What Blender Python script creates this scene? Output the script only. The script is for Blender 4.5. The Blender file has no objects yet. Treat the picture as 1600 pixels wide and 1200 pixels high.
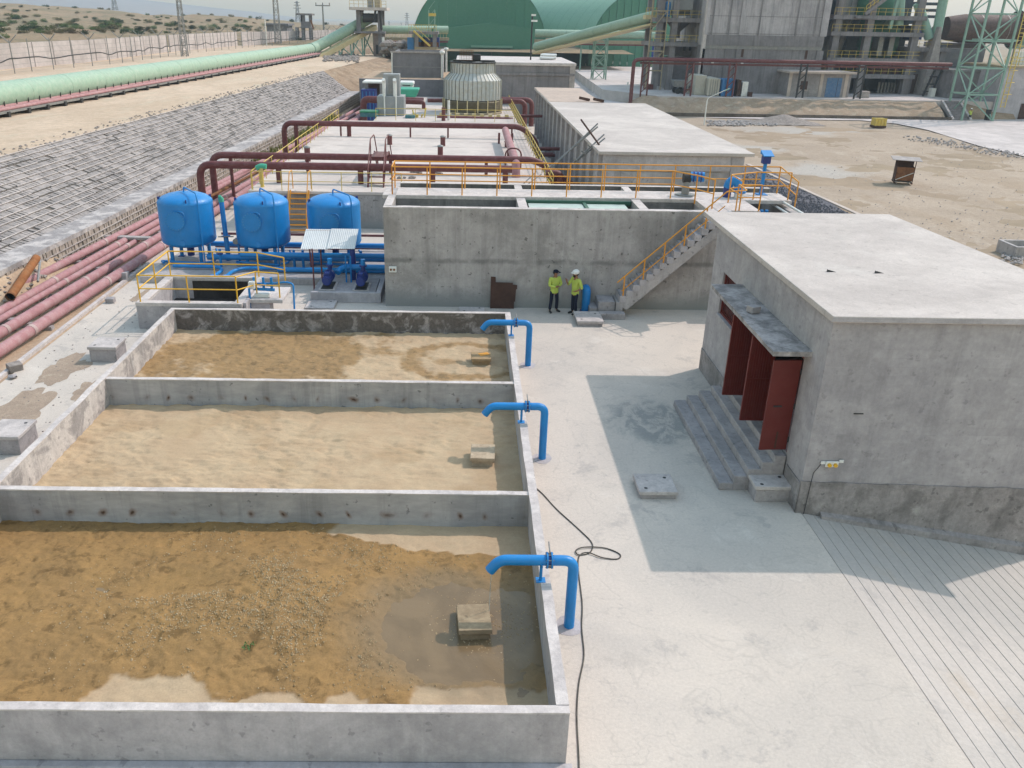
import bpy, bmesh, math, random
from mathutils import Vector, Matrix, Quaternion, noise as mn
S = bpy.context.scene
COL = S.collection
random.seed(7)
R = math.radians

# ---------------------------------------------------------------- camera
CAM_H = 10.7
HAZE = .00032
FPX, CXP, CYP = 1302.3, 738.8, 600.0
PITCH, YAW, ROLL = 0.41298, 0.014314, -0.017818
fwd = Vector((math.sin(YAW)*math.cos(PITCH), math.cos(YAW)*math.cos(PITCH), -math.sin(PITCH)))
rgt = Vector((math.cos(YAW), -math.sin(YAW), 0))
dwn = fwd.cross(rgt)
r2 = math.cos(ROLL)*rgt + math.sin(ROLL)*dwn
d2 = -math.sin(ROLL)*rgt + math.cos(ROLL)*dwn
cam = bpy.data.objects.new('camera', bpy.data.cameras.new('camera'))
COL.objects.link(cam)
cam.matrix_world = Matrix(((r2.x, -d2.x, -fwd.x, 0), (r2.y, -d2.y, -fwd.y, 0), (r2.z, -d2.z, -fwd.z, CAM_H), (0, 0, 0, 1)))
cam.data.sensor_width = 36
cam.data.lens = FPX/1600*36
cam.data.shift_x = (800-CXP)/1600
cam.data.clip_end = 9000
S.camera = cam

# ---------------------------------------------------------------- sky, sun, exposure
SUN = Vector((3.88, 2.29, 4.98)).normalized()
W = bpy.data.worlds.new('World'); S.world = W; W.use_nodes = True
wn = W.node_tree.nodes; wn.clear()
sky = wn.new('ShaderNodeTexSky'); sky.sky_type = 'NISHITA'; sky.sun_disc = False
sky.sun_elevation = math.asin(SUN.z); sky.sun_rotation = math.atan2(SUN.x, SUN.y)
sky.altitude = 300; sky.air_density = 2.6; sky.dust_density = 1.4; sky.ozone_density = 0.3
bg = wn.new('ShaderNodeBackground'); bg.inputs[1].default_value = 0.15
wo = wn.new('ShaderNodeOutputWorld')
W.node_tree.links.new(sky.outputs[0], bg.inputs[0]); W.node_tree.links.new(bg.outputs[0], wo.inputs[0])
sl = bpy.data.lights.new('sun', 'SUN'); sl.energy = 2.0; sl.angle = R(0.6); sl.color = (1, .885, .815)
so = bpy.data.objects.new('sun', sl); COL.objects.link(so)
so.rotation_euler = SUN.to_track_quat('Z', 'Y').to_euler(); so.location = (60, 40, 90)
S.view_settings.view_transform = 'Standard'; S.view_settings.look = 'None'
S.view_settings.gamma = 1; S.view_settings.use_curve_mapping = False; S.view_settings.exposure = 0.58

# ---------------------------------------------------------------- helpers
def ray(px, py):
    return r2*(px-CXP) + d2*(py-CYP) + fwd*FPX
def gz(px, py, z=0.0):
    r = ray(px, py); return r*((z-CAM_H)/r.z) + Vector((0, 0, CAM_H))
def gy(px, py, y):
    r = ray(px, py); return r*(y/r.y) + Vector((0, 0, CAM_H))
def gx(px, py, x):
    r = ray(px, py); return r*(x/r.x) + Vector((0, 0, CAM_H))

def tag(o, label=None, cat=None, group=None, kind=None):
    if label: o['label'] = label
    if cat: o['category'] = cat
    if group: o['group'] = group
    if kind: o['kind'] = kind
    return o
def thing(name, label, cat, loc=(0, 0, 0), group=None):
    o = bpy.data.objects.new(name, None); COL.objects.link(o); o.location = loc
    o.empty_display_size = .2
    return tag(o, label, cat, group)
def origin_of(o):
    v = Vector((0, 0, 0))
    while o is not None:
        v += o.location; o = o.parent
    return v
def link(name, mesh, parent=None, loc=(0, 0, 0), rot=(0, 0, 0), scale=(1, 1, 1)):
    o = bpy.data.objects.new(name, mesh); COL.objects.link(o)
    o.parent = parent; o.location = loc; o.rotation_euler = rot; o.scale = scale
    return o
def dup(root, loc, label=None, rotz=None):
    def cp(o, par):
        c = o.copy(); COL.objects.link(c); c.parent = par
        for ch in kids.get(o, ()): cp(ch, c)
        return c
    kids = {}
    for o in list(COL.objects):
        if o.parent: kids.setdefault(o.parent, []).append(o)
    c = cp(root, None); c.location = loc
    if label: c['label'] = label
    if rotz is not None: c.rotation_euler = (0, 0, rotz)
    return c

class MB:
    def __init__(s): s.v = []; s.f = []; s.sm = []
    def add(s, vs, fs, smooth=False):
        n = len(s.v); s.v += [Vector(p) for p in vs]
        s.f += [tuple(i+n for i in f) for f in fs]; s.sm += [smooth]*len(fs); return s
    def hexa(s, p):
        return s.add(p, [(0, 3, 2, 1), (4, 5, 6, 7), (0, 1, 5, 4), (1, 2, 6, 5), (2, 3, 7, 6), (3, 0, 4, 7)])
    def box(s, x0, x1, y0, y1, z0, z1):
        return s.hexa([(x0, y0, z0), (x1, y0, z0), (x1, y1, z0), (x0, y1, z0), (x0, y0, z1), (x1, y0, z1), (x1, y1, z1), (x0, y1, z1)])
    def cbox(s, c, d, rz=0, rx=0, ry=0):
        m = Matrix.Rotation(rz, 3, 'Z') @ Matrix.Rotation(ry, 3, 'Y') @ Matrix.Rotation(rx, 3, 'X'); c = Vector(c)
        q = [(-1, -1, -1), (1, -1, -1), (1, 1, -1), (-1, 1, -1), (-1, -1, 1), (1, -1, 1), (1, 1, 1), (-1, 1, 1)]
        return s.hexa([c + m @ Vector((a*d[0]/2, b*d[1]/2, e*d[2]/2)) for a, b, e in q])
    def bar(s, a, b, w, h=None, up=(0, 0, 1)):
        a = Vector(a); b = Vector(b); h = h or w
        d = (b-a).normalized(); u = Vector(up)
        if abs(d.dot(u)) > .98: u = Vector((1, 0, 0))
        x = d.cross(u).normalized()*w/2; y = x.cross(d).normalized()*h/2
        return s.hexa([a-x-y, a+x-y, a+x+y, a-x+y, b-x-y, b+x-y, b+x+y, b-x+y])
    def prism(s, poly, z0, z1):
        n = len(poly)
        vs = [(x, y, z0) for x, y in poly] + [(x, y, z1) for x, y in poly]
        a = sum(poly[i][0]*poly[(i+1) % n][1]-poly[(i+1) % n][0]*poly[i][1] for i in range(n))
        fs = [tuple(range(n-1, -1, -1)), tuple(range(n, 2*n))] + [(i, (i+1) % n, (i+1) % n+n, i+n) for i in range(n)]
        if a < 0: fs = [f[::-1] for f in fs]
        return s.add(vs, fs)
    def prismx(s, poly, x0, x1):
        n = len(poly); a = len(s.v)
        vs = [(x0, y, z) for y, z in poly] + [(x1, y, z) for y, z in poly]
        ar = sum(poly[i][0]*poly[(i+1) % n][1]-poly[(i+1) % n][0]*poly[i][1] for i in range(n))
        fs = [tuple(range(n-1, -1, -1)), tuple(range(n, 2*n))] + [(i, (i+1) % n, (i+1) % n+n, i+n) for i in range(n)]
        if ar < 0: fs = [f[::-1] for f in fs]
        return s.add(vs, fs)
    def prismy(s, poly, y0, y1):
        n = len(poly)
        vs = [(x, y0, z) for x, z in poly] + [(x, y1, z) for x, z in poly]
        ar = sum(poly[i][0]*poly[(i+1) % n][1]-poly[(i+1) % n][0]*poly[i][1] for i in range(n))
        fs = [tuple(range(n)), tuple(range(2*n-1, n-1, -1))] + [(i+n, (i+1) % n+n, (i+1) % n, i) for i in range(n)]
        if ar < 0: fs = [f[::-1] for f in fs]
        return s.add(vs, fs)
    def tube(s, pts, r, n=10, bend=0.0, caps=True, k=5):
        P = [Vector(p) for p in pts]
        if bend > 0 and len(P) > 2:
            Q = [P[0]]
            for i in range(1, len(P)-1):
                a, b, c = P[i-1], P[i], P[i+1]
                l = min(bend, (a-b).length*.49, (c-b).length*.49)
                p0 = b + (a-b).normalized()*l; p1 = b + (c-b).normalized()*l
                for j in range(k+1):
                    t = j/k; Q.append(p0*(1-t)**2 + b*2*t*(1-t) + p1*t*t)
            Q.append(P[-1]); P = Q
        rr = r if isinstance(r, (list, tuple)) else [r]*len(P)
        vs = []; d0 = (P[1]-P[0]).normalized()
        x = d0.orthogonal().normalized()
        for i, p in enumerate(P):
            d = ((P[min(i+1, len(P)-1)]-P[i]).normalized() + (P[i]-P[max(i-1, 0)]).normalized())
            d = d.normalized() if d.length > 1e-6 else d0
            x = (x - d*x.dot(d)).normalized(); y = d.cross(x)
            for j in range(n):
                a = 2*math.pi*j/n; vs.append(p + (x*math.cos(a)+y*math.sin(a))*rr[i])
        fs = [(i*n+j, i*n+(j+1) % n, (i+1)*n+(j+1) % n, (i+1)*n+j) for i in range(len(P)-1) for j in range(n)]
        s.add(vs, fs, True)
        if caps:
            s.add(vs[:n], [tuple(range(n-1, -1, -1))]); s.add(vs[-n:], [tuple(range(n))])
        return s
    def cyl(s, a, b, r, n=12, r1=None):
        return s.tube([a, b], [r, r if r1 is None else r1], n)
    def lathe(s, c, prof, n=24, smooth=True):
        c = Vector(c); vs = []
        for r, z in prof:
            for j in range(n):
                a = 2*math.pi*j/n; vs.append(c + Vector((r*math.cos(a), r*math.sin(a), z)))
        m = len(prof)
        s.add(vs, [(i*n+j, i*n+(j+1) % n, (i+1)*n+(j+1) % n, (i+1)*n+j) for i in range(m-1) for j in range(n)], smooth)
        return s
    def rock(s, c, d, seed=0, flat=.7):
        rnd = random.Random(seed); c = Vector(c)
        vs = []
        for i, (t, k) in enumerate(((-1, 1), (-.35, 6), (.4, 5), (1, 1))):
            for j in range(k):
                a = 2*math.pi*(j+rnd.random()*.5)/k; q = math.sqrt(max(0, 1-t*t))*(0.75+.5*rnd.random())
                vs.append(c + Vector((q*math.cos(a)*d/2, q*math.sin(a)*d/2, t*d/2*flat*(.8+.4*rnd.random()))))
        fs = [(0, 1+(j+1) % 6, 1+j) for j in range(6)]
        fs += [(1+j, 1+(j+1) % 6, 7+min(j, 4)) for j in range(6)] + [(1+(j+1) % 6, 7+(j+1) % 5, 7+j) for j in range(5)]
        fs += [(7+j, 7+(j+1) % 5, 12) for j in range(5)]
        return s.add(vs, fs)
    def mesh(s, name, mat=None, bev=0, off=Vector((0, 0, 0)), seg=1):
        me = bpy.data.meshes.new(name)
        me.from_pydata([tuple(v-off) for v in s.v], [], s.f)
        me.polygons.foreach_set('use_smooth', s.sm)
        if bev:
            b = bmesh.new(); b.from_mesh(me)
            bmesh.ops.remove_doubles(b, verts=b.verts, dist=1e-5)
            es = [e for e in b.edges if len(e.link_faces) == 2 and e.calc_face_angle(0) > .5]
            bmesh.ops.bevel(b, geom=es, offset=bev, segments=seg, affect='EDGES', clamp_overlap=True)
            b.to_mesh(me); b.free()
        if mat: me.materials.append(mat)
        me.update(); return me
    def build(s, name, mat, parent=None, bev=0, seg=1, at=None):
        if parent is not None: off = origin_of(parent)
        elif at is not None: off = Vector(at)
        else:
            n = max(1, len(s.v)); off = Vector((sum(v.x for v in s.v)/n, sum(v.y for v in s.v)/n, min(v.z for v in s.v)))
        o = link(name, s.mesh(name, mat, bev, off, seg), parent)
        if parent is None: o.location = off
        return o

def rough_box(x0, x1, y0, y1, z0, z1, step=.35, amp=.008, seed=0):
    """a cast concrete wall: a box cut along its length, its edges a little uneven"""
    mb = MB(); lx = x1-x0 > y1-y0; L = (x1-x0) if lx else (y1-y0); n = max(1, int(L/step)); ring = []
    for i in range(n+1):
        t = i/n
        def w(k, e=1): return amp*e*mn.noise(Vector((t*L*1.3+seed*7.1, k*5.3, seed)))*2
        if lx:
            x = x0+t*L
            ring.append([(x, y0, z0), (x, y1, z0), (x, y1+w(1), z1+w(2)), (x, y0+w(3), z1+w(4))])
        else:
            y = y0+t*L
            ring.append([(x1, y, z0), (x0, y, z0), (x0+w(1), y, z1+w(2)), (x1+w(3), y, z1+w(4))])
    vs = [p for r in ring for p in r]
    fs = [(i*4+j, i*4+(j+1) % 4, i*4+4+(j+1) % 4, i*4+4+j) for i in range(n) for j in range(4)]
    fs += [(0, 1, 2, 3)[::-1], tuple(n*4+k for k in range(4))]
    fs = [f[::-1] for f in fs]
    mb.add(vs, fs); return mb

# ---------------------------------------------------------------- materials
class NT:
    def __init__(s, name):
        s.m = bpy.data.materials.new(name); s.m.use_nodes = True; s.t = s.m.node_tree; s.n = s.t.nodes
        s.b = s.n['Principled BSDF']; s.pos = s.n.new('ShaderNodeNewGeometry').outputs['Position']
    def l(s, a, b): s.t.links.new(a, b)
    def noise(s, scale, detail=4, rough=.6, vec=None, sc=None, dist=0):
        v = vec or s.pos
        if sc:
            m = s.n.new('ShaderNodeMapping'); m.inputs['Scale'].default_value = sc; s.l(v, m.inputs[0]); v = m.outputs[0]
        x = s.n.new('ShaderNodeTexNoise'); x.inputs['Scale'].default_value = scale; x.inputs['Detail'].default_value = detail
        x.inputs['Roughness'].default_value = rough; x.inputs['Distortion'].default_value = dist; s.l(v, x.inputs['Vector'])
        return x.outputs['Fac']
    def ramp(s, f, a, b, lo=0., hi=1.):
        x = s.n.new('ShaderNodeMapRange'); x.interpolation_type = 'SMOOTHSTEP'
        for i, v in enumerate((a, b, lo, hi)): x.inputs[i+1].default_value = v
        s.l(f, x.inputs[0]); return x.outputs[0]
    def mix(s, f, a, b, mode='MIX'):
        x = s.n.new('ShaderNodeMix'); x.data_type = 'RGBA'; x.blend_type = mode
        for i, v in ((0, f), (6, a), (7, b)):
            if isinstance(v, (int, float)): x.inputs[i].default_value = v
            elif isinstance(v, tuple): x.inputs[i].default_value = (*v, 1)
            else: s.l(v, x.inputs[i])
        return x.outputs[2]
    def math(s, op, a, b=0.):
        x = s.n.new('ShaderNodeMath'); x.operation = op
        for i, v in ((0, a), (1, b)):
            if isinstance(v, (int, float)): x.inputs[i].default_value = v
            else: s.l(v, x.inputs[i])
        return x.outputs[0]
    def val(s, c, f, lo, hi):
        """multiply colour c by lo..hi following factor f"""
        g = s.ramp(f, .25, .75, lo, hi)
        cx = s.n.new('ShaderNodeCombineXYZ')
        for i in range(3): s.l(g, cx.inputs[i])
        return s.mix(1.0, c, cx.outputs[0], 'MULTIPLY')
    def attr(s, name):
        a = s.n.new('ShaderNodeAttribute'); a.attribute_name = name; return a.outputs['Fac']
    def bump(s, h, d, strength=1.0):
        x = s.n.new('ShaderNodeBump'); x.inputs['Distance'].default_value = d; x.inputs['Strength'].default_value = strength
        s.l(h, x.inputs['Height']); s.l(x.outputs[0], s.b.inputs['Normal'])
    def fin(s, c, rough=.8, metal=0., spec=.3):
        if isinstance(c, tuple): s.b.inputs['Base Color'].default_value = (*c, 1)
        else: s.l(c, s.b.inputs['Base Color'])
        if isinstance(rough, float): s.b.inputs['Roughness'].default_value = rough
        else: s.l(rough, s.b.inputs['Roughness'])
        s.b.inputs['Metallic'].default_value = metal; s.b.inputs['Specular IOR Level'].default_value = spec
        return s.m

def _t(c): return (c[0]*1.035, c[1]*.968, c[2]*.995)
def concrete(name, c1, c2, scale=.45, streak=0., spots=0., white=0., bump=.012, fine=14, lo=.86, hi=1.1, edge=(.4, .6), rust=0., damp=None, courses=0.):
    t = NT(name); c1 = _t(c1); c2 = _t(c2)
    c = t.mix(t.ramp(t.noise(scale, 7, .66, dist=.6), *edge), c1, c2)
    c = t.val(c, t.noise(scale*5.3, 6, .7), lo, hi)
    f = t.noise(fine, 5, .75)
    c = t.val(c, f, .92, 1.07)
    c = t.mix(t.math('MULTIPLY', t.ramp(t.noise(38, 3, .6), .6, .7), .22), c, tuple(v*.5 for v in c2))
    if white:
        c = t.mix(t.math('MULTIPLY', t.ramp(t.noise(scale*1.7, 8, .7, sc=(1, 1.2, 1)), .56, .72), white), c, (.62, .6, .56))
    if streak:
        q = t.ramp(t.noise(1.0, 5, .7, sc=(2.6, 2.6, .18)), .45, .72)
        c = t.mix(t.math('MULTIPLY', q, streak), c, tuple(v*.45 for v in c2))
        q = t.ramp(t.noise(1.0, 4, .6, sc=(5, 5, .12)), .55, .7)
        c = t.mix(t.math('MULTIPLY', q, streak*.6), c, tuple(min(.6, v*1.5) for v in c1))
    if spots:
        q = t.ramp(t.noise(5.5, 3, .5), .64, .7)
        c = t.mix(t.math('MULTIPLY', q, spots), c, tuple(v*.4 for v in c2))
    if rust:
        q = t.ramp(t.noise(1.8, 3, .5), .64, .76)
        c = t.mix(t.math('MULTIPLY', q, rust), c, (.16, .07, .03))
    if damp:
        z0, z1, col = damp
        sep = t.n.new('ShaderNodeSeparateXYZ'); t.l(t.pos, sep.inputs[0])
        zz = t.math('ADD', sep.outputs[2], t.math('MULTIPLY', t.math('SUBTRACT', t.noise(1.6, 5, .7), .5), .5))
        c = t.mix(t.ramp(zz, z0, z1, 1, 0), c, col)
        # the cold joint between two pours
        zj = t.math('ABSOLUTE', t.math('SUBTRACT', t.math('ADD', sep.outputs[2], t.math('MULTIPLY', t.noise(.9, 4, .7), .3)), 2.05))
        c = t.mix(t.math('MULTIPLY', t.ramp(zj, .02, .16, 1, 0), t.ramp(t.noise(1.1, 4, .6), .38, .62, .1, .6)), c, (.12, .12, .115))
    if courses:
        # block courses ghosting through the thin plaster
        cm = t.n.new('ShaderNodeCombineXYZ'); sp = t.n.new('ShaderNodeSeparateXYZ'); t.l(t.pos, sp.inputs[0])
        t.l(t.math('ADD', sp.outputs[0], sp.outputs[1]), cm.inputs[0]); t.l(sp.outputs[2], cm.inputs[1])
        bk = t.n.new('ShaderNodeTexBrick'); t.l(cm.outputs[0], bk.inputs[0]); bk.inputs['Scale'].default_value = 1.; bk.inputs['Brick Width'].default_value = .42; bk.inputs['Row Height'].default_value = .21; bk.inputs['Mortar Size'].default_value = .008
        bk.inputs['Color1'].default_value = (.35, .35, .35, 1); bk.inputs['Color2'].default_value = (.62, .62, .62, 1); bk.inputs['Mortar'].default_value = (.42, .42, .42, 1); bk.inputs['Mortar Smooth'].default_value = .6
        g = t.n.new('ShaderNodeRGBToBW'); t.l(bk.outputs[0], g.inputs[0])
        c = t.val(c, t.math('ADD', .5, t.math('MULTIPLY', t.math('SUBTRACT', g.outputs[0], .5), t.ramp(t.noise(.6, 3, .5), .4, .6, .3, 1.))), 1-courses, 1+courses)
    t.bump(f, bump)
    return t.fin(c, .88, 0, .25)

def paint(name, col, rough=.42, dust=0., dcol=(.45, .4, .34), var=.08, chip=0., metal=0., spec=.45):
    t = NT(name)
    c = t.val(col, t.noise(2.2, 5, .65), 1-var, 1+var)
    if dust: c = t.mix(t.math('MULTIPLY', t.ramp(t.noise(3.1, 6, .72), .38, .7), dust), c, dcol)
    if chip: c = t.mix(t.math('MULTIPLY', t.ramp(t.noise(9, 5, .7), .62, .68), chip), c, (.13, .06, .03))
    t.bump(t.noise(30, 3, .6), .002)
    return t.fin(c, t.ramp(t.noise(4, 5, .7), .3, .7, max(.05, rough-.06), min(1., rough+.16)), metal, spec)

def earth(name, c1, c2, c3=None, scale=.25, bump=.03, sc=None):
    t = NT(name); c1 = _t(c1); c2 = _t(c2)
    c = t.mix(t.ramp(t.noise(scale, 8, .68, sc=sc, dist=.8), .38, .62), c1, c2)
    if c3: c = t.mix(t.ramp(t.noise(scale*2.7, 7, .7, sc=sc), .52, .7), c, c3)
    c = t.val(c, t.noise(scale*14, 6, .75), .82, 1.14)
    t.bump(t.noise(7, 6, .75), bump)
    return t.fin(c, .95, 0, .12)

M = {}
M['pave'] = None
M['wall'] = concrete('cast_concrete', (.42, .415, .4), (.33, .33, .32), .35, streak=.35, spots=.5)
M['walldamp'] = concrete('stained_concrete', (.41, .405, .385), (.3, .298, .28), .42, streak=.32, spots=.8, white=.35, damp=(.05, .8, (.27, .27, .26)))
M['basin'] = concrete('basin_concrete', (.455, .45, .45), (.36, .36, .362), .5, streak=.22, spots=.4)
M['basinlight'] = concrete('weathered_pale_concrete', (.5, .49, .46), (.3, .295, .285), 1.1, streak=.35, spots=.4, edge=(.42, .56))
M['patchy'] = concrete('patched_dark_render', (.125, .117, .106), (.32, .315, .305), 1.7, edge=(.47, .6), lo=.72, hi=1.3, streak=.45, spots=.4)
M['cap'] = concrete('pale_concrete_top', (.56, .545, .51), (.47, .455, .43), 1.2, spots=.25)
M['roof'] = concrete('pale_roof_screed', (.53, .51, .465), (.44, .42, .385), .25, spots=.25, lo=.9, hi=1.07, white=.3, edge=(.36, .6))
M['plaster'] = concrete('grey_cement_plaster', (.385, .385, .385), (.325, .325, .33), .5, streak=.24, spots=.3, fine=9, courses=.09)
M['plinth'] = concrete('dark_cement_plinth', (.3, .293, .283), (.2, .197, .19), 1.1, spots=.5, white=.35, streak=.3, lo=.8, hi=1.15)
M['step'] = concrete('step_concrete', (.36, .355, .35), (.29, .29, .288), 1.2, spots=.4)
M['block'] = concrete('precast_cover_concrete', (.5, .485, .455), (.4, .39, .37), 1.4, spots=.3)
M['oldcon'] = concrete('weathered_canopy_concrete', (.42, .415, .4), (.2, .2, .195), 1.6, edge=(.36, .64), lo=.75, hi=1.15)
M['farcon'] = concrete('tower_concrete', (.25, .25, .25), (.195, .195, .2), .12, streak=.5, spots=.2, fine=3)
M['farblock'] = concrete('grey_block_render', (.2, .205, .215), (.165, .17, .18), .3, streak=.2)
M['sunblock'] = concrete('pale_block_render', (.4, .385, .36), (.3, .29, .275), .6, streak=.3)
M['stone'] = concrete('pitching_stone', (.33, .32, .3), (.225, .222, .212), .9, spots=.3, fine=8, lo=.86, hi=1.12)
M['mortar'] = concrete('pale_mortar', (.47, .45, .42), (.36, .345, .325), .7)
M['joint'] = earth('joint_soil', (.2, .19, .175), (.15, .145, .13))
M['dirt'] = earth('sandy_soil', (.45, .355, .245), (.38, .3, .21), (.5, .42, .31), .4)
M['terrace'] = earth('compacted_sandy_track', (.56, .47, .35), (.48, .395, .285), (.5, .43, .33), .16, sc=(1, .35, 1))
M['yard'] = earth('brown_yard_dirt', (.4, .318, .235), (.345, .27, .2), (.44, .36, .28), .07)
M['bank'] = earth('earth_bank', (.37, .29, .2), (.26, .2, .135), (.42, .34, .25), .35, bump=.12)
M['hill'] = earth('dry_hill_ground', (.31, .245, .16), (.22, .195, .125), (.33, .22, .15), .05, bump=.2)
M['farland'] = earth('distant_plain', (.34, .28, .2), (.27, .23, .16), None, .01)
M['mount'] = earth('distant_mountain', (.3, .25, .22), (.25, .22, .2), None, .002)
M['road'] = concrete('pale_road_concrete', (.54, .52, .49), (.45, .435, .41), .12, white=.3)
M['chip'] = earth('grey_stone_chippings', (.16, .165, .18), (.1, .105, .115), (.2, .2, .21), 2.5, bump=.08)
M['blue'] = paint('blue_enamel', (.006, .2, .53), .38, dust=.09, dcol=(.1, .25, .45))
M['bluedark'] = paint('navy_enamel', (.012, .035, .2), .4, dust=.15, dcol=(.1, .1, .16))
M['yellow'] = paint('yellow_paint', (.72, .4, .02), .5, dust=.2, dcol=(.5, .36, .15))
M['paleyellow'] = paint('faded_yellow_paint', (.58, .42, .07), .5, dust=.3)
M['orange'] = paint('orange_paint', (.68, .285, .025), .5, dust=.2, dcol=(.5, .28, .1))
M['maroon'] = paint('maroon_primer', (.115, .024, .026), .5, dust=.28, dcol=(.26, .14, .13))
M['pink'] = paint('dusty_red_primer', (.35, .17, .18), .8, dust=.8, dcol=(.43, .28, .28), var=.1)
M['collar'] = paint('primed_weld_band', (.41, .28, .275), .7, dust=.5)
M['rustpipe'] = paint('orange_rusty_pipe', (.25, .1, .04), .85, dust=.5, dcol=(.33, .17, .08), var=.25, spec=.2)
M['wallpanel'] = concrete('pale_precast_panel', (.5, .48, .46), (.42, .4, .38), .2)
M['door'] = paint('red_oxide_door_paint', (.13, .016, .012), .5, dust=.1, dcol=(.16, .05, .045))
M['rust'] = paint('rusty_steel', (.17, .075, .035), .85, dust=.5, dcol=(.27, .13, .06), var=.3, spec=.2)
M['rustdark'] = paint('dark_rusty_sheet', (.075, .042, .034), .8, dust=.3, dcol=(.12, .07, .05), var=.25, spec=.2)
M['mint'] = paint('pale_green_sheeting', (.27, .395, .3), .55, dust=.4, dcol=(.42, .46, .39), var=.1)
M['green'] = paint('green_cladding', (.055, .19, .12), .55, dust=.15, dcol=(.13, .25, .18), var=.06)
M['greenroof'] = paint('light_green_roofing', (.16, .31, .22), .55, dust=.3, dcol=(.22, .36, .28), var=.1)
M['teal'] = paint('teal_tarpaulin', (.06, .36, .24), .6)
M['white'] = paint('white_paint', (.72, .72, .7), .45, dust=.2)
M['tower'] = paint('grey_cladding_panels', (.46, .475, .47), .5, dust=.6, dcol=(.44, .37, .26))
M['beige'] = paint('beige_louvre', (.3, .24, .15), .65, dust=.3)
M['cream'] = paint('cream_cladding', (.55, .45, .25), .6, dust=.2)
M['galv'] = paint('galvanised_sheet', (.56, .58, .58), .38, var=.06, metal=.25)
M['steel'] = paint('grey_steel', (.22, .225, .23), .5, metal=.3, dust=.3)
M['grey'] = paint('grey_painted_steel', (.27, .285, .3), .5, dust=.2)
M['dark'] = paint('dark_metal', (.03, .03, .032), .6)
M['black'] = paint('black_rubber', (.018, .018, .018), .55)
M['cable'] = paint('dusty_black_cable', (.05, .047, .042), .7, dust=.4, dcol=(.2, .18, .15))
M['celadon'] = paint('pale_green_steel', (.22, .36, .3), .5, dust=.3, dcol=(.3, .38, .33))
M['kiln'] = paint('scorched_brown_steel', (.09, .055, .05), .7, dust=.4, dcol=(.17, .12, .1), var=.25)
M['contblue'] = paint('blue_container_paint', (.02, .17, .42), .5, dust=.1)
M['skin'] = paint('skin', (.27, .13, .075), .6, var=.05)
M['hivis'] = paint('lime_work_shirt', (.44, .53, .11), .85, var=.08, spec=.1)
M['navy'] = paint('navy_trousers', (.018, .022, .04), .9, spec=.1)
M['hair'] = paint('black_hair', (.012, .01, .009), .8)
M['tape'] = paint('silver_tape', (.5, .52, .5), .4)
M['rock'] = concrete('field_stone', (.3, .28, .25), (.22, .205, .185), 2.0)
M['bark'] = paint('bark', (.12, .09, .06), .9)
# ---------------------------------------------------------------- ground materials
def make_pave():
    t = NT('pale_concrete_paving')
    c = t.mix(t.ramp(t.noise(.22, 7, .64, dist=.7), .36, .64), (.565, .5, .44), (.49, .44, .395))
    c = t.mix(t.math('MULTIPLY', t.ramp(t.noise(.5, 8, .7, dist=.5), .55, .72), .7), c, (.625, .57, .515))
    c = t.mix(t.math('MULTIPLY', t.ramp(t.noise(.75, 9, .74, dist=.3), .55, .64), .7), c, (.385, .35, .325))
    n = t.noise(.9, 3, .5, dist=1.2)
    c = t.mix(t.math('MULTIPLY', t.ramp(t.math('ABSOLUTE', t.math('SUBTRACT', n, .52)), 0, .02, 1, 0), .25), c, (.35, .32, .29))
    q = t.math('MULTIPLY', t.ramp(t.noise(6, 6, .75, sc=(1, .6, 1)), .62, .7), t.ramp(t.noise(.7, 3, .5), .48, .62))
    c = t.mix(t.math('MULTIPLY', q, .8), c, (.27, .26, .24))
    # the cement-slurry stain left beside the pump house steps
    sep = t.n.new('ShaderNodeVectorMath'); sep.operation = 'DISTANCE'; t.l(t.pos, sep.inputs[0]); sep.inputs[1].default_value = (5.7, 21.9, 0)
    k = t.ramp(t.math('ADD', sep.outputs['Value'], t.math('MULTIPLY', t.noise(1.2, 6, .7), 1.6)), 1.7, 2.6, 1, 0)
    k = t.math('MULTIPLY', k, t.ramp(t.noise(2.2, 8, .76, sc=(1, .6, 1), dist=.8), .42, .56, .3, 1))
    c = t.mix(t.math('MULTIPLY', k, .8), c, (.24, .245, .24))
    c = t.val(c, t.noise(16, 6, .78), .9, 1.09)
    c = t.mix(t.math('MULTIPLY', t.ramp(t.noise(28, 4, .7), .6, .72), .35), c, (.3, .28, .255))
    t.bump(t.noise(11, 6, .75), .008)
    return t.fin(c, .9, 0, .2)
M['pave'] = make_pave()

def make_sand():
    t = NT('bed_sand'); w = t.attr('wet'); g = t.attr('grime')
    dry = t.mix(t.ramp(t.noise(.9, 7, .65, dist=.5), .36, .64), (.47, .355, .232), (.425, .31, .2))
    dry = t.val(dry, t.noise(22, 5, .75), .92, 1.07)
    wet = t.mix(t.ramp(t.noise(.8, 7, .7, dist=.7), .36, .64), (.31, .186, .074), (.255, .156, .066))
    wet = t.mix(t.ramp(t.noise(2.6, 7, .72, dist=.4), .52, .64, 0, .7), wet, (.125, .075, .03))
    wet = t.val(wet, t.noise(26, 5, .75), .86, 1.12)
    c = t.mix(w, dry, wet); c = t.mix(g, c, (.19, .15, .1))
    t.bump(t.noise(24, 5, .8), .012)
    r = t.ramp(w, 0, 1, .95, .72)
    return t.fin(c, r, 0, .14)
M['sand'] = make_sand()

def make_water(name, col, rough, bsc, bd):
    t = NT(name); c = t.mix(t.ramp(t.noise(.9, 5, .6, dist=.8), .4, .62), col, tuple(v*.8 for v in col))
    t.bump(t.noise(bsc, 3, .5), bd)
    return t.fin(c, rough, 0, .3)
M['mudwater'] = make_water('muddy_water', (.21, .145, .08), .22, 9, .004)
M['tankwater'] = make_water('green_tank_water', (.03, .06, .045), .06, 5, .004)

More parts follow.
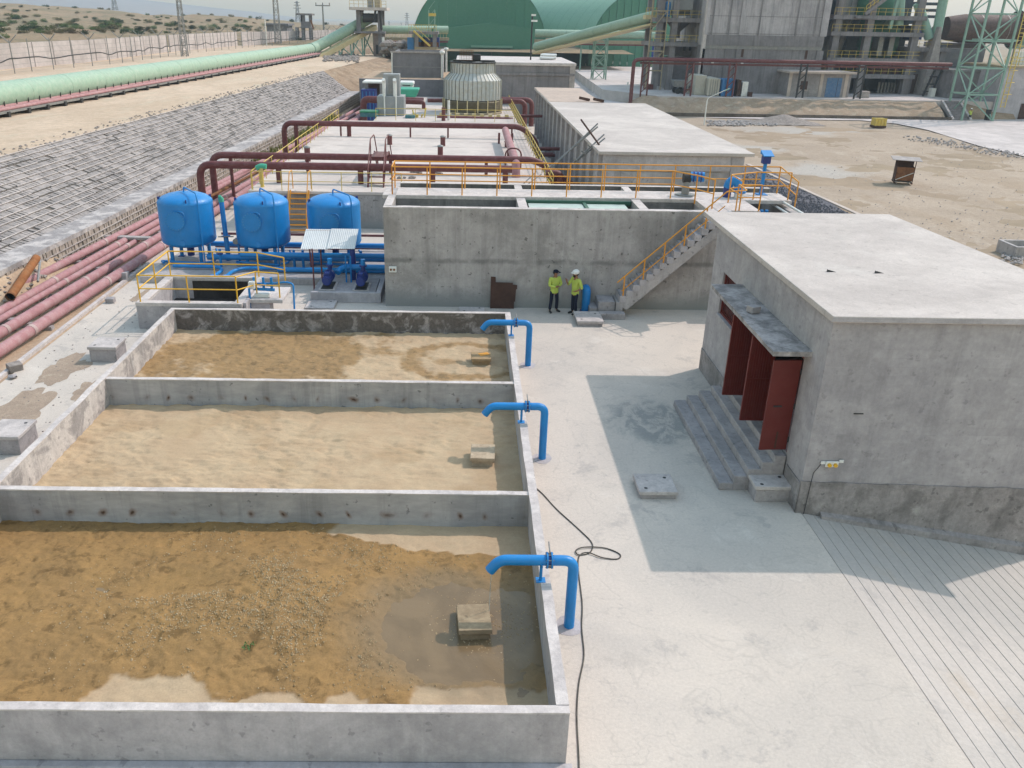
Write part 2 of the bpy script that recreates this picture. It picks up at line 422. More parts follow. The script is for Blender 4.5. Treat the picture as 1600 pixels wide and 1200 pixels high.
# ---------------------------------------------------------------- ground
def struct(name, mb, mat, **k):
    o = mb.build(name, mat, **k); o['kind'] = 'structure'; return o

def sheet(poly, z):
    mb = MB(); mb.add([(x, y, z) for x, y in poly], [tuple(range(len(poly)))]); return mb

def grid(x0, x1, y0, y1, nx, ny, fz, mat, name, kind='structure', attrs=None, smooth=True, warp=None):
    vs = []; at = {k: [] for k in (attrs or {})}
    for j in range(ny+1):
        for i in range(nx+1):
            x = x0+(x1-x0)*i/nx; y = y0+(y1-y0)*j/ny
            if warp: x, y = warp(x, y)
            vs.append((x, y, fz(x, y)))
            for k in at: at[k].append(attrs[k](x, y))
    fs = [(j*(nx+1)+i, j*(nx+1)+i+1, (j+1)*(nx+1)+i+1, (j+1)*(nx+1)+i) for j in range(ny) for i in range(nx)]
    me = bpy.data.meshes.new(name); me.from_pydata(vs, [], fs); me.materials.append(mat)
    me.polygons.foreach_set('use_smooth', [smooth]*len(fs))
    for k in at:
        a = me.attributes.new(k, 'FLOAT', 'POINT'); a.data.foreach_set('value', at[k])
    me.update(); o = link(name, me); o['kind'] = kind; return o

def N(x, y, s, z=0.): return mn.noise(Vector((x*s, y*s, z)))
def FB(x, y, s, z=0., o=5): return mn.fractal(Vector((x*s, y*s, z)), .9, 2.1, o)
def sst(a, b, t):
    t = max(0., min(1., (t-a)/(b-a))); return t*t*(3-2*t)

# far ground, one sheet to the horizon, at the level of the lower yard
struct('ground', sheet([(-4400, -380), (4400, -380), (4400, 4300), (-4400, 4300)], -2.62), M['farland'])
def yard_z(x, y):
    e = sst(132, 118, y)*sst(14, 24, x)
    return -2.6 + .09*FB(x, y, .12)*e + .03*FB(x, y, .7, 3.)*e
def ash(x, y):
    v = 0
    for cx, cy, rx, ry in ((35.5, 84.5, 5., 5.5), (36, 79, 3.5, 2.5), (45., 118, 9., 5.), (33., 100, 6., 3.)):
        v = max(v, sst(1.15, .25, math.hypot((x-cx)/rx, (y-cy)/ry)+.55*FB(x, y, .3, cx)))
    return v*.8
def track(x, y): return sst(.1, .6, N(x*.35+y*.05, y*.03, 1., 4.)+.4*FB(x, y, .5, 2.))*.55*sst(95, 75, y)
def make_yard():
    t = NT('brown_yard_dirt')
    c = t.mix(t.ramp(t.noise(.08, 8, .68, dist=.8), .38, .62), (.415, .335, .265), (.36, .288, .225))
    c = t.mix(t.ramp(t.noise(.5, 7, .7, sc=(1, .4, 1)), .52, .7, 0, .7), c, (.45, .375, .305))
    c = t.mix(t.ramp(t.noise(1.6, 6, .75), .56, .7, 0, .5), c, (.3, .23, .17))
    c = t.mix(t.attr('track'), c, (.32, .24, .17)); c = t.mix(t.attr('ash'), c, (.43, .4, .37))
    c = t.val(c, t.noise(4, 6, .75), .85, 1.12); t.bump(t.noise(5, 6, .75), .05)
    return t.fin(c, .95, 0, .12)
grid(13.8, 150, -10, 200, 200, 300, yard_z, make_yard(), 'yard_ground', attrs={'ash': ash, 'track': track})
# retaining edge and embankment on the right of the platform
mb = MB(); mb.add([(13.8, 27.5, -.01), (13.8, 105, -.01), (17.6, 105, -2.6), (17.6, 27.5, -2.6)], [(0, 3, 2, 1)])
struct('embankment', mb, M['bank'])
# platform paving
struct('paving', MB().prism([(-14.45, -8), (8.15, -8), (8.15, 16.98), (13.85, 16.98), (13.85, 105), (-14.45, 105)], -.4, 0), M['pave'])
# left strip of soil under the pipes
def soil_z(x, y): return -.03 + .07*max(0, FB(x, y, .5))*sst(-14.5, -15.2, x) + (1.12+.1*FB(x, y, .8, 3.))*sst(-17.2, -18.6, x)*sst(39.5, 35.0, y)
grid(-21.2, -14.45, -8, 130, 50, 500, soil_z, M['dirt'], 'soil_strip')
# kerb between paving and pipes
struct('kerb', MB().box(-14.75, -14.6, 18, 44, -.05, .09), M['cap'])

# the grooved ramp falling away to the right in front of the pump house
SL = 1.07/5.71
ramp = thing('ramp', 'grooved pale concrete ramp sloping down in front of the pump house', None, (8.15, 16.95, 0)); ramp['kind'] = 'structure'
del ramp['label']
def make_ramp_mat():
    t = NT('grooved_ramp_concrete')
    c = t.mix(t.ramp(t.noise(.3, 7, .66, dist=.6), .38, .6), (.485, .44, .405), (.415, .385, .36))
    c = t.mix(t.math('MULTIPLY', t.ramp(t.noise(.5, 7, .7, sc=(1, .5, 1)), .54, .68), .45), c, (.43, .36, .29))
    c = t.mix(t.math('MULTIPLY', t.ramp(t.noise(.9, 8, .72), .55, .66), .5), c, (.35, .325, .31))
    c = t.val(c, t.noise(14, 6, .76), .92, 1.08)
    t.bump(t.noise(12, 6, .75), .008)
    return t.fin(c, .9, 0, .2)
M['ramp'] = make_ramp_mat()
M['groove'] = concrete('groove_bottom', (.44, .4, .345), (.38, .34, .295), 1.)
mb = MB(); mb.hexa([(8.15, -8, -.5), (21.4, -8, -2.98), (21.4, 16.97, -2.98), (8.15, 16.97, -.5), (8.15, -8, -.012), (21.4, -8, -.012-13.25*SL), (21.4, 16.97, -.012-13.25*SL), (8.15, 16.97, -.012)])
mb.build('ramp_base', M['groove'], ramp)
xx = 8.17
rr = random.Random(3)
for i in range(40):
    w = .3+rr.uniform(-.02, .02); g = .009 if i else .004
    x0, x1 = xx+g/2, xx+w-g/2; xx += w
    z0, z1 = -(x0-8.15)*SL, -(x1-8.15)*SL; b = .006
    dz = rr.uniform(-.003, .002)
    m = MB().prismy([(x0, z0-.021), (x1, z1-.021), (x1, z1-b+dz), (x1-b, z1+dz), (x0+b, z0+dz), (x0, z0-b+dz)], -8, 16.96)
    m.build('strip', M['ramp'], ramp)
# dirt washed over the paving on the left
def dirt_patch(cx, cy, rx, ry, seed):
    n = 44; p = []
    for i in range(n):
        a = 2*math.pi*i/n; q = 1+.45*mn.fractal(Vector((math.cos(a)*1.6, math.sin(a)*1.6, seed)), .8, 2.2, 5)
        p.append((cx+rx*q*math.cos(a), cy+ry*q*math.sin(a)))
    o = sheet(p, .004).build('washed_dirt', M['dirtpatch']); o['kind'] = 'stuff'
M['dirtpatch'] = earth('washed_soil', (.36, .3, .225), (.3, .25, .19), (.43, .36, .28), 1.1)
dirt_patch(-12.9, 21.7, .75, 1.9, 1.); dirt_patch(-13.0, 25.2, .6, 1.2, 2.); dirt_patch(-11.5, 23.6, .45, .8, 3.); dirt_patch(-13.7, 18.6, .5, 1.2, 4.); dirt_patch(-12.9, 33.0, .8, .9, 5.)

# ---------------------------------------------------------------- drying beds
BX0, BX1 = -10.42, 1.70
YS = (9.58, 15.95, 22.1, 28.32); TH = .15; BH = 1.05
beds = thing('drying_bed_tank', 'long open grey concrete basin split into three sand beds', 'tank', (-4.4, 19, 0))
def make_rusty():
    t = NT('cast_concrete_with_tie_rust')
    c = t.mix(t.ramp(t.noise(.5, 6, .66, dist=.6), .4, .6), (.42, .405, .41), (.33, .322, .332))
    c = t.val(c, t.noise(3, 6, .7, sc=(.5, .5, 2)), .85, 1.1)
    q = t.ramp(t.noise(1., 5, .7, sc=(2.6, 2.6, .2)), .48, .7); c = t.mix(t.math('MULTIPLY', q, .35), c, (.15, .15, .155))
    c = t.mix(t.math('MULTIPLY', t.ramp(t.noise(5.5, 3, .5), .66, .73), .6), c, (.08, .08, .085))
    sep = t.n.new('ShaderNodeSeparateXYZ'); t.l(t.pos, sep.inputs[0])
    # rust that has run from the form ties, one every 0.75 m or so along the foot of the wall
    xw = t.math('ADD', sep.outputs[0], t.math('MULTIPLY', t.noise(.9, 1, .5), 1.1))
    fx = t.math('ABSOLUTE', t.math('SUBTRACT', t.math('FRACT', t.math('MULTIPLY', xw, 1.3)), .5))
    fz = t.math('ABSOLUTE', t.math('SUBTRACT', sep.outputs[2], .47))
    d = t.math('SQRT', t.math('ADD', t.math('POWER', t.math('MULTIPLY', fx, .95), 2.), t.math('POWER', fz, 2.)))
    d = t.math('ADD', d, t.math('MULTIPLY', t.math('SUBTRACT', t.noise(9, 4, .7), .5), .09))
    am = t.ramp(t.noise(.8, 2, .5), .38, .62, .15, .85)
    c = t.mix(t.math('MULTIPLY', t.ramp(d, .03, .15, 1, 0), t.math('MULTIPLY', am, .8)), c, (.17, .09, .05))
    c = t.mix(t.math('MULTIPLY', t.ramp(d, .015, .06, 1, 0), am), c, (.06, .03, .018))
    t.bump(t.noise(12, 5, .75), .01)
    return t.fin(c, .88, 0, .25)
M['rusty'] = make_rusty()
for i, y in enumerate(YS):
    m = (M['basin'], M['rusty'], M['rusty'], M['patchy'])[i]
    a = (BX0 if i in (0,) else BX0+.16); b = (BX1 if i == 0 else BX1-.18)
    if i == 3: a, b = BX0, BX1
    w = rough_box(a, b, y, y+TH, 0, BH-.02 if 0 < i < 3 else BH, .3, .006 if i else .004, i+1).build('wall', m, beds)
    zt = (BH-.02 if 0 < i < 3 else BH)
    rough_box(a-.004, b+.004, y-.006, y+TH+.006, zt-.012, zt+.012, .22, .007, i+20).build('wall_top', M['cap'], beds)
rough_box(BX0, BX0+.16, YS[0]+TH, YS[3], 0, BH+.01, .3, .01, 11).build('wall', M['basinlight'], beds)
rough_box(BX1-.18, BX1, YS[0]+TH, YS[3], 0, BH+.01, .3, .007, 12).build('wall', M['basin'], beds)
rough_box(BX1-.186, BX1+.006, YS[0]+TH+.01, YS[3]-.01, BH, BH+.022, .22, .008, 22).build('wall_top', M['cap'], beds)
rough_box(BX0-.006, BX0+.166, YS[0]+TH+.01, YS[3]-.01, BH, BH+.022, .22, .012, 23).build('wall_top', M['cap'], beds)
MB().box(BX0-.12, BX1+.1, YS[0]-.14, YS[0]-.005, -.01, .035).build('footing', M['basin'], beds, bev=.01)
sx0, sx1 = BX0+.13, BX1-.15
MUDZ = .165
def pud1(x, y):
    # signed: >0 inside the puddle under the running pipe / the thin pool far left
    q = 1-math.hypot((x-.15)/2.05, (y-12.55)/1.55)+.22*FB(x, y, .8, 5.)
    p = 1-math.hypot((x+6.3)/1.5, (y-13.55)/.42)+.3*FB(x, y, .7, 9.)
    return max(q, p*.22-.05)
def wet1(x, y):
    n = .32*FB(x, y, 1.1, 1.)+.1*FB(x, y, 3.5, 2.)
    d = 9.
    d = min(d, max(-(x+2.75)*.7, 15.12-.2*(x+1)-y))            # dry corner at the back right
    d2 = math.hypot((x+1.75)/.75, (y-14.85)/.28)-1
    d3 = math.hypot((x+5.05)/1.15, (y-10.55)/.62)-1; d4 = math.hypot((x+3.0)/.62, (y-10.4)/.38)-1; d5 = max(-(x+.75)*.8, y-11.05)
    d6 = math.hypot((x+1.9)/.35, (y-10.5)/.3)-1
    d = min(d, d3*.6, d4*.5, d5, d6*.4)
    return sst(-.04, .04, d+n*.62)
def z1(x, y):
    w = wet1(x, y); m = math.exp(-((x+3.6)/2.2)**2-((y-13.1)/1.7)**2)
    z = .2 + .02*w + .3*m + .035*FB(x, y, .9, 4.) + (.016+.02*w*sst(-.2, .4, FB(x, y, .5, 41.)))*FB(x*.7, y, 4., 6., 4) - .03*w*sst(.3, .6, N(x*.8, y, 4., 9.)) + .016*w*FB(x, y, 8., 3., 3)
    p = pud1(x, y)
    return z*(1-sst(-.25, .5, p)) + (MUDZ-.09)*sst(-.25, .5, p)
grid(sx0, sx1, YS[0]+.12, YS[1]+.03, 330, 190, z1, M['sand'], 'sand', attrs={'wet': wet1, 'grime': lambda x, y: .6*sst(-.35, .1, pud1(x, y)-(.6 if x < -3 else 0))})
sheet([(-8.8, 10), (1.55, 10), (1.55, 15.7), (-8.8, 15.7)], MUDZ).build('water', M['mudwater'])['kind'] = 'structure'
def wet2(x, y): return .0 + .18*sst(.1, .5, FB(x, y, .6, 3.))
def z2(x, y):
    k = .35+.65*sst(-.3, .4, FB(x, y, .35, 31.)+(.25 if x < -4 else 0)+.35*sst(21, 22, y))
    return .25 + .03*FB(x, y, .6, 4.) + k*(.04*FB(x*.7, y*1.5, 1.7, 6.)+.034*FB(x*.8, y*1.5, 3.4, 8., 3)-.035*sst(.25, .55, N(x*.7, y*1.4, 2.6, 15.))) - .05*math.exp(-((x-.3)/.7)**2-((y-18.75)/.2)**2)
grid(sx0, sx1, YS[1]+.12, YS[2]+.03, 330, 190, z2, M['sand'], 'sand', attrs={'wet': wet2, 'grime': lambda x, y: .0})
def wet3(x, y):
    n = .4*FB(x, y, .55, 11.)+.22*FB(x, y, 2.0, 12.)
    a = sst(-.12, .14, .62-.16*abs(x+6.6)-.10*abs(y-26.2)+n)
    r = math.hypot((x-.1)/1.9, (y-25.7)/1.5)
    b = sst(.22, .06, abs(r-1+.15*FB(x, y, .8, 2.))+.08*FB(x, y, 2.5, 1.))
    c = sst(.9, .2, math.hypot((x+2.6)/2.4, (y-26.3)/.45)+.5*FB(x, y, 1.2, 4.))
    e = sst(1, .5, math.hypot((x+.5)/.6, (y-25.6)/.35))
    return max(a*.85, b*.8, c*.75, e*.6)
def z3(x, y): return .28 + .025*FB(x, y, .7, 14.) + .045*FB(x, y*1.4, 2.8, 16., 4) - .01*wet3(x, y)
grid(sx0, sx1, YS[2]+.12, YS[3]+.03, 330, 190, z3, M['sand'], 'sand', attrs={'wet': wet3, 'grime': lambda x, y: .12*wet3(x, y)})

# gravel lying in the wet bed
mb = MB(); rg = random.Random(5); cnt = 0
M['pebble'] = earth('pale_pebbles', (.46, .37, .22), (.3, .22, .11), (.5, .44, .32), 3.)
while cnt < 9000:
    x = rg.gauss(-3.3, 1.9); y = rg.gauss(13.0, 1.15)
    if not (sx0+.1 < x < sx1-.1 and YS[0]+.3 < y < YS[1]-.1): continue
    if rg.random() > sst(-.28, .28, FB(x, y, .75, 21.)+.25*math.exp(-((x+1.9)/1.2)**2-((y-12.9)/.9)**2)) or wet1(x, y) < .5 or pud1(x, y) > .05: continue
    s = .006+.021*rg.random()**2.2; z = z1(x, y)+s*.25
    a = rg.random()*3.14; ca, sa = math.cos(a)*s, math.sin(a)*s; k = rg.uniform(.6, 1.)
    mb.add([(x+ca, y+sa, z), (x-sa*k, y+ca*k, z), (x-ca, y-sa, z), (x+sa*k, y-ca*k, z), (x, y, z+s*.75), (x, y, z-s*.6)], [(0, 1, 4), (1, 2, 4), (2, 3, 4), (3, 0, 4)])
    cnt += 1
for _ in range(420):   # spray of wet grit around the running pipe
    x = rg.gauss(.55, .55); y = rg.gauss(12.75, .5)
    if x > 1.5: continue
    s = rg.uniform(.008, .02); z = MUDZ+.001
    mb.add([(x+s, y, z), (x, y+s, z), (x-s, y, z), (x, y-s, z), (x, y, z+s*.5)], [(0, 1, 4), (1, 2, 4), (2, 3, 4), (3, 0, 4)])
g = mb.build('gravel', M['pebble']); g['kind'] = 'stuff'
mb = MB()
for k, (x, y) in enumerate(((-3.72, 11.75), (-3.78, 11.8), (-3.66, 11.82), (-3.8, 11.72), (-3.7, 11.7))):
    z = z1(x, y)
    for j in range(5):
        a = j*1.26+k; mb.add([(x, y, z+.01), (x+.05*math.cos(a), y+.05*math.sin(a), z+.05), (x+.06*math.cos(a+.5), y+.06*math.sin(a+.5), z+.03)], [(0, 1, 2)])
M['leaf'] = paint('green_leaf', (.05, .13, .03), .7, var=.3)
tag(mb.build('weed', M['leaf']), 'tiny green weed sprouting in the wet sand of the nearest bed', 'plant')

# splash slabs under the inlets
def slab(name_label, cx, cy, w, d, z, rot, tilt, m, seed):
    s = thing('splash_block', name_label, 'concrete block', (cx, cy, z), 'splash blocks in the sand beds')
    a = MB().cbox((0, 0, .2), (w, d, .1), rz=rot, rx=tilt).build('slab', m, None, bev=.008); a.parent = s
    b = MB().cbox((0, 0, .05), (w*.86, d*.86, .2), rz=rot).build('base', m, None, bev=.008); b.parent = s
    return s
M['blkA'] = concrete('muddy_concrete_slab', (.33, .27, .17), (.25, .2, .125), 2.2, spots=.6)
M['blkB'] = concrete('dusty_concrete_slab', (.46, .39, .27), (.38, .31, .21), 2.2, spots=.5)
M['blkC'] = concrete('rust_marked_slab', (.36, .27, .15), (.3, .22, .12), 2.2, rust=.0)
slab('muddy square slab lying tilted in the puddle below the running inlet', .28, 12.62, .62, .88, .13, .06, -.12, M['blkA'], 1)
slab('dusty pale slab on a block in the dry middle bed', .56, 19.0, .62, .72, .24, -.05, .05, M['blkB'], 2)
c3 = slab('slab with an orange rust mark in the furthest bed', .62, 25.6, .64, .66, .27, .02, .0, M['blkC'], 3)
o = MB().cbox((.1, .1, .256), (.34, .22, .006), rz=.4).build('rust_mark', M['orange']); o.parent = c3

# ---------------------------------------------------------------- blue inlet pipes
def inlet():
    t = thing('inlet_pipe', 'blue swan-neck inlet pipe pouring a thin stream into the nearest bed', 'pipe', (0, 0, 0), 'blue inlet pipes along the bed wall')
    H = 1.52; r = .1
    MB().tube([(0, 0, -.02), (0, 0, H), (-.42, 0, H)], r, 20, bend=.26, k=8).build('riser', M['blue'], t)
    MB().tube([(-.5, 0, H), (-1.38, 0, H), (-1.56, 0, H-.24)], r, 20, bend=.2, k=6, caps=False).build('spout', M['blue'], t)
    MB().tube([(-1.505, 0, H-.165), (-1.555, 0, H-.232)], r*.9, 16).build('spout_mouth', M['dark'], t)
    for x in (-.415, -.5):
        MB().cyl((x-.014, 0, H), (x+.014, 0, H), .155, 20).build('flange', M['blue'], t)
    v = MB().cyl((-.486, 0, H), (-.43, 0, H), .12, 18).build('valve_body', M['bluedark'], t)
    MB().tube([(-.458, 0, H+.1), (-.458, 0, H+.2), (-.456, .26, H+.23)], .014, 6, bend=.04).build('valve_lever', M['steel'], t)
    mb = MB()
    for k in range(8):
        a = k*math.pi/4+.2; mb.cyl((-.53, .132*math.cos(a), H+.132*math.sin(a)), (-.385, .132*math.cos(a), H+.132*math.sin(a)), .012, 6)
    mb.build('bolts', M['steel'], t)['kind'] = 'stuff'
    s = MB().cyl((-.6, 0, BH+.03), (-.6, 0, H-.09), .03, 10).build('support', M['blue'], t)
    MB().box(-.69, -.51, -.08, .08, BH+.012, BH+.032).build('base_plate', M['blue'], t)
    MB().tube([(-.6, .1, H-.02), (-.6, .09, H-.09), (-.6, 0, H-.115), (-.6, -.09, H-.09), (-.6, -.1, H-.02)], .02, 6).build('saddle', M['blue'], t)
    return t
in1 = inlet(); in1.location = (2.12, 12.84, 0)
stream = MB()
stream.tube([(.6, 12.84, 1.3), (.585, 12.84, 1.0), (.575, 12.842, .6), (.572, 12.845, MUDZ-.02)], [.009, .007, .009, .012], 6).build('water_trickle', M['tankwater'])
bpy.data.objects['water_trickle']['kind'] = 'structure'
t = NT('clear_water'); t.b.inputs['Transmission Weight'].default_value = .8; bpy.data.objects['water_trickle'].data.materials[0] = t.fin((.8, .85, .85), .1, 0, .5)
dup(in1, (2.16, 19.54, 0), 'dry blue swan-neck inlet pipe over the middle bed'); dup(in1, (2.22, 26.04, 0), 'dry blue swan-neck inlet pipe over the furthest bed')
for i, (x, y) in enumerate(((2.12, 12.84), (2.16, 19.54), (2.22, 26.04))):
    n = 22; p = [(x+(.26+.07*N(math.cos(6.28*k/n), math.sin(6.28*k/n), 2., i))*math.cos(6.28*k/n), y+.3*(1+.3*N(math.cos(6.28*k/n), math.sin(6.28*k/n), 2., i+5))*math.sin(6.28*k/n)) for k in range(n)]
    sheet(p, .005).build('concrete_patch', M['basin'])['kind'] = 'structure'

# cable
cpts = [(1.8, 18.1, .02), (2.02, 17.7, .015), (2.3, 17.0, .015), (2.75, 16.1, .015), (2.95, 15.6, .015), (2.85, 15.25, .015), (2.6, 15.15, .02), (2.55, 15.3, .03), (2.75, 15.42, .035), (3.2, 15.42, .02), (3.5, 15.2, .015), (3.42, 15.02, .015), (3.1, 15.05, .025), (2.8, 15.22, .035), (2.6, 15.1, .02), (2.52, 14.6, .015), (2.46, 13.5, .015), (2.36, 12.8, .015), (2.3, 12.0, .015), (2.12, 11.3, .015), (2.0, 10.6, .015), (1.93, 9.8, .015), (1.86, 9.0, .015), (1.8, 8.0, .015)]
def smooth_path(P, k=6):
    P = [Vector(p) for p in P]; out = []
    for i in range(len(P)-1):
        a = P[max(i-1, 0)]; b = P[i]; c = P[i+1]; d = P[min(i+2, len(P)-1)]
        for j in range(k):
            u = j/k; out.append(.5*((2*b)+(c-a)*u+(2*a-5*b+4*c-d)*u*u+(3*b-a-3*c+d)*u**3))
    return out+[P[-1]]
tag(MB().tube(smooth_path(cpts), .0135, 7).build('power_cable', M['cable']), 'dusty black cable looped on the paving beside the sand beds', 'cable')
# ---------------------------------------------------------------- manhole boxes
def manhole(cx, cy, w, d, h, label, lid=.1, rz=0.):
    t = thing('manhole_box', label, 'manhole', (cx, cy, 0), 'concrete manhole boxes')
    MB().box(-w/2+.04, w/2-.04, -d/2+.04, d/2-.04, 0, h-lid).build('box', M['step'], None, bev=.01).parent = t
    l = MB().box(-w/2, w/2, -d/2, d/2, 0, lid).build('cover', M['block'], None, bev=.012); l.parent = t; l.location = (0, 0, h-lid)
    for sx, sy in ((-.3, -.3), (.3, .28)):
        q = MB().cyl((sx*w, sy*d, 0), (sx*w, sy*d, lid+.003), .045, 12).build('lifting_hole', M['dark'], None); q.parent = l; q.location = (q.location[0], q.location[1], 0)
    t.rotation_euler.z = rz
    return t
manhole(4.83, 17.95, .95, .9, .22, 'low square manhole in the building shadow between cable and pump house steps')
manhole(7.6, 17.72, .92, .62, .45, 'tall square manhole box at the foot of the pump house steps')
manhole(4.87, 30.6, 1.03, 1.2, .22, 'sunlit manhole cover box in front of the concrete staircase')
manhole(-11.95, 26.3, .95, .95, .55, 'manhole box beside the left wall of the furthest bed')
manhole(-12.0, 19.9, .95, 1.05, .55, 'manhole box beside the middle bed at the left picture edge')
manhole(-5.7, 32.05, 1.15, 1.05, .1, 'flush pale manhole slab in front of the pump plinth', .06)
manhole(.36, 31.6, 1.02, .65, .1, 'flush pale manhole slab in front of the rusty plate', .06)
# ---------------------------------------------------------------- pump house
ph = thing('pump_house', 'grey plastered pump house with flat pale roof and open red doors', 'building', (8.03, 17, 0))
HX, HY, HZ = 8.03, 17.0, 4.84
XR = 14.25
def wallseg(mb, y0, y1, z0, z1): mb.box(HX, HX+.25, y0, y1, z0, z1)
mb = MB()                                                        # door wall, built round its openings
DY0, DY1, DZ0, DZ1 = 18.1, 21.5, 1.0, 3.55
WY0, WY1, WZ0, WZ1 = 23.35, 24.85, 2.35, 3.68
for y0, y1, z0, z1 in ((HY, DY0, -.3, HZ), (DY0, DY1, -.3, DZ0), (DY0, DY1, DZ1, HZ), (DY1, WY0, -.3, HZ), (WY0, WY1, -.3, WZ0), (WY0, WY1, WZ1, HZ), (WY1, 26.0, -.3, HZ)):
    wallseg(mb, y0, y1, z0, z1)
me = mb
bm_ = me.build('wall', M['plaster'], ph)
# front wall stands on the ramp, so its foot follows the slope
MB().hexa([(HX+.252, HY, -.3), (XR, HY, -1.5), (XR, HY+.25, -1.5), (HX+.252, HY+.25, -.3), (HX+.252, HY, HZ), (XR, HY, HZ), (XR, HY+.25, HZ), (HX+.252, HY+.25, HZ)]).build('wall', M['plaster'], ph)
MB().box(XR-.25, XR, HY+.252, 26, -1.6, HZ).build('wall', M['plaster'], ph)
MB().box(HX+.252, XR-.252, 25.75, 26, -.3, HZ).build('wall', M['plaster'], ph)
MB().box(HX+.25, XR-.25, HY+.25, 25.75, .9, .98).build('floor', M['step'], ph)
# cement plinth band, an irregular top
rp = random.Random(9)
P = [(HX-.03, -.2), (XR+.02, -1.4)]
top = []
for i in range(40):
    x = HX-.03+(XR+.05-HX)*i/39; top.append((x, .86-.16*i/39+.035*mn.noise(Vector((x*2.3, 3, 1)))))
MB().prismy([(HX-.03, -.3), (XR+.02, -1.5)]+top[::-1], HY-.03, HY-.002).build('plinth', M['plinth'], ph)
for a, b, z in ((HY-.03, 17.95, .8), (23.1, 26.0, .75)):
    MB().box(HX-.03, HX-.002, a, b, -.1, z).build('plinth', M['plinth'], ph, bev=.01)
MB().hexa([(8.6, HY-.19, -.08-.085), (XR, HY-.19, -1.25), (XR, HY-.031, -1.25), (8.6, HY-.031, -.165), (8.6, HY-.16, .0), (XR, HY-.14, -.93), (XR, HY-.031, -.86), (8.6, HY-.031, .05)]).build('skirting', M['plinth'], ph)
roofp = [(HX-.09, 16.88), (14.78, 16.88), (14.12, 27.5), (HX-.09, 27.5)]
MB().prism(roofp, 4.842, 4.985).build('roof', M['roof'], ph, bev=.012)
# roof edge strip slightly proud and darker where the formwork was struck
MB().prism([(HX-.094, 16.873), (14.7, 16.873), (14.7, 16.8785), (HX-.094, 16.8785)], 4.86, 4.96).build('roof_edge', M['basin'], ph)
# window with red frame and bars
def window(y0, y1, z0, z1):
    f = MB()
    for a, b, c, d in ((y0, y1, z0, z0+.06), (y0, y1, z1-.06, z1), (y0, y0+.06, z0+.06, z1-.06), (y1-.06, y1, z0+.06, z1-.06)):
        f.box(HX+.06, HX+.12, a, b, c, d)
    w = f.build('window', M['door'], ph)
    n = 11
    for i in range(n):
        y = y0+.06+(y1-y0-.12)*(i+.5)/n; MB().box(HX+.08, HX+.095, y-.012, y+.012, z0+.06, z1-.06).build('bar', M['door'], w)
    MB().box(HX+.13, HX+.14, y0+.06, y1-.06, z0+.06, z1-.06).build('pane', M['darkglass'], w)
M['darkglass'] = paint('dark_window_glass', (.02, .02, .022), .12, spec=.6)
window(WY0, WY1, WZ0, WZ1)
MB().box(HX-.05, HX+.06, WY0-.06, WY1+.06, WZ0-.08, WZ0-.002).build('window_sill', M['plaster'], ph, bev=.01)
# canopy
cn = rough_box(7.13, HX-.002, 17.72, 23.05, 3.72, 3.83, .2, .012, 31).build('canopy', M['oldcon'], ph)
tag(MB().cbox((7.55, 20.55, 3.92), (.28, .24, .17), rz=.4).build('concrete_block', M['step'], bev=.01), 'loose grey concrete block resting on the door canopy', 'block')
# red doors: frame, ribbed leaves standing open
f = MB(); 
for a, b, c, d in ((DY0, DY0+.07, DZ0, DZ1), (DY1-.07, DY1, DZ0, DZ1), (DY0+.07, DY1-.07, DZ1-.07, DZ1)): f.box(HX+.02, HX+.1, a, b, c, d)
f.build('door_frame', M['door'], ph)
def leaf(y, ang, w, ribbed, z0=1.08, z1=3.45):
    c, s_ = math.cos(ang), math.sin(ang)
    d = Vector((-c, s_, 0)); n = Vector((-s_, -c, 0))           # d: from hinge outwards, n: towards the viewer
    o = Vector((HX-.01, y, 0))
    def pt(u, v, z): return o+d*u+n*v+Vector((0, 0, z))
    def bx(mb, u0, u1, v0, v1, a, b): mb.hexa([pt(u0, v1, a), pt(u0, v0, a), pt(u1, v0, a), pt(u1, v1, a), pt(u0, v1, b), pt(u0, v0, b), pt(u1, v0, b), pt(u1, v1, b)])
    m = MB(); bx(m, 0, w, -.012, .012, z0, z1); D = m.build('door', M['door'], ph)
    k = MB()
    for u0, u1, a, b in ((0, .05, z0, z1), (w-.05, w, z0, z1), (.052, w-.052, z0, z0+.05), (.052, w-.052, z1-.05, z1), (.052, w-.052, (z0+z1)/2-.025, (z0+z1)/2+.025)):
        bx(k, u0, u1, -.034, -.0125, a, b)
        if ribbed: bx(k, u0, u1, .0125, .034, a, b)
    k.build('door_stiffener', M['door'], D)
    if ribbed:
        r_ = MB(); nr = 9
        for i in range(nr):
            u = .07+(w-.14)*i/(nr-1)
            for a, b in ((z0+.052, (z0+z1)/2-.027), ((z0+z1)/2+.027, z1-.052)):
                bx(r_, u-.016, u+.016, .0125, .026, a, b)
        r_.build('rib', M['door'], D)['kind'] = 'stuff'
    else:
        h = MB(); bx(h, w*.4, w*.46, .014, .022, z0+.05, z0+.5); h.build('drop_bolt', M['rustdark'], D); h = MB(); bx(h, w*.45, w*.75, .014, .03, (z0+z1)/2-.02, (z0+z1)/2+.02); h.build('bolt', M['dark'], D)
    for zf in (.12, .5, .88): MB().cyl(pt(-.005, .03, z0+(z1-z0)*zf-.07), pt(-.005, .03, z0+(z1-z0)*zf+.07), .022, 8).build('hinge', M['dark'], D)
    return D
leaf(21.43, .0, .66, True); leaf(19.8, .0, .66, True); leaf(18.17, -.06, .68, False)
# steps
st = [(6.45, .2), (6.8, .4), (7.12, .6), (7.44, .8), (7.72, .98)]
for i, (x, z) in enumerate(st):
    x1 = st[i+1][0] if i < 4 else HX-.033
    MB().box(x, HX-.033 if i == 4 else x1+.002*0, 18.0+.0*i, 22.95-.08*i, 0, z).build('step', M['step'], ph, bev=.012)
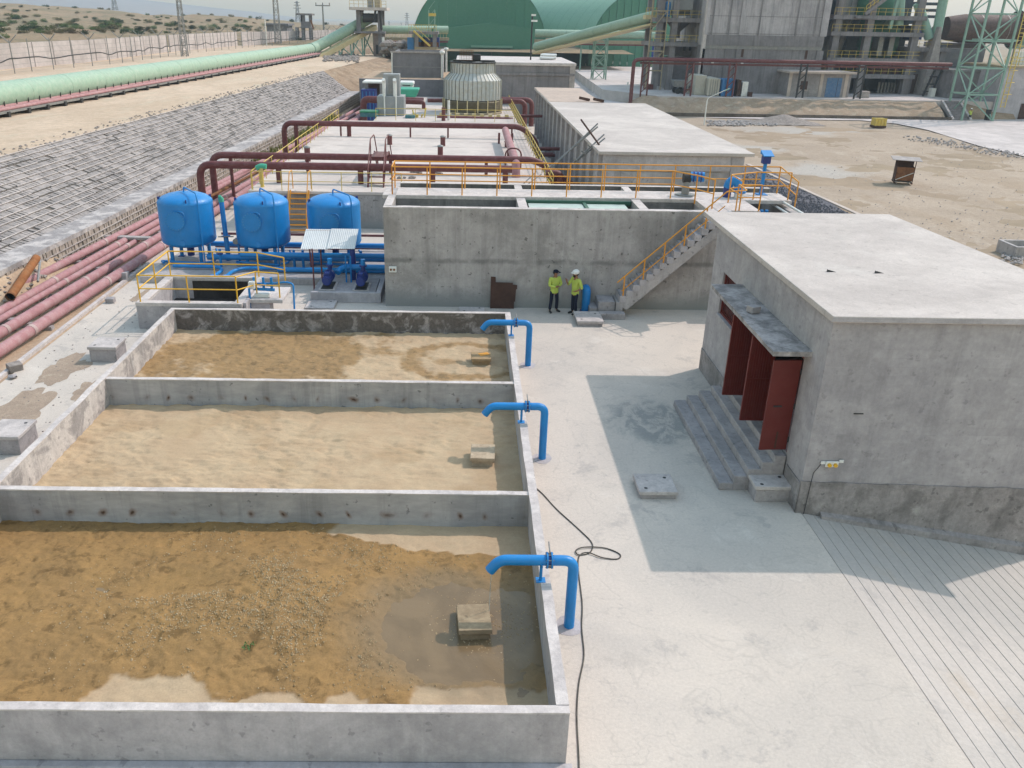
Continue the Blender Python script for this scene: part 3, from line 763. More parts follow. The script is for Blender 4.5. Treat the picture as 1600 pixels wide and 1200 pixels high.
# twin outdoor socket, conduit, pegs left by the formwork
lt = thing('wall_light', 'small twin yellow lamp box on the pump house front wall', 'lamp', (8.62, 16.94, 1.34))
MB().box(8.48, 8.78, 16.93, 16.969, 1.27, 1.42).build('box', M['white'], lt, bev=.012)
for x in (8.56, 8.7): MB().cyl((x, 16.93, 1.34), (x, 16.88, 1.335), .045, 12).build('lamp', M['yellow'], lt)
MB().cbox((8.84, 16.955, 1.42), (.1, .02, .07)).build('bracket', M['white'], lt); MB().cbox((8.42, 16.955, 1.38), (.1, .02, .07)).build('bracket', M['white'], lt)
tag(MB().tube([(8.4, 16.955, 1.38), (8.24, 16.95, 1.1), (8.22, 16.945, .5), (8.2, 16.94, -.05)], .009, 5).build('conduit', M['dark']), 'thin dark wire running down the wall from the twin lamp box', 'wire')
for k, (px, py) in enumerate(((1297, 425), (1372, 427))):
    p = gz(px, py, 4.99)
    tag(MB().hexa([(p.x-.08, p.y, 4.986), (p.x+.16, p.y+.02, 4.986), (p.x+.16, p.y+.04, 4.986), (p.x-.06, p.y+.07, 4.986), (p.x-.08, p.y, 5.04), (p.x-.03, p.y+.02, 5.04), (p.x-.03, p.y+.04, 5.03), (p.x-.06, p.y+.06, 5.05)]).build('roof_hook', M['dark']), ('left', 'right')[k]+' one of two small dark hooks on the flat pale roof', 'hook', 'roof hooks')
tag(MB().box(8.9, 9.12, 16.985, 16.999, 2.62, 2.645).build('wire_stub', M['dark']), 'short dark tie wire sticking out of the front wall', 'wire')
# corner of a raised kerb box at right edge of picture
t = thing('chamber', 'open concrete chamber in the dirt beyond the roof at the right picture edge', 'concrete chamber', gz(1592, 402, -2.5))
o = origin_of(t)
for a in ((0, 3, 0, .2), (0, 3, 1.8, 2.0), (0, .2, .2, 1.8), (2.8, 3, .2, 1.8)):
    MB().box(o.x-.3+a[0], o.x-.3+a[1], o.y+a[2], o.y+a[3], -2.7, -1.85).build('wall', M['wall'], t, bev=.02)

# ---------------------------------------------------------------- railings
def railing(name, label, pts, mat, h=1.05, gap=1.5, r=.026, mids=(.5,), group=None, cat='railing', ends=True, toe=False, rm=None, basez=None):
    t = thing(name, label, cat, pts[0], group); P = [Vector(p) for p in pts]; rm = rm or r*.85
    U = Vector((0, 0, 1))
    for i in range(len(P)-1):
        a, b = P[i], P[i+1]; L = (b-a).length; n = max(1, round(L/gap))
        for k in range(n+1):
            if k == 0 and i > 0: continue
            q = a+(b-a)*k/n
            MB().cyl(q, q+U*h, r, 7).build('post', mat, t)
        MB().cyl(a+U*h, b+U*h, r, 8).build('rail', mat, t)
        for f in mids: MB().cyl(a+U*h*f, b+U*h*f, rm, 7).build('rail', mat, t)
    return t

# ---------------------------------------------------------------- clarifier tank
ct = thing('clarifier_tank', 'tall stained grey concrete clarifier tank with open compartments and walkway', 'tank', (3, 32.2, 0))
CY, CZ, CX0, CX1 = 32.18, 4.0, -3.12, 9.55
rough_box(CX0, 10.4, CY, CY+.3, -.1, CZ, .5, .006, 41).build('wall', M['walldamp'], ct)
rough_box(CX0-.002, 10.4, CY-.004, CY+.304, CZ-.03, CZ+.004, .4, .008, 44).build('wall_top', M['cap'], ct)
rough_box(CX0, CX0+.3, CY+.3, 36.9, -.1, CZ, .5, .006, 42).build('wall', M['wall'], ct)
rough_box(CX0-.004, CX0+.304, CY+.31, 34.55, CZ-.03, CZ+.004, .4, .008, 45).build('wall_top', M['cap'], ct)
for x in (2.15, 6.9):
    rough_box(x, x+.35, CY+.3, 34.6, .5, CZ-.06, .4, .006, 43).build('wall', M['wall'], ct)
    MB().box(x-.003, x+.353, CY+.31, 34.59, CZ-.06, CZ-.04).build('wall_top', M['cap'], ct)
M['tankwall'] = concrete('dark_tank_lining', (.2, .2, .19), (.14, .145, .14), .6, streak=.5)  # stained interior walls, with the shade of the open compartments put into the colour
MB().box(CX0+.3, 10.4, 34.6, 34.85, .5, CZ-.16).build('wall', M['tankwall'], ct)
MB().box(CX0-.25, 13.6, 34.62, 36.3, CZ-.155, CZ+.0).build('walkway', M['cap'], ct, bev=.012)
MB().box(9.55, 11.6, CY+.302, 34.618, CZ-.2, CZ).build('landing', M['cap'], ct, bev=.01)
MB().box(9.55, 9.8, CY+.302, 34.6, .3, CZ-.2).build('wall', M['wall'], ct)
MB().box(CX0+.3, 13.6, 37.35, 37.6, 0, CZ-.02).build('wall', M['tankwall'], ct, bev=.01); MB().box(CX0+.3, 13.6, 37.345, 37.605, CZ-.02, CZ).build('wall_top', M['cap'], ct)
MB().box(CX0, CX0+.3, 36.9, 37.6, 0, CZ-.02).build('wall', M['wall'], ct)
MB().box(13.3, 13.6, CY+.3, 37.35, 0, CZ-.3).build('wall', M['wall'], ct, bev=.01)
MB().box(11.6, 13.3, CY+.0, CY+.3, 0, CZ-.3).build('wall', M['wall'], ct, bev=.01)
MB().box(11.35, 11.6, CY+.302, 34.62, 0, CZ-.2).build('wall', M['wall'], ct)
for x in (2.2, 6.95): MB().box(x, x+.32, 36.3, 37.35, 2, CZ-.02).build('wall', M['cap'], ct)
MB().box(CX0+.3, 13.3, CY+.3, 37.35, .2, .6).build('floor', M['wall'], ct)
sheet([(2.5, CY+.3), (6.9, CY+.3), (6.9, 34.6), (2.5, 34.6)], 3.2).build('water', M['tankwater'])['kind'] = 'structure'
sheet([(7.25, CY+.3), (9.55, CY+.3), (9.55, 34.6), (7.25, 34.6)], 2.9).build('water', M['mudwater'])['kind'] = 'structure'
sheet([(CX0+.3, CY+.3), (2.15, CY+.3), (2.15, 34.6), (CX0+.3, 34.6)], 1.6).build('water', M['tankwater'])['kind'] = 'structure'
ln = thing('launder_trough', 'pale green launder trough hung in the middle clarifier compartment', 'trough', (4.6, 33.7, 3.4))
M['launder'] = paint('pale_launder_panel', (.42, .5, .46), .5); M['dkgreen'] = paint('dark_green_frame', (.03, .1, .07), .5)
for a, b in ((2.62, 4.85), (5.0, 6.6)): MB().box(a, b, 33.3, 34.3, 3.76, 3.8).build('panel', M['launder'], ln)
MB().box(2.52, 6.88, 34.38, 34.52, 3.72, 3.9).build('beam', M['dkgreen'], ln); MB().box(4.86, 4.99, 32.6, 34.37, 3.7, 3.86).build('beam', M['dkgreen'], ln)
# front and rear walkway railings, landing railings
zc = CZ+.001
railing('railing', 'orange railing along the front edge of the clarifier walkway', [(CX0+.15, 34.72, zc), (8.55, 34.72, zc), (9.3, 33.7, zc), (9.75, 32.75, zc)], M['orange'], 1.12, 1.5, .028, (.52,), 'orange railings on the clarifier')
railing('railing', 'orange railing along the rear edge of the clarifier walkway', [(CX0+.15, 34.72, zc), (CX0+.15, 36.2, zc), (13.5, 36.2, zc), (13.5, 34.0, zc-.25)], M['orange'], 1.12, 1.5, .028, (.52,), 'orange railings on the clarifier')
railing('railing', 'short orange railing round the landing at the head of the stairs', [(10.75, 32.5, zc), (10.75, 34.0, zc), (12.0, 34.72, zc), (13.45, 34.72, zc)], M['orange'], 1.12, 1.3, .028, (.52,), 'orange railings on the clarifier')
railing('railing', 'short orange barrier across the landing beside the blue valves', [(10.6, 32.45, zc), (11.5, 32.45, zc)], M['orange'], 1.0, .9, .026, (.52,), 'orange railings on the clarifier')
# white rails on the right wall
for k, x in enumerate((13.25, 13.0)):
    tag(MB().cyl((x, 35.9, CZ-.05-.2*k), (x+.05, 32.4, CZ-.1-.2*k), .05, 8).build('white_pipe', M['white']), ('outer', 'inner')[k]+' white pipe lying on the right clarifier wall', 'pipe', 'white pipes on the clarifier wall')
# valves
v = thing('gate_valve', 'dark blue geared valve on a grey pedestal on the walkway', 'valve', (9.35, 35.5, zc))
MB().cyl((9.35, 35.5, zc), (9.35, 35.5, zc+.05), .42, 20).build('base_plate', M['steel'], v)
MB().cyl((9.35, 35.5, zc+.05), (9.35, 35.5, zc+.6), .17, 14, .13).build('pedestal', M['steel'], v)
MB().cyl((9.2, 35.5, zc+.72), (9.5, 35.5, zc+.72), .2, 16).build('gearbox', M['dark'], v)
MB().cyl((9.5, 35.5, zc+.78), (10.05, 35.4, zc+.78), .2, 18).build('motor', M['blue'], v)
for x in (9.6, 9.75, 9.9): MB().cyl((x, 35.5-(x-9.5)*.18, zc+.78), (x+.05, 35.49-(x-9.5)*.18, zc+.78), .235, 18).build('fin', M['bluedark'], v)
v = thing('pipe_elbow', 'bright blue pipe elbow turning down into the right clarifier pit', 'pipe', (11.5, 35.3, zc))
MB().tube([(11.05, 35.25, zc+.4), (11.1, 35.2, zc+.68), (11.4, 35.1, zc+.68), (11.5, 35.05, zc+.3)], .19, 16, bend=.25).build('elbow', M['blue'], v)
MB().cyl((11.5, 35.05, zc+.22), (11.5, 35.05, zc+.3), .27, 18).build('flange', M['blue'], v)
MB().cyl((11.5, 35.05, zc), (11.5, 35.05, zc+.22), .2, 14).build('pedestal', M['white'], v)
MB().cyl((11.05, 35.25, zc), (11.05, 35.25, zc+.4), .17, 14).build('stub', M['bluedark'], v)
v = thing('blue_pipes', 'row of blue vertical pipes going down into the right clarifier pit', 'pipe', (11.8, 33.4, 2))
for i in range(4): MB().cyl((11.75+i*.2, 33.9, .8), (11.75+i*.2, 33.9, 3.75), .07, 10).build('pipe', M['blue'], v)
v = thing('control_post', 'blue post carrying a hooded control box at the right end of the walkway', 'control post', (12.72, 35.9, zc))
MB().box(12.65, 12.77, 35.84, 35.96, zc, zc+1.35).build('post', M['blue'], v); MB().box(12.5, 12.94, 35.68, 36.1, zc, zc+.03).build('base_plate', M['blue'], v)
MB().box(12.54, 12.88, 35.75, 36.02, zc+1.3, zc+1.62).build('box', M['bluedark'], v, bev=.02)
MB().hexa([(12.5, 35.6, zc+1.62), (12.94, 35.6, zc+1.62), (12.94, 36.1, zc+1.68), (12.5, 36.1, zc+1.68), (12.5, 35.6, zc+1.65), (12.94, 35.6, zc+1.65), (12.94, 36.1, zc+1.82), (12.5, 36.1, zc+1.82)]).build('hood', M['blue'], v)

# staircase along the front wall
sc = thing('staircase', 'concrete staircase with orange handrails climbing the clarifier front wall', 'staircase', (6.0, 31.6, 0))
SX0, SX1, SZ0, SZ1 = 6.15, 9.75, .62, CZ
NS = 15; Y0s, Y1s = 31.22, 32.17
pitch = (SZ1-SZ0)/(SX1-SX0)
for i in range(NS):
    x = SX0+(SX1-SX0)*i/NS; z = SZ0+(SZ1-SZ0)*(i+1)/NS
    MB().prismy([(x, z-.02), (x+.03, z), (x+.27, z), (x+.27, z-.06), (x+.24, z-.24), (x, z-.25)], Y0s, Y1s).build('step', M['basin'], sc)
    MB().box(x-.012, x+.045, Y0s+.06, Y1s-.05, z, z+.012).build('nosing', M['steel'], sc)
MB().prismy([(SX0-.05, SZ0-.1), (SX0+.3, SZ0-.35), (SX1, SZ1-.62), (SX1, SZ1-.22)], Y0s+.012, Y1s-.005).build('stringer', M['wall'], sc)
MB().box(SX0-.12, SX0+.14, Y0s-.0, Y1s-.005, 0, SZ0-.02).build('pier', M['wall'], sc, bev=.012)
MB().box(5.35, 6.0, 31.3, 32.16, 0, .58).build('step', M['step'], sc, bev=.012)
MB().box(5.02, 5.34, 31.35, 32.16, 0, .3).build('step', M['step'], sc, bev=.012)
MB().box(5.35, 6.35, 30.85, 31.2, 0, .24).build('step', M['step'], sc, bev=.012)
def stair_rail(y):
    n = 5; h = .95
    a = Vector((SX0+.05, y, SZ0)); b = Vector((SX1+.05, y, SZ1))
    for k in range(n):
        q = a+(b-a)*(k/n+.02); MB().bar(q+Vector((0, 0, -.05)), q+Vector((0, 0, h)), .045).build('post', M['orange'], sc)
    U = Vector((0, 0, 1))
    MB().cyl(a+U*h-Vector((.2, 0, .19)), b+U*h, .026, 8).build('handrail', M['orange'], sc)
    MB().cyl(a+U*.42-Vector((0, 0, 0)), b+U*.42, .02, 7).build('handrail', M['orange'], sc)
stair_rail(31.27)
MB().tube([(SX1+.05, 31.27, SZ1+.95), (10.55, 31.3, SZ1+1.0), (10.6, 32.4, SZ1+1.02)], .026, 8, bend=.1).build('handrail', M['orange'], sc)

# riser by the stair foot, junction box, leaning plate
v = thing('riser_pipe', 'short dull blue pipe bent into the wall beside the white helmeted worker', 'pipe', (4.92, 31.7, 0))
MB().tube([(4.93, 31.88, 0), (4.93, 31.88, .86), (4.93, 32.2, .86)], .165, 18, bend=.16, k=8).build('pipe', M['blue'], v)
MB().cyl((4.93, 31.88, 0), (4.93, 31.88, .03), .23, 18).build('flange', M['bluedark'], v)
v = thing('junction_box', 'small cream junction box low on the left end of the clarifier wall', 'junction box', (-2.79, 32.16, 1.5))
MB().box(-2.95, -2.65, 32.1, 32.176, 1.42, 1.66).build('box', M['white'], v, bev=.015)
for x in (-2.87, -2.74): MB().cyl((x, 32.1, 1.54), (x, 32.07, 1.54), .045, 10).build('socket', M['rust'], v)
v = MB().prismy([(1.1, .0), (2.06, .0), (2.06, .3), (2.1, .3), (2.12, .82), (2.16, .84), (2.16, 1.0), (1.98, 1.02), (1.98, 1.09), (1.3, 1.11), (1.29, 1.33), (1.1, 1.34)], 32.1, 32.112)
pl = v.build('steel_plate', M['rustdark']); pl.rotation_euler.x = .03; pl.location.y -= .06
tag(pl, 'dark rusty steel plate with notched corners leaning on the clarifier wall', 'steel plate')

# ---------------------------------------------------------------- sump with yellow railing
sp = thing('sump_pit', 'open concrete sump pit with a yellow railing in front of the tanks', 'pit', (-10, 31, 0))
SZ = 1.0; q0, q1, w0, w1 = -11.95, -8.1, 29.15, 32.75
MB().box(q0, q1, w0, w0+.28, 0, SZ).build('wall', M['basin'], sp, bev=.01); MB().box(q0, q1, w1-.28, w1, 0, SZ).build('wall', M['basin'], sp, bev=.01)
MB().box(q0, q0+.3, w0+.28, w1-.28, 0, SZ-.001).build('wall', M['basin'], sp, bev=.004); MB().box(q1-.3, q1, w0+.28, w1-.28, 0, SZ-.001).build('wall', M['basin'], sp, bev=.004)
MB().box(q0-.012, q1+.012, w0-.012, w0+.292, SZ-.12, SZ+.012).build('rim', M['cap'], sp, bev=.01)
MB().box(q0-.012, q1+.012, w1-.292, w1+.012, SZ-.12, SZ+.012).build('rim', M['cap'], sp, bev=.01)
MB().box(q0-.012, q0+.312, w0+.294, w1-.294, SZ-.12, SZ+.012).build('rim', M['cap'], sp, bev=.01)
MB().box(q1-.312, q1+.012, w0+.294, w1-.294, SZ-.12, SZ+.012).build('rim', M['cap'], sp, bev=.01)
M['pitdark'] = concrete('dark_pit_concrete', (.05, .046, .042), (.03, .028, .026), .8)  # near-black concrete for the pit floor, rear panel and wall joints
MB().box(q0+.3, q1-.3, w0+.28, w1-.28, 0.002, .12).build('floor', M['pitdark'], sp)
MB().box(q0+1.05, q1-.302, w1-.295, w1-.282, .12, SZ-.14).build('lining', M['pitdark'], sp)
z = SZ+.012
y0, y1 = w0+.1, w1-.1
railing('railing', 'bright yellow railing round the open sump pit', [(q1-.15, y0, z), (q0+.15, y0, z), (q0+.15, y1, z), (q1-.15, y1, z), (q1+.9, y1, z-.2)], M['yellow'], 1.0, 1.75, .027, (.5,))
railing('railing', 'short yellow railing stepping down beside the sump valve platform', [(q1-.15, y0, z), (q1+.35, y0+.9, z-.05), (q1+1.2, y0+.9, z-.1)], M['yellow'], .98, .9, .026, (.5,))
sv = thing('valve_platform', 'small concrete valve platform beside the sump with blue pipework', 'platform', (-7.5, 30.5, 0))
MB().box(-7.95, -7.25, 29.9, 30.5, 0, .82).build('pier', M['basin'], sv, bev=.01); MB().box(-8.05, -6.75, 29.85, 31.5, .82, .95).build('slab', M['cap'], sv, bev=.01)
MB().box(-8.08, -7.97, 29.3, 29.9, 0, 1.0).build('pier', M['basin'], sv)
vp = thing('valve_set', 'small blue valve assembly with a bent drain pipe beside the sump', 'valve', (-7.6, 30.3, .95))
MB().tube([(-7.9, 30.3, 1.45), (-7.2, 30.3, 1.45), (-6.6, 30.2, 1.55), (-6.35, 30.1, 1.5), (-6.35, 29.9, 0)], .035, 8, bend=.12).build('drain_pipe', M['blue'], vp)
for x in (-7.85, -7.5, -7.2): MB().cyl((x, 30.25, 1.25), (x, 30.25, 1.7), .05, 10).build('pipe', M['blue'], vp)
MB().cyl((-7.9, 30.25, 1.25), (-7.1, 30.25, 1.22), .06, 10).build('pipe', M['blue'], vp)
for x in (-7.85, -7.5): MB().cyl((x, 30.25, 1.4), (x, 30.25, 1.46), .1, 12).build('flange', M['blue'], vp)
MB().box(-8.02, -7.78, 30.0, 30.2, 1.3, 1.58).build('motor_box', M['white'], vp, bev=.02); MB().cyl((-7.98, 29.95, .5), (-7.98, 29.95, 1.35), .045, 8).build('pipe', M['blue'], vp)
MB().box(-7.85, -7.3, 30.1, 30.4, .952, 1.1).build('pump_base', M['white'], vp, bev=.02)

# ---------------------------------------------------------------- blue filter tanks
pad = MB().prism([(-13.95, 34.9), (-3.15, 34.9), (-3.15, 40.2), (-13.4, 40.2)], 0, .28).build('tank_plinth', M['wall'], bev=.012)
tag(pad, 'low grey concrete plinth under the three blue tanks', 'plinth')
M['bolt'] = paint('pale_blue_bolt', (.06, .25, .5), .5)
def tank():
    t = thing('filter_tank', 'leftmost blue pressure filter tank, nearest the red pipes', 'tank', (0, 0, 0), 'blue filter tanks')
    r = 1.2; z0, z1 = .55, 2.98
    prof = [(0.02, z0)] + [(r*math.sin(a), z0+.34*(1-math.cos(a))) for a in (R(15), R(30), R(45), R(60), R(75), R(90))] + [(r, z0+.8), (r, z1-.4)]
    prof += [(r*math.cos(a), z1-.4+.42*math.sin(a)) for a in (R(8), R(20), R(35), R(50), R(65), R(80))] + [(0.02, z1+.03)]
    MB().lathe((0, 0, 0), prof, 48).build('shell', M['blue'], t)
    for z in (z0+.35, z1-.41):
        MB().lathe((0, 0, 0), [(r+.001, z-.012), (r+.006, z), (r+.001, z+.012)], 48).build('weld_seam', M['blue'], t)
    for k in range(4):
        a = R(45+90*k); x, y = .92*math.cos(a), .92*math.sin(a)
        MB().cyl((x, y, -.1), (x, y, z0+.28), .085, 12).build('leg', M['blue'], t)
        MB().box(x-.14, x+.14, y-.14, y+.14, -.12, -.09).build('foot_plate', M['bluedark'], t)
    ya = -r
    m = MB().cyl((-.12, ya-.03, 1.95), (-.12, ya+.2, 1.95), .4, 28).build('manhole', M['blue'], t)
    MB().cyl((-.12, ya-.075, 1.95), (-.12, ya-.032, 1.95), .43, 28).build('cover', M['blue'], m)
    b = MB()
    for k in range(20):
        a = 2*math.pi*k/20; b.cyl((-.12+.385*math.cos(a), ya-.1, 1.95+.385*math.sin(a)), (-.12+.385*math.cos(a), ya-.076, 1.95+.385*math.sin(a)), .022, 6)
    b.build('bolts', M['bolt'], m)['kind'] = 'stuff'
    MB().tube([(.3, ya-.08, 1.95), (.34, ya-.09, 2.25), (.2, ya-.08, 2.38), (-.1, ya-.02, 2.38)], .022, 6, bend=.1).build('davit', M['blue'], m)
    MB().cyl((.08, ya-.02, .95), (.08, ya+.25, .95), .13, 18).build('handhole', M['blue'], t)
    MB().tube([(.0, 0, z1), (.0, 0, z1+.24), (.8, -.85, z1+.12), (.86, -.98, z1-.1), (.9, -.98, .62), (.9, -.98, -.02)], .034, 8, bend=.12).build('vent_pipe', M['blue'], t)
    for k in range(4):
        a = R(20+90*k); MB().cbox((1.1*math.cos(a), 1.1*math.sin(a), z1-.22), (.1, .05, .16), rz=a).build('lifting_lug', M['bluedark'], t)
    MB().tube([(.95, -.9, .02), (1.25, -.9, .06), (1.25, -.1, .08), (1.05, .4, .3)], .05, 8, bend=.12).build('drain_pipe', M['blue'], t)
    MB().tube([(-.95, -1.0, .0), (-1.15, -.7, .0), (.9, -1.05, .0)], .055, 8, bend=.1).build('manifold', M['blue'], t)
    MB().cyl((0, 0, .1), (0, 0, z0+.02), .16, 14).build('outlet', M['bluedark'], t)
    return t
tk = tank(); TY = 37.7
tk.location = (-12.55, TY, .4)
dup(tk, (-9.12, TY-.1, .42), 'middle blue pressure filter tank, beside the sump railing', R(-3))
dup(tk, (-5.92, TY+.2, .36), 'rightmost blue pressure filter tank, behind the corrugated canopy', R(4))
# header pipes behind and between the tanks
hd = thing('header_pipes', 'long blue header pipes running between the filter tanks to the clarifier', 'pipework', (-8, 36.6, .3))
for (pts, r) in (([(-11.6, 37.0, .62), (-3.0, 37.0, .62)], .13), ([(-9.9, 36.3, .95), (-7.6, 36.3, .95), (-3.0, 36.3, .95)], .12), ([(-8.2, 35.8, .42), (-3.1, 35.8, .42)], .11), ([(-12.2, 38.9, .75), (-3.3, 38.9, .75)], .12),
                 ([(-12.9, 36.15, .42), (-10.9, 36.1, .42), (-10.55, 35.6, .42), (-10.7, 34.4, .42)], .075), ([(-8.0, 36.0, .42), (-9.75, 35.95, .42), (-10.1, 35.4, .42), (-10.15, 34.4, .42)], .075)):
    MB().tube(pts, r, 14, bend=.3).build('pipe', M['blue'], hd)
for x in (-10.72, -10.15):
    MB().tube([(x, 34.5, .42), (x-.05, 34.1, .42), (x-.05, 33.75, .05)], .12, 12, bend=.2).build('pipe', M['blue'], hd)
for x in (-10.9, -7.6, -7.2, -4.6):
    MB().cyl((x, 36.6, .28), (x, 36.6, 1.1), .06, 10).build('support', M['blue'], hd); MB().cyl((x, 36.6, .86), (x, 36.6, .92), .13, 12).build('flange', M['bluedark'], hd)
v = thing('vent_riser', 'tall blue riser pipe with a green cap between two tanks', 'pipe', (-11.0, 37.5, .28))
MB().cyl((-10.85, 37.7, .28), (-11.0, 38.0, 2.9), .11, 14).build('pipe', M['blue'], v); MB().tube([(-11.0, 38.0, 2.9), (-11.02, 38.02, 3.05), (-11.03, 37.9, 3.2)], [.125, .125, .06], 14).build('cap', M['capgreen'] if 'capgreen' in M else M['teal'], v)
MB().cyl((-10.9, 37.8, 1.35), (-10.905, 37.81, 1.42), .2, 16).build('flange', M['blue'], v); MB().tube([(-11.2, 37.6, 1.4), (-10.5, 37.6, 1.42)], .03, 6).build('handle', M['steel'], v)
v = thing('valve_spindle', 'thin blue valve spindle standing between the first and second tank', 'valve', (-10.2, 37.2, .28))
MB().cyl((-10.2, 37.2, .28), (-10.2, 37.2, 1.3), .05, 8).build('spindle', M['blue'], v); MB().box(-10.32, -10.08, 37.1, 37.3, 1.25, 1.45).build('gearbox', M['bluedark'], v); MB().cyl((-10.28, 37.08, 1.33), (-10.28, 37.04, 1.33), .13, 14).build('handwheel', M['steel'], v)
M['capgreen'] = M['teal']
# maroon pipes behind tanks
for k, (z, y) in enumerate(((.75, 40.9), (.42, 39.7))):
    tag(MB().cyl((-12.0, y, z), (-3.1, y, z), .06, 10).build('thin_pipe', M['maroon']), ('upper', 'lower')[k]+' thin maroon pipe running behind the blue tanks', 'pipe', 'thin maroon pipes behind the tanks')

# pump plinth, pumps, canopy
pp = thing('pump_plinth', 'grey concrete plinth with a kerb under the two blue pumps', 'plinth', (-4.9, 33.5, 0))
MB().box(-6.15, -3.6, 32.72, 34.85, 0, .36).build('slab', M['step'], pp, bev=.01); MB().box(-6.2, -3.55, 32.55, 32.72, 0, .42).build('kerb', M['basin'], pp, bev=.012)
MB().box(-3.55, -3.35, 32.55, 34.85, 0, .42).build('kerb', M['basin'], pp, bev=.012)
def pump():
    t = thing('pump', 'left one of the two navy pumps under the corrugated canopy', 'pump', (0, 0, 0), 'navy pumps')
    MB().box(-.3, .3, -.42, .75, 0, .07).build('base_frame', M['dark'], t); MB().box(-.42, .42, -.5, .8, -.0, .04).build('grout_pad', M['block'], t)
    m = MB().cyl((0, -.38, .42), (0, .2, .42), .22, 18).build('motor', M['bluedark'], t)
    for k in range(5): MB().cyl((0, -.3+k*.1, .42), (0, -.27+k*.1, .42), .25, 18).build('fin', M['bluedark'], m)
    MB().cyl((0, -.44, .42), (0, -.38, .42), .2, 18).build('fan_cover', M['bluedark'], m); MB().box(-.13, .13, -.2, .1, .64, .78).build('terminal_box', M['bluedark'], m, bev=.02)
    MB().cyl((0, .2, .42), (0, .4, .42), .09, 12).build('coupling', M['dark'], t)
    MB().cyl((0, .4, .45), (0, .68, .45), .3, 20).build('volute', M['bluedark'], t)
    MB().cyl((0.05, .54, .6), (0.05, .54, 1.0), .12, 14).build('discharge', M['bluedark'], t); MB().cyl((.05, .54, .95), (.05, .54, 1.02), .2, 16).build('flange', M['bluedark'], t)
    MB().cyl((.05, .54, 1.02), (.05, .54, 1.3), .12, 14).build('discharge_pipe', M['blue'], t)
    return t
p1 = pump(); p1.location = (-5.62, 33.45, .36); p1.scale = (.8, .85, .85); dup(p1, (-4.22, 33.4, .36), 'right one of the two navy pumps under the corrugated canopy')
v = thing('suction_pipe', 'blue suction pipe running along behind the two navy pumps', 'pipe', (-4.5, 34.4, .9))
MB().tube([(-5.3, 34.1, .8), (-5.2, 34.35, .92), (-4.9, 34.45, .95), (-3.1, 34.45, .95)], .13, 14, bend=.2).build('pipe', M['blue'], v)
for x in (-4.95, -4.75): MB().cyl((x, 34.2, .36), (x, 34.2, 1.5), .035, 8).build('support', M['blue'], v)
MB().cyl((-4.7, 34.6, .36), (-4.7, 34.6, 1.7), .11, 12).build('pipe', M['bluedark'], v)
cp = thing('pump_canopy', 'corrugated metal canopy on thin maroon posts above the pumps', 'canopy', (-5.7, 35, 0))
def corr(x0, x1, y0, y1, za, zb, name):
    n = int((x1-x0)/.02); vs = []
    for i in range(n+1):
        x = x0+(x1-x0)*i/n; d = .007*math.sin(i*math.pi/2)
        vs += [(x, y0, za+d), (x, y1, zb+d)]
    m = MB().add(vs, [(2*i, 2*i+2, 2*i+3, 2*i+1) for i in range(n)]); m.build(name, M['galv'], cp)
corr(-6.87, -5.72, 34.5, 36.0, 1.7, 2.2, 'roof_sheet'); corr(-5.76, -4.58, 34.48, 35.97, 1.735, 2.24, 'roof_sheet')
for x, y, z in ((-6.3, 34.0, 1.72), (-6.05, 34.6, 1.72), (-4.75, 35.9, 2.15), (-6.7, 35.9, 2.15)): MB().cyl((x, y, 0 if y > 34.5 else .02), (x-.08, y+.5 if y < 35 else y, z), .035, 8).build('post', M['maroon'], cp)
MB().cyl((-6.85, 34.6, 1.69), (-4.6, 34.6, 1.69), .03, 6).build('purlin', M['maroon'], cp); MB().cyl((-6.85, 35.9, 2.14), (-4.6, 35.9, 2.14), .03, 6).build('purlin', M['maroon'], cp)
# ---------------------------------------------------------------- left bank: wall, kerb, stone pitching, terrace
TZ = 3.8; KZ = 1.2
def line2(a, b):
    return lambda y: a.x+(b.x-a.x)*(y-a.y)/(b.y-a.y)
kl = line2(gz(0, 425, KZ), gz(565, 143, KZ)); ku = line2(gz(0, 402, KZ), gz(562, 136, KZ)); stp = line2(gz(0, 246, TZ), gz(535, 103, TZ))
YA, YB = 24.0, 122.0
rw = thing('retaining_wall', 'long left retaining wall of blockwork with a pale kerb and stone pitched slope', 'retaining wall', (kl(60), 60, 0))
def quadm(p, q, u0, v0, u1, v1):
    return None
# backing surfaces
mb = MB(); n = 40
for i in range(n):
    a = YA+(YB-YA)*i/n; b = YA+(YB-YA)*(i+1)/n
    mb.add([(kl(a)-.02, a, -.1), (kl(b)-.02, b, -.1), (kl(b)-.02, b, KZ-.1), (kl(a)-.02, a, KZ-.1)], [(0, 1, 2, 3)])
    mb.add([(ku(a), a, KZ-.06), (ku(b), b, KZ-.06), (stp(b), b, TZ-.06), (stp(a), a, TZ-.06)], [(0, 1, 2, 3)])
mb.build('joint_backing', M['joint'], rw)
mb = MB(); nk = 160
for i in range(nk):
    a = YA+(YB-YA)*i/nk; b = YA+(YB-YA)*(i+1)/nk
    w = lambda y: .05*mn.noise(Vector((y*.6, 1, 2)))
    A = [(kl(a)+.04+w(a), a), (ku(a)-.04+w(a+9), a)]; B = [(kl(b)+.04+w(b), b), (ku(b)-.04+w(b+9), b)]
    za = KZ+.06+.5*w(a+3); zb = KZ+.06+.5*w(b+3)
    mb.hexa([(A[1][0], A[1][1], KZ-.15), (A[0][0], A[0][1], KZ-.15), (B[0][0], B[0][1], KZ-.15), (B[1][0], B[1][1], KZ-.15), (A[1][0], A[1][1], za), (A[0][0], A[0][1], za), (B[0][0], B[0][1], zb), (B[1][0], B[1][1], zb)])
mb.build('kerb', M['basinlight'], rw)
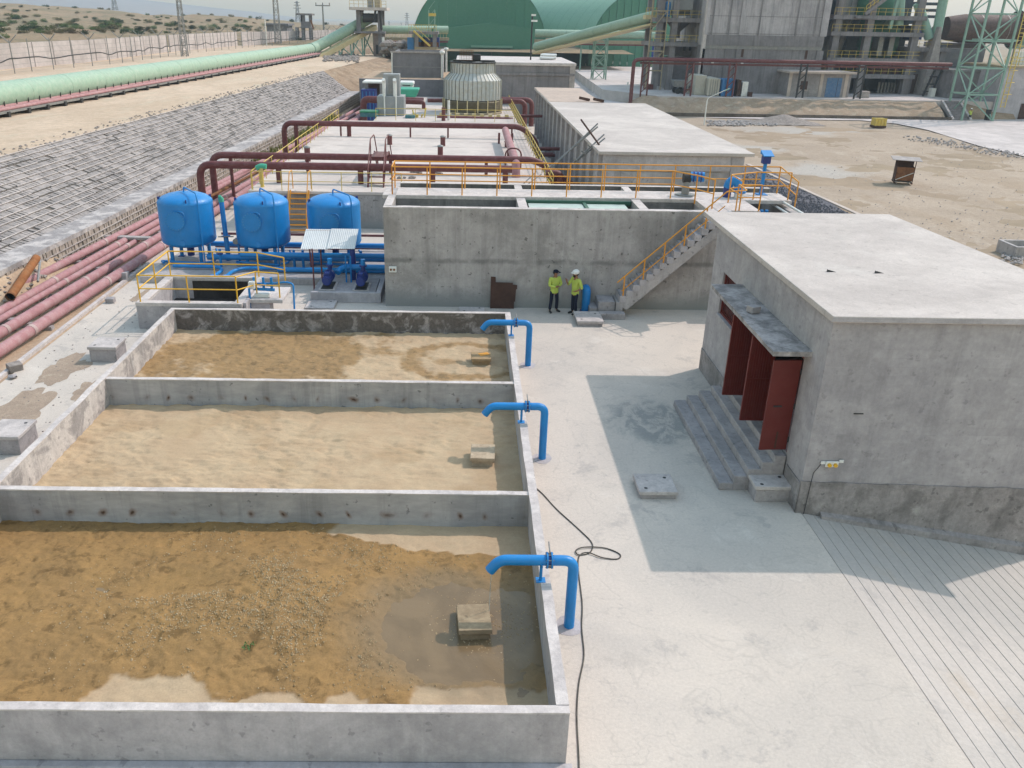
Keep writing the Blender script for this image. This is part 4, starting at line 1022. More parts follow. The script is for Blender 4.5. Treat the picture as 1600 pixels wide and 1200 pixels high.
# mortar lines between the courses and the stones in them
ND = 15; blocks = []; rs = random.Random(11)
mort = MB()
def P(y, t): return Vector((ku(y)+(stp(y)-ku(y))*t, y, KZ+(TZ-KZ)*t))
def nrm(y):
    e = P(y, 1)-P(y, 0); return Vector((0, 1, 0)).cross(e).normalized()
nn = nrm(60); nn = nn if nn.x > 0 else -nn
for k in range(ND+1):
    t = k/ND; m = 50
    for i in range(m):
        a = YA+(YB-YA)*i/m; b = YA+(YB-YA)*(i+1)/m
        if 0 < k < ND and mn.noise(Vector((i*.7, k*3.1, 4.))) < -.28: continue
        mort.bar(P(a, t)+nn*(.022+.01*mn.noise(Vector((i, k, 1)))), P(b, t)+nn*.022, .045, .07, up=nn)
for k in range(ND):
    y = YA+rs.random()*.2
    while y < YB:
        w = .3*(.7+.6*rs.random()); w2 = w-.035
        if rs.random() > .012:
            t0, t1 = (k+.1)/ND, (k+.9)/ND
            sk = .05+.05*rs.random(); th = .014+.028*rs.random(); tl = rs.uniform(-.015, .02)
            p = [P(y, t0), P(y+w2, t0), P(y+w2-sk, t1), P(y-sk, t1)]
            lo = [q-nn*.06 for q in p]; hi = [p[0]+nn*(th+tl), p[1]+nn*(th-tl), p[2]+nn*(th-tl-.02), p[3]+nn*(th+tl-.02)]
            c = sum(p, Vector())/4; blocks.append(((c-Vector((0, 0, CAM_H))).length, lo+hi))
        y += w
def wallblocks():
    out = []
    for k in range(4):
        z0 = k*.27+.02; z1 = z0+.245; y = YA+rs.random()*.1
        while y < YB:
            w = .3*(.7+.6*rs.random()); d = .03+.05*rs.random(); x = kl(y)
            p = [(x-.05, y, z0), (x+d, y, z0), (x+d, y+w-.055, z0), (x-.05, y+w-.055, z0), (x-.05, y, z1), (x+d-.01, y, z1), (x+d-.01, y+w-.055, z1), (x-.05, y+w-.055, z1)]
            out.append(((Vector(p[1])-Vector((0, 0, CAM_H))).length, [Vector(q) for q in p])); y += w
    return out
def hexfaces(mb, q):
    mb.hexa(q)
def emit(bl, name, mat, vis):
    bl = sorted(bl, key=lambda b: b[0]); near = []; rest = MB()
    for b in bl:
        if len(near) < 148 and vis(b[1][0]): near.append(b[1])
        else: rest.hexa(b[1])
    for q in near: MB().hexa(q).build(name, mat, rw)
    rest.build(name+'_courses', mat, rw)['kind'] = 'stuff'
def seen(p):
    v = p-Vector((0, 0, CAM_H)); w = v.dot(fwd); return w > 0 and -5 < v.dot(r2)/w*FPX+CXP < 1600 and v.dot(d2)/w*FPX+CYP < 1200
emit(blocks, 'stone', M['stone'], seen)
M['wallstone'] = concrete('wall_block_stone', (.4, .365, .31), (.28, .255, .215), 1.3, spots=.3, fine=8)
emit(wallblocks(), 'block', M['wallstone'], lambda p: seen(p) and p.y > 37)
mort.build('mortar_line', M['mortar'], rw)
mb = MB()
for z in (.275, .545, .815):
    for i in range(40):
        a = YA+(YB-YA)*i/40; b = YA+(YB-YA)*(i+1)/40; mb.bar((kl(a)+.04, a, z), (kl(b)+.04, b, z), .09, .04)
mb.build('mortar_line', M['mortar'], rw)
# terrace on top, falling away earthen end, hill beyond
def terr_z(x, y):
    return TZ + .05*FB(x, y, .3, 2.) + .012*FB(x, y, 1.3, 5.)
def terr_warp(x, y):
    # x runs 0..1 from the slope edge to far left
    e = stp(y) if y < YB+8 else stp(YB+8)+(y-YB-8)*.08
    return (e-.02)-(60)*x**1.6, y
vs = []; nx, ny = 44, 150
me_v = []; 
for j in range(ny+1):
    for i in range(nx+1):
        y = 10+(260-10)*(j/ny)**1.3; x, y = terr_warp(i/nx, y)
        me_v.append((x, y, terr_z(x, y) if i else TZ-.01))
me = bpy.data.meshes.new('terrace'); me.from_pydata(me_v, [], [(j*(nx+1)+i, (j+1)*(nx+1)+i, (j+1)*(nx+1)+i+1, j*(nx+1)+i+1) for j in range(ny) for i in range(nx)])
me.polygons.foreach_set('use_smooth', [True]*len(me.polygons)); me.materials.append(M['terrace']); link('terrace', me)['kind'] = 'structure'
def bankend(u, v):
    # the earthen end of the terrace beyond the pitching
    y0 = YB; a = Vector((stp(YB)-.1, YB, TZ)); b = Vector((ku(YB), YB, KZ)); 
    c = Vector((stp(YB+8)+(188-YB)*.08+.1, 196, TZ)); d = Vector((-3.5, 132, .6))
    p = (a*(1-u)+c*u)*(1-v)+(b*(1-u)+d*u)*v
    k = math.sin(math.pi*min(1, u*1.0))*.9
    return p+Vector((.5*FB(p.x, p.y, .4, 3.), 0, .45*FB(p.x, p.y, .35, 7.)*math.sin(math.pi*v)+.3*k*math.sin(math.pi*v)))
vs = [bankend(i/40, j/24) for j in range(25) for i in range(41)]
mb = MB().add(vs, [(j*41+i, (j+1)*41+i, (j+1)*41+i+1, j*41+i+1) for j in range(24) for i in range(40)], True)
struct('earth_bank', mb, M['bank'])
# rubble along terrace edge, on the bank and by the pipes
mb = MB(); rk = random.Random(21)
for _ in range(420):
    y = rk.uniform(30, 120); mb.rock((stp(y)-rk.uniform(.1, 1.3)**1.3-.1, y, TZ+.02), rk.uniform(.05, .22), rk.random())
for _ in range(260):
    p = gz(rk.uniform(505, 560), rk.gauss(91, 3), TZ); mb.rock((p.x, p.y, TZ+.1), rk.uniform(.2, .8), rk.random())
for _ in range(520):
    y = rk.uniform(28, 41); x = kl(y)+rk.uniform(.05, 2.2); mb.rock((x, y, soil_z(x, y)+.02), rk.uniform(.05, .3)*rk.random()**.6, rk.random())
for _ in range(150):
    y = rk.uniform(18, 33); x = rk.uniform(-14.4, -11.6)+ (0 if rk.random() < .5 else -.3); mb.rock((x, y, .005), rk.uniform(.015, .07), rk.random())
mb.build('rubble', M['rock'])['kind'] = 'stuff'
# pale plank kerb stub sticking out of the bank, loose concrete pieces
tag(MB().cbox((-17.3, 41.2, .42), (3.4, .35, .14), rz=-.1).build('concrete_lip', M['sunblock'], bev=.02), 'broken pale concrete lip jutting from the retaining wall behind the pipes', 'concrete slab')
for k, (px, py, d, lab) in enumerate(((173, 472, .34, 'grey rubble block on the paving beside the red pipes'), (24, 578, .42, 'broken concrete block on the paving at the left picture edge'), (20, 590, .34, 'flat dark stone just below the broken block'), (123, 400, .7, 'large flat grey stone in the rubble below the kerb'), (190, 437, .6, 'concrete block wedged under the red pipes'), (210, 420, .5, 'second concrete block under the red pipes, nearer the sump'))):
    p = gz(px, py, .02)
    m = MB().cbox((p.x, p.y, .12*(d/.4)), (d, d*.75, .24*(d/.4)), rz=k*.8, rx=.12) if k not in (2, 3) else MB().rock((p.x, p.y, .06), d, k+.5, .4)
    tag(m.build('stone_block' if k not in (2, 3) else 'stone', M['step'] if k != 1 else M['rock'], bev=.015 if k not in (2, 3) else 0), lab, 'stone')

# ---------------------------------------------------------------- red pipes along the ground
def pipe_line(a, b, r, mat): return MB().tube([a, b], r, 16)
ppx = []
pl = [((0, 548), (262, 378), .3), ((0, 520), (262, 362), .3), ((0, 499), (250, 355), .28), ((0, 487), (250, 345), .3), ((0, 462), (262, 328), .45)]
labs = ('nearest of the five dusty red pipes, beside the kerb', 'second of the five dusty red pipes from the kerb', 'middle and thinnest of the five dusty red pipes', 'fourth of the five dusty red pipes from the kerb', 'furthest of the five dusty red pipes, beside the rubble')
for k, ((x0, y0), (x1, y1), z) in enumerate(pl):
    a = gz(x0, y0, z); b = gz(x1, y1, z); d = (b-a)/(b.y-a.y)
    r = (.2, .19, .12, .17, .17)[k]
    A = a+d*(4-a.y); B = a+d*(112-a.y)
    t = thing('red_pipe', labs[k], 'pipe', (a.x, a.y, 0), 'dusty red pipes on the ground')
    y = A.y; segs = []
    rq = random.Random(k)
    while y < B.y:
        L = 6.0; p = a+d*(y-a.y); q = a+d*(min(y+L, B.y)-a.y)
        MB().tube([p, q], r, 16).build('pipe_length', M['pink'], t)
        MB().cyl(q-d*.09, q+d*.09, r+.016, 16).build('joint_collar', M['collar'] if 'collar' in M else M['white'], t)
        y += L
    for i in range(14):
        yy = 8+i*7+k*.3; p = a+d*(yy-a.y); MB().box(p.x-.22, p.x+.22, p.y-.12, p.y+.12, -.05, z-r+.01).build('sleeper', M['step'], t)
rp_ = thing('rusty_pipe', 'orange rusty open ended pipe lying on the rubble', 'pipe', gz(14, 468, .6))
a = gz(16, 464, .62); b = gz(57, 403, 1.35)
MB().tube([a, b], .165, 18, caps=False).build('shell', M['rustpipe'] if 'rustpipe' in M else M['rust'], rp_)
MB().tube([a+(b-a)*.02, b-(b-a)*.01], .15, 18, caps=False).build('bore', M['dark'], rp_); MB().cyl(b-(b-a)*.012, b-(b-a)*.006, .158, 18).build('end_cap', M['rust'], rp_)
MB().tube([a-(b-a)*.005, a+(b-a)*.03], .185, 18, caps=False).build('socket', M['rust'], rp_)
a = gz(59, 440, .6); b = gz(63, 405, 1.1)
tag(MB().cyl(a, b, .05, 8).build('prop', M['steel']), 'grey metal bar propping up the rusty pipe', 'bar')
p0, p1_ = gz(400, 262, .7), gz(330, 305, .6)
tag(MB().tube([gz(415, 262, 1.4), gz(300, 322, .8)], .09, 10).build('thin_rusty_pipe', M['rust']), 'thin rusty pipe sloping along the left reservoir side behind the tanks', 'pipe')

# ---------------------------------------------------------------- pale green tube conveyor
CZc = TZ
cb0 = gz(-60, 198, CZc); cb1 = gz(530, 83, CZc)
cd = (cb1-cb0).normalized(); cw = Vector((-cd.y, cd.x, 0)); 
def cpt(px): 
    # point on the conveyor's near ground line for a picture x
    lo, hi = 0., 1.
    for _ in range(40):
        m = (lo+hi)/2; v = cb0+(cb1-cb0)*m-Vector((0, 0, CAM_H)); u = v.dot(r2)/v.dot(fwd)*FPX+CXP
        if u < px: lo = m
        else: hi = m
    return cb0+(cb1-cb0)*lo
cv = thing('tube_conveyor', 'long pale green tube conveyor running beside the fence to the tower', 'conveyor', cb0)
CR = .95; off = cw*1.7; up = Vector((0, 0, 1.25))
A = cb0-cd*20+off+up; Bc = cpt(500)+off+up
L = (Bc-A).length; ns = int(L/6)
for i in range(ns):
    p = A+(Bc-A)*i/ns; q = A+(Bc-A)*(i+1)/ns
    MB().tube([p, q-(q-p)*.006], CR, 24).build('tube_section', M['mint'], cv)
    MB().tube([q-cd*.04, q+cd*.04], CR+.01, 24).build('seam', M['mint'], cv)
el = Bc
tw = gy(579, 28, 176.)                                       # head of the inclined conveyor in the transfer tower
MB().tube([el-cd*.3, el+cd*1.2, el+cd*2.2+(tw-el).normalized()*1.2], [CR*1.06]*3, 24).build('bend', M['mint'], cv)
for q in (el-cd*.2, el+cd*1.4): MB().tube([q, q+cd*.25], CR*1.12, 24).build('flange', M['celadon'], cv)
s0 = el+cd*2; dd = (tw-s0); nseg = 6
for i in range(nseg):
    MB().tube([s0+dd*i/nseg, s0+dd*(i+.995)/nseg], CR, 24).build('tube_section', M['mint'], cv)
lo_ = Vector((0, 0, -CR*1.25)); sd = dd.cross(Vector((0, 0, 1))).normalized()
MB().hexa([s0+lo_+sd*.3-Vector((0, 0, .9)), s0+lo_+sd*2.0-Vector((0, 0, .9)), s0+dd+lo_+sd*2.0-Vector((0, 0, .9)), s0+dd+lo_+sd*.3-Vector((0, 0, .9)), s0+lo_+sd*.3, s0+lo_+sd*2.0, s0+dd+lo_+sd*2.0, s0+dd+lo_+sd*.3]).build('walkway', M['cream'], cv)
# trestle under the incline
tr = MB()
for f in (.35, .55, .75, .95):
    q = s0+dd*f+lo_; tr.bar(q+sd*1.6, (q+sd*1.9).xy.to_3d()+Vector((0, 0, TZ-1)), .25); tr.bar(q-sd*1.2, (q-sd*1.5).xy.to_3d()+Vector((0, 0, TZ-1)), .25)
for f, g in ((.35, .55), (.55, .75), (.75, .95)):
    q = s0+dd*f+lo_+sd*1.7; w = s0+dd*g+lo_+sd*1.7; tr.bar(Vector((q.x, q.y, TZ+.2)), w, .16); tr.bar(q, Vector((w.x, w.y, TZ+.2)), .16)
tr.build('trestle', M['celadon'], cv)
# lower side frame and walkway of the level run
MB().bar(A+off*-.55-up*.7, Bc+off*-.55-up*.7, .16, .25).build('side_beam', M['dark'], cv)
k = MB(); n = int(L/3.2)
for i in range(n):
    p = A+(Bc-A)*(i+.5)/n; k.bar(p-off*.4-Vector((0, 0, up.z-.02)), p-off*.4-Vector((0, 0, .9)), .14); k.bar(p+off*.4-Vector((0, 0, up.z-.02)), p+off*.4-Vector((0, 0, .9)), .14)
k.build('legs', M['steel'], cv)['kind'] = 'stuff'
k = MB(); n = int(L/1.6)
for i in range(n):
    p = A+(Bc-A)*(i+.5)/n-off*.52-Vector((0, 0, CR*.62)); k.bar(p, p+Vector((0, 0, .32)), .06)
k.build('brackets', M['dark'], cv)['kind'] = 'stuff'
cp2 = thing('red_pipe_rack', 'dusty red pipes on low dark supports beside the green conveyor', 'pipe rack', cb0)
for j, (o_, z_, r_) in enumerate(((1.0, .55, .2), (.45, .5, .14))):
    MB().tube([A-off-up+cw*o_+Vector((0, 0, z_)), cpt(528)+cw*o_+Vector((0, 0, z_))], r_, 12).build('pipe', M['pink'], cp2)
MB().bar(A-off-up+cw*.2+Vector((0, 0, .33)), cpt(528)+cw*.2+Vector((0, 0, .33)), .1, .16).build('beam', M['steel'], cp2)
LL = (cpt(528)-(A-off-up)).length; n = int(LL/2.7)
for i in range(n):
    p = A-off-up+cd*(LL*(i+.5)/n); MB().cbox((p.x+cw.x*.6, p.y+cw.y*.6, TZ+.18), (1.1, .3, .36), rz=math.atan2(cw.y, cw.x)).build('support', M['dark'], cp2)

# ---------------------------------------------------------------- boundary wall and wire fence
fb = [gz(-160, 160, TZ), gz(-40, 124, TZ), gz(47, 112, TZ), gz(180, 100, TZ), gz(300, 83, TZ), gz(400, 73, TZ), gz(520, 67, TZ), gz(580, 60, TZ)]
fn = thing('wire_fence', 'long wire fence of thin posts with Y shaped arms before the boundary wall', 'fence', gz(90, 112, TZ))
def along(P, s):
    for i in range(len(P)-1):
        L = (P[i+1]-P[i]).length
        if s <= L or i == len(P)-2: return P[i]+(P[i+1]-P[i])*(s/L), (P[i+1]-P[i]).normalized()
        s -= L
tot = sum((fb[i+1]-fb[i]).length for i in range(len(fb)-1))
s = 0; i = 0; FH = 3.9
wires = MB(); prev = None
while s < tot:
    p, d = along(fb, s); w = Vector((-d.y, d.x, 0)); p = Vector((p.x, p.y, TZ-.1))
    tip = p+Vector((0, 0, FH))
    q = MB().bar(p, tip, .085)
    if i % 2 == 0:
        for sg in (-1, 1): q.bar(tip-Vector((0, 0, .4)), tip+Vector((0, 0, .5))+w*sg*.95, .1)
    q.build('post', M['steel'], fn)
    if prev is not None:
        for z in (.5, 1.1, 1.7, 2.3, 2.9, 3.5): wires.bar(prev+Vector((0, 0, z)), p+Vector((0, 0, z)), .03)
    prev = p; s += 4.6; i += 1
wires.build('wires', M['steel'], fn)['kind'] = 'stuff'
# black cables sagging along the fence
pts = []; s = 0; rc = random.Random(4)
while s < tot*.8:
    p, d = along(fb, s); pts.append(Vector((p.x+.15, p.y-.2, TZ+1.55+(rc.uniform(-.9, .25) if s < 22 else rc.uniform(-.25, .2))))); s += 2.4
tag(MB().tube(smooth_path(pts, 3), .07, 6).build('black_hose', M['black']), 'black hose sagging along the wire fence', 'hose')
bw = thing('boundary_wall', 'long pale precast boundary wall behind the wire fence', 'wall', gz(90, 100, TZ))
s = 0
while s < tot:
    p, d = along(fb, s); w = Vector((-d.y, d.x, 0)); L = 4.6
    q = p+d*L; o = w*5.5
    for k in range(2):
        MB().hexa([p+o+Vector((0, 0, -.3+k*1.7)), q+o+Vector((0, 0, -.3+k*1.7)), q+o+w*.15+Vector((0, 0, -.3+k*1.7)), p+o+w*.15+Vector((0, 0, -.3+k*1.7)), p+o+Vector((0, 0, 1.385+k*1.7)), q+o+Vector((0, 0, 1.385+k*1.7)), q+o+w*.15+Vector((0, 0, 1.385+k*1.7)), p+o+w*.15+Vector((0, 0, 1.385+k*1.7))]).build('panel', M['wallpanel'] if 'wallpanel' in M else M['sunblock'], bw)
    MB().bar(p+o+Vector((0, 0, -.2)), p+o+Vector((0, 0, 3.12)), .2).build('post', M['wallpanel'], bw)
    s += L

# ---------------------------------------------------------------- hill behind
ridge = [(-700, 3.), (-60, 2.), (0, 4), (60, 8), (150, 17), (250, 24), (400, 28), (480, 38), (600, 45), (760, 47)]
def ridge_y(px):
    for i in range(len(ridge)-1):
        if px <= ridge[i+1][0]:
            a, b = ridge[i], ridge[i+1]; u = (px-a[0])/(b[0]-a[0]); return a[1]+(b[1]-a[1])*u
    return ridge[-1][1]
def px_of(x, y, z=6):
    v = Vector((x, y, z-CAM_H)); return v.dot(r2)/v.dot(fwd)*FPX+CXP
def hill_top(x, y): return gy(px_of(x, 420), ridge_y(px_of(x, 420)), 420).z
def hz_(x, y):
    # rises from the boundary wall away to the left and back, up to the ridge line
    d = max(0, -(x+53.5) if y < 205 else max(-(x+53.5), (y-205)*.8)); base = TZ-.2
    zt = hill_top(x, y) if y > 30 else 12
    k = sst(4, 45, d)*.45+sst(30, 230, d)*.55
    q = sst(6, 40, d)*(1-sst(150, 260, d)*.75)
    return base+(zt-base)*k+(FB(x, y, .03, 3.)*1.5+FB(x, y, .1, 8.)*.7)*q - 12*sst(430, 640, y)
def hgrid(x0, x1, y0, y1, nx, ny, name):
    return grid(x0, x1, y0, y1, nx, ny, hz_, M['hill'], name)
hgrid(-520, -50, 60, 700, 170, 210, 'hill')
hgrid(-50, 40, 212, 700, 40, 110, 'hill')
# shrubs: three kinds of bush, copied over the hill
M['shrub'] = paint('dusty_shrub_leaf', (.085, .125, .04), .9, var=.35, spec=.1); M['shrubdark'] = paint('dark_shrub_leaf', (.045, .07, .03), .9, var=.3, spec=.1); M['shrubdry'] = paint('dry_shrub_leaf', (.15, .13, .065), .9, var=.3, spec=.1)
def bush_mesh(name, mat, seed, n=420, rx=1., rz=.7):
    rb = random.Random(seed); mb = MB()
    lobes = [(Vector((rb.uniform(-.6, .6)*rx, rb.uniform(-.6, .6)*rx, rb.uniform(.2, .7)*rz)), rb.uniform(.3, .6)) for _ in range(7)]
    for _ in range(n):
        c, r = rb.choice(lobes); d = Vector((rb.gauss(0, 1), rb.gauss(0, 1), rb.gauss(0, .8))).normalized()*r*(rb.random()**.4)
        p = c+d; p.z = max(.02, p.z); a = Vector((rb.gauss(0, 1), rb.gauss(0, 1), rb.gauss(0, 1))).normalized(); b = a.orthogonal().normalized(); s = rb.uniform(.05, .11)
        mb.add([p+a*s, p+b*s*.7, p-a*s, p-b*s*.7], [(0, 1, 2, 3)])
    return mb.mesh(name, mat), lobes
def stem_mesh(lobes, seed):
    mb = MB()
    for c, r in lobes: mb.tube([(0, 0, -.15), (c.x*.4, c.y*.4, c.z*.5), c], [.04, .03, .012], 5)
    return mb.mesh('stem', M['bark'])
kinds = []
for k, m in enumerate((M['shrub'], M['shrubdark'], M['shrubdry'])):
    for j in range(2):
        me, lb = bush_mesh('crown', m, 31+k*5+j); kinds.append((me, stem_mesh(lb, k)))
sites = []
for px, py, s in ((20, 28, 2.6), (14, 24, 2.2), (30, 30, 2.4), (24, 18, 2.2), (57, 26, 2.2), (92, 32, 2.2), (95, 42, 2.4), (120, 44, 2.4), (37, 46, 2.0), (58, 47, 2.0), (105, 50, 2.0), (150, 46, 2.2), (165, 38, 2.6), (178, 42, 3.2), (185, 35, 2.8), (160, 36, 2.4), (180, 45, 2.6), (206, 24, 2.0), (205, 18, 1.6), (265, 40, 2.4), (272, 38, 2.4), (315, 46, 2.6), (330, 47, 2.2), (385, 44, 2.0), (4, 38, 2.0), (2, 58, 1.8), (130, 52, 1.8), (210, 52, 2.0), (240, 50, 2.0), (290, 51, 2.2), (75, 52, 1.6), (200, 48, 2.), (228, 46, 2.), (248, 36, 1.6), (302, 44, 1.8)):
    sites.append((px, py, s))
def hit_hill(px, py):
    r = ray(px, py); r = r/r.y; y = 70.
    while y < 640:
        p = r*y+Vector((0, 0, CAM_H))
        if p.z <= hz_(p.x, y): return p
        y += 1.5
    return None
rb = random.Random(77); placed = []
for px, py, s in sites:
    p = hit_hill(px, py+1)
    if p is None: p = gy(px, py, 380)
    placed.append((p, s))
for _ in range(95):
    px = rb.uniform(-10, 540)*rb.uniform(.55, 1); p = hit_hill(px, ridge_y(px)+rb.uniform(2, 34))
    if p: placed.append((p, rb.uniform(.8, 1.9)))
for _ in range(75):
    px = rb.uniform(-5, 420); p = hit_hill(px, rb.uniform(34, 54)-px*.008)
    if p: placed.append((p, rb.uniform(1.1, 2.5)))
for k, px in enumerate((70, 76, 116, 119, 158, 170, 230, 285, 310, 331, 360, 392, 405, 455, 510, 535)):
    p = None
    for dy in range(-6, 14):
        p = hit_hill(px, ridge_y(px)+dy)
        if p: break
    if p: placed.append((p, rb.uniform(1.5, 2.6)))
shrub0 = None
for i, (p, s) in enumerate(placed):
    me, stm = kinds[i % 6] if s > 1.75 or i % 3 else kinds[4+i % 2]
    kk = ('green', 'dark green', 'dry brown')[kinds.index((me, stm))//2]
    zone = 'along the skyline of the dry hill' if p.y > 330 else ('on the open slope of the dry hill' if p.y > 190 else 'on the low bank just behind the boundary wall')
    o = thing('shrub', kk+' shrub '+zone, 'shrub', (p.x, p.y, hz_(p.x, p.y)-.1), kk+' shrubs '+zone)
    o.scale = (s*.8, s*.8, s*.62); o.rotation_euler.z = rb.random()*6
    link('crown', me, o); link('stem', stm, o)
# distant mountain behind the haze
mb = MB(); mp = [(-1500, 2600), (-1350, 2600)]
top = []; 
vs = []; n = 60
for j, (yy, f) in enumerate(((2300, 0), (2600, .6), (3000, 1.0), (3600, .3))):
    for i in range(n+1):
        x = -3600+i*(3700/n); q = max(0., 1-abs(x+2050)/1500)
        vs.append((x, yy, -5+f*(150*q**.8*(1+.25*FB(x, yy, .0016, 2.))) ))
mb.add(vs, [(j*(n+1)+i, j*(n+1)+i+1, (j+1)*(n+1)+i+1, (j+1)*(n+1)+i) for j in range(3) for i in range(n)], True)
struct('mountain', mb, M['mount'])

# ---------------------------------------------------------------- masts, watch tower, pylons
def lattice(name, label, base, h, w0, w1, mat, n=8, bar=.1, cat='mast', group=None, arms=(), platform=None):
    t = thing(name, label, cat, base, group); b = Vector(base)
    def c(k, f): 
        w = (w0+(w1-w0)*f)/2; sx, sy = ((-1, -1), (1, -1), (1, 1), (-1, 1))[k]; return b+Vector((sx*w, sy*w, h*f))
    for k in range(4): MB().bar(c(k, 0), c(k, 1), bar).build('leg', mat, t)
    m = MB()
    for i in range(n):
        f0, f1 = i/n, (i+1)/n
        for k in range(4):
            m.bar(c(k, f0), c((k+1) % 4, f1), bar*.6); m.bar(c(k, f1), c((k+1) % 4, f1), bar*.6)
            if i % 2 == 0: m.bar(c((k+1) % 4, f0), c(k, f1), bar*.6)
    m.build('bracing', mat, t)['kind'] = 'stuff'
    for f, a in arms: MB().bar(b+Vector((-a, 0, h*f)), b+Vector((a, 0, h*f)), bar*1.4).build('crossarm', mat, t)
    return t
p = gz(289, 88, TZ); lattice('lattice_mast', 'thin lattice mast with a red and white head in front of the fence', (p.x, p.y, TZ), 11, 1.0, .55, M['steel'], 12, .1)
q = thing('floodlight', 'red and white lamp head at the top of the lattice mast', 'lamp', (p.x, p.y, TZ+9.6)); MB().box(p.x-.3, p.x+.3, p.y-.3, p.y+.3, TZ+9.9, TZ+10.4).build('housing', M['white'], q); MB().box(p.x-.32, p.x+.32, p.y-.32, p.y+.32, TZ+9.5, TZ+9.88).build('band', M['maroon'], q)
p = gz(435, 70, TZ); lattice('lattice_mast', 'tall twin legged lattice mast left of the watchtower', (p.x, p.y, TZ), 15, 1.5, .8, M['steel'], 12, .13)
p = gz(507, 64, TZ); u = thing('utility_pole', 'concrete power pole with crossarm right of the watchtower', 'pole', (p.x, p.y, TZ))
hh = gy(505, 7, p.y).z
MB().cyl((p.x, p.y, TZ-.2), (p.x-.05, p.y, hh), .32, 8, .2).build('pole', M['steel'], u); MB().bar((p.x-2.2, p.y, hh-.3), (p.x+2.2, p.y, hh-.3), .3).build('crossarm', M['steel'], u)
for dx in (-2, 0, 2): MB().cyl((p.x+dx, p.y, hh-.2), (p.x+dx, p.y, hh+.5), .12, 6).build('insulator', M['dark'], u)
def pylon(px, pyb, pyt, Yd, label):
    b = gy(px, pyb, Yd); h = gy(px, pyt, Yd).z-b.z
    return lattice('power_pylon', label, tuple(b), h, h*.22, h*.05, M['pylon'], 7, h*.018, 'pylon', 'distant power pylons', ((.72, h*.17), (.84, h*.15), (.95, h*.12)))
M['pylon'] = paint('distant_galvanised_steel', (.2, .21, .23), .7)
pylon(180, 16, -18, 520, 'power pylon on the hill at the left, cut by the top of the picture'); pylon(466, 40, 2, 640, 'faint power pylon beside the watchtower'); pylon(636, 46, 20, 900, 'faint power pylon just left of the green storage hall'); pylon(608, 46, 33, 1300, 'tiny faint pylon left of the others on the horizon'); pylon(627, 46, 35, 1300, 'tiny faint pylon between the two others on the horizon')
# watch tower
wt = thing('watchtower', 'grey concrete watchtower on four legs by the boundary wall', 'watchtower', gz(479, 68, TZ))
Yw = gz(479, 68, TZ).y; xl, xr = gy(472, 68, Yw).x, gy(487, 68, Yw).x
zb, zr, zt = gy(479, 44, Yw).z, gy(479, 24, Yw).z, gy(479, 21, Yw).z; wd = xr-xl
for x in (xl, xr-.55):
    for y in (Yw, Yw+wd): MB().box(x, x+.55, y, y+.55, TZ-.3, zb).build('leg', M['farblock'], wt)
MB().box(xl-.2, xr+.2, Yw-.2, Yw+wd+.8, zb, zb+.3).build('floor_slab', M['farblock'], wt)
hw = (zr-zb)
for (a, b_, c_, d_) in ((xl, xr, Yw, Yw+.25), (xl, xr, Yw+wd+.3, Yw+wd+.55), (xl, xl+.25, Yw+.25, Yw+wd+.3), (xr-.25, xr, Yw+.25, Yw+wd+.3)):
    MB().box(a, b_, c_, d_, zb+.3, zb+.3+hw*.42).build('wall', M['farblock'], wt)
for x in (xl, xr-.4):
    for y in (Yw, Yw+wd+.15): MB().box(x, x+.4, y, y+.4, zb+.3+hw*.42, zr).build('corner_post', M['farblock'], wt)
MB().box(xl, (xl+xr)/2-.1, Yw, Yw+.25, zb+.3+hw*.42, zr-.01).build('wall', M['farblock'], wt)
MB().box(xl-1.1, xr+.6, Yw-.7, Yw+wd+1.2, zr, zt).build('roof', M['farcon'], wt)
MB().cyl((xl-1.3, Yw+1, TZ), (xl-1.3, Yw+1, TZ+4), .5, 8).build('stair_pier', M['farblock'], wt)
MB().bar((xr+.8, Yw, zb-.3), (xr+.1, Yw, zb+2), .4).build('ladder', M['rust'], wt)
tag(MB().cyl((gz(417, 72, TZ).x, gz(417, 72, TZ).y, TZ), (gz(417, 72, TZ).x, gz(417, 72, TZ).y, gy(417, 30, gz(417, 72, TZ).y).z), .12, 8).build('white_post', M['white']), 'slim white post before the boundary wall', 'post')
M['hut'] = M['farblock']
Yh = 250; a = gy(417, 46, Yh); b = gy(448, 40, Yh)
h_ = thing('brick_hut', 'low flat grey hut behind the boundary wall left of the watchtower', 'hut', (a.x, Yh, 4)); MB().box(a.x, b.x, Yh, Yh+8, 3, b.z).build('wall', M['farblock'], h_); MB().box(a.x-.5, b.x+.5, Yh-.5, Yh+8.5, b.z, b.z+.5).build('roof', M['farblock'], h_)
# ---------------------------------------------------------------- covered reservoir
RX0, RX1, RY0, RY1, RZ = -11.6, 4.85, 45.6, 79.5, 2.0
rv = thing('covered_reservoir', 'long low covered reservoir with a flat jointed concrete top', 'reservoir', (-3.4, 62, 0))
MB().box(RX0, RX1, RY0, RY0+.3, -.1, RZ-.14).build('wall', M['walldamp'], rv); MB().box(RX0, RX0+.3, RY0+.3, RY1, -.1, RZ-.14).build('wall', M['wall'], rv)
MB().box(RX1-.3, RX1, RY0+.3, RY1, -.1, RZ-.14).build('wall', M['wall'], rv); MB().box(RX0+.3, RX1-.3, RY1-.3, RY1, -.1, RZ-.14).build('wall', M['wall'], rv)
yj = [RY0-.08, 51.2, 56.9, 63.2, 66.2, 69.8, 75.5, RY1+.05]
M['slab'] = concrete('pale_roof_slab', (.56, .53, .475), (.49, .465, .42), .3, lo=.93, hi=1.06)  # even pale concrete for the reservoir top and rear deck
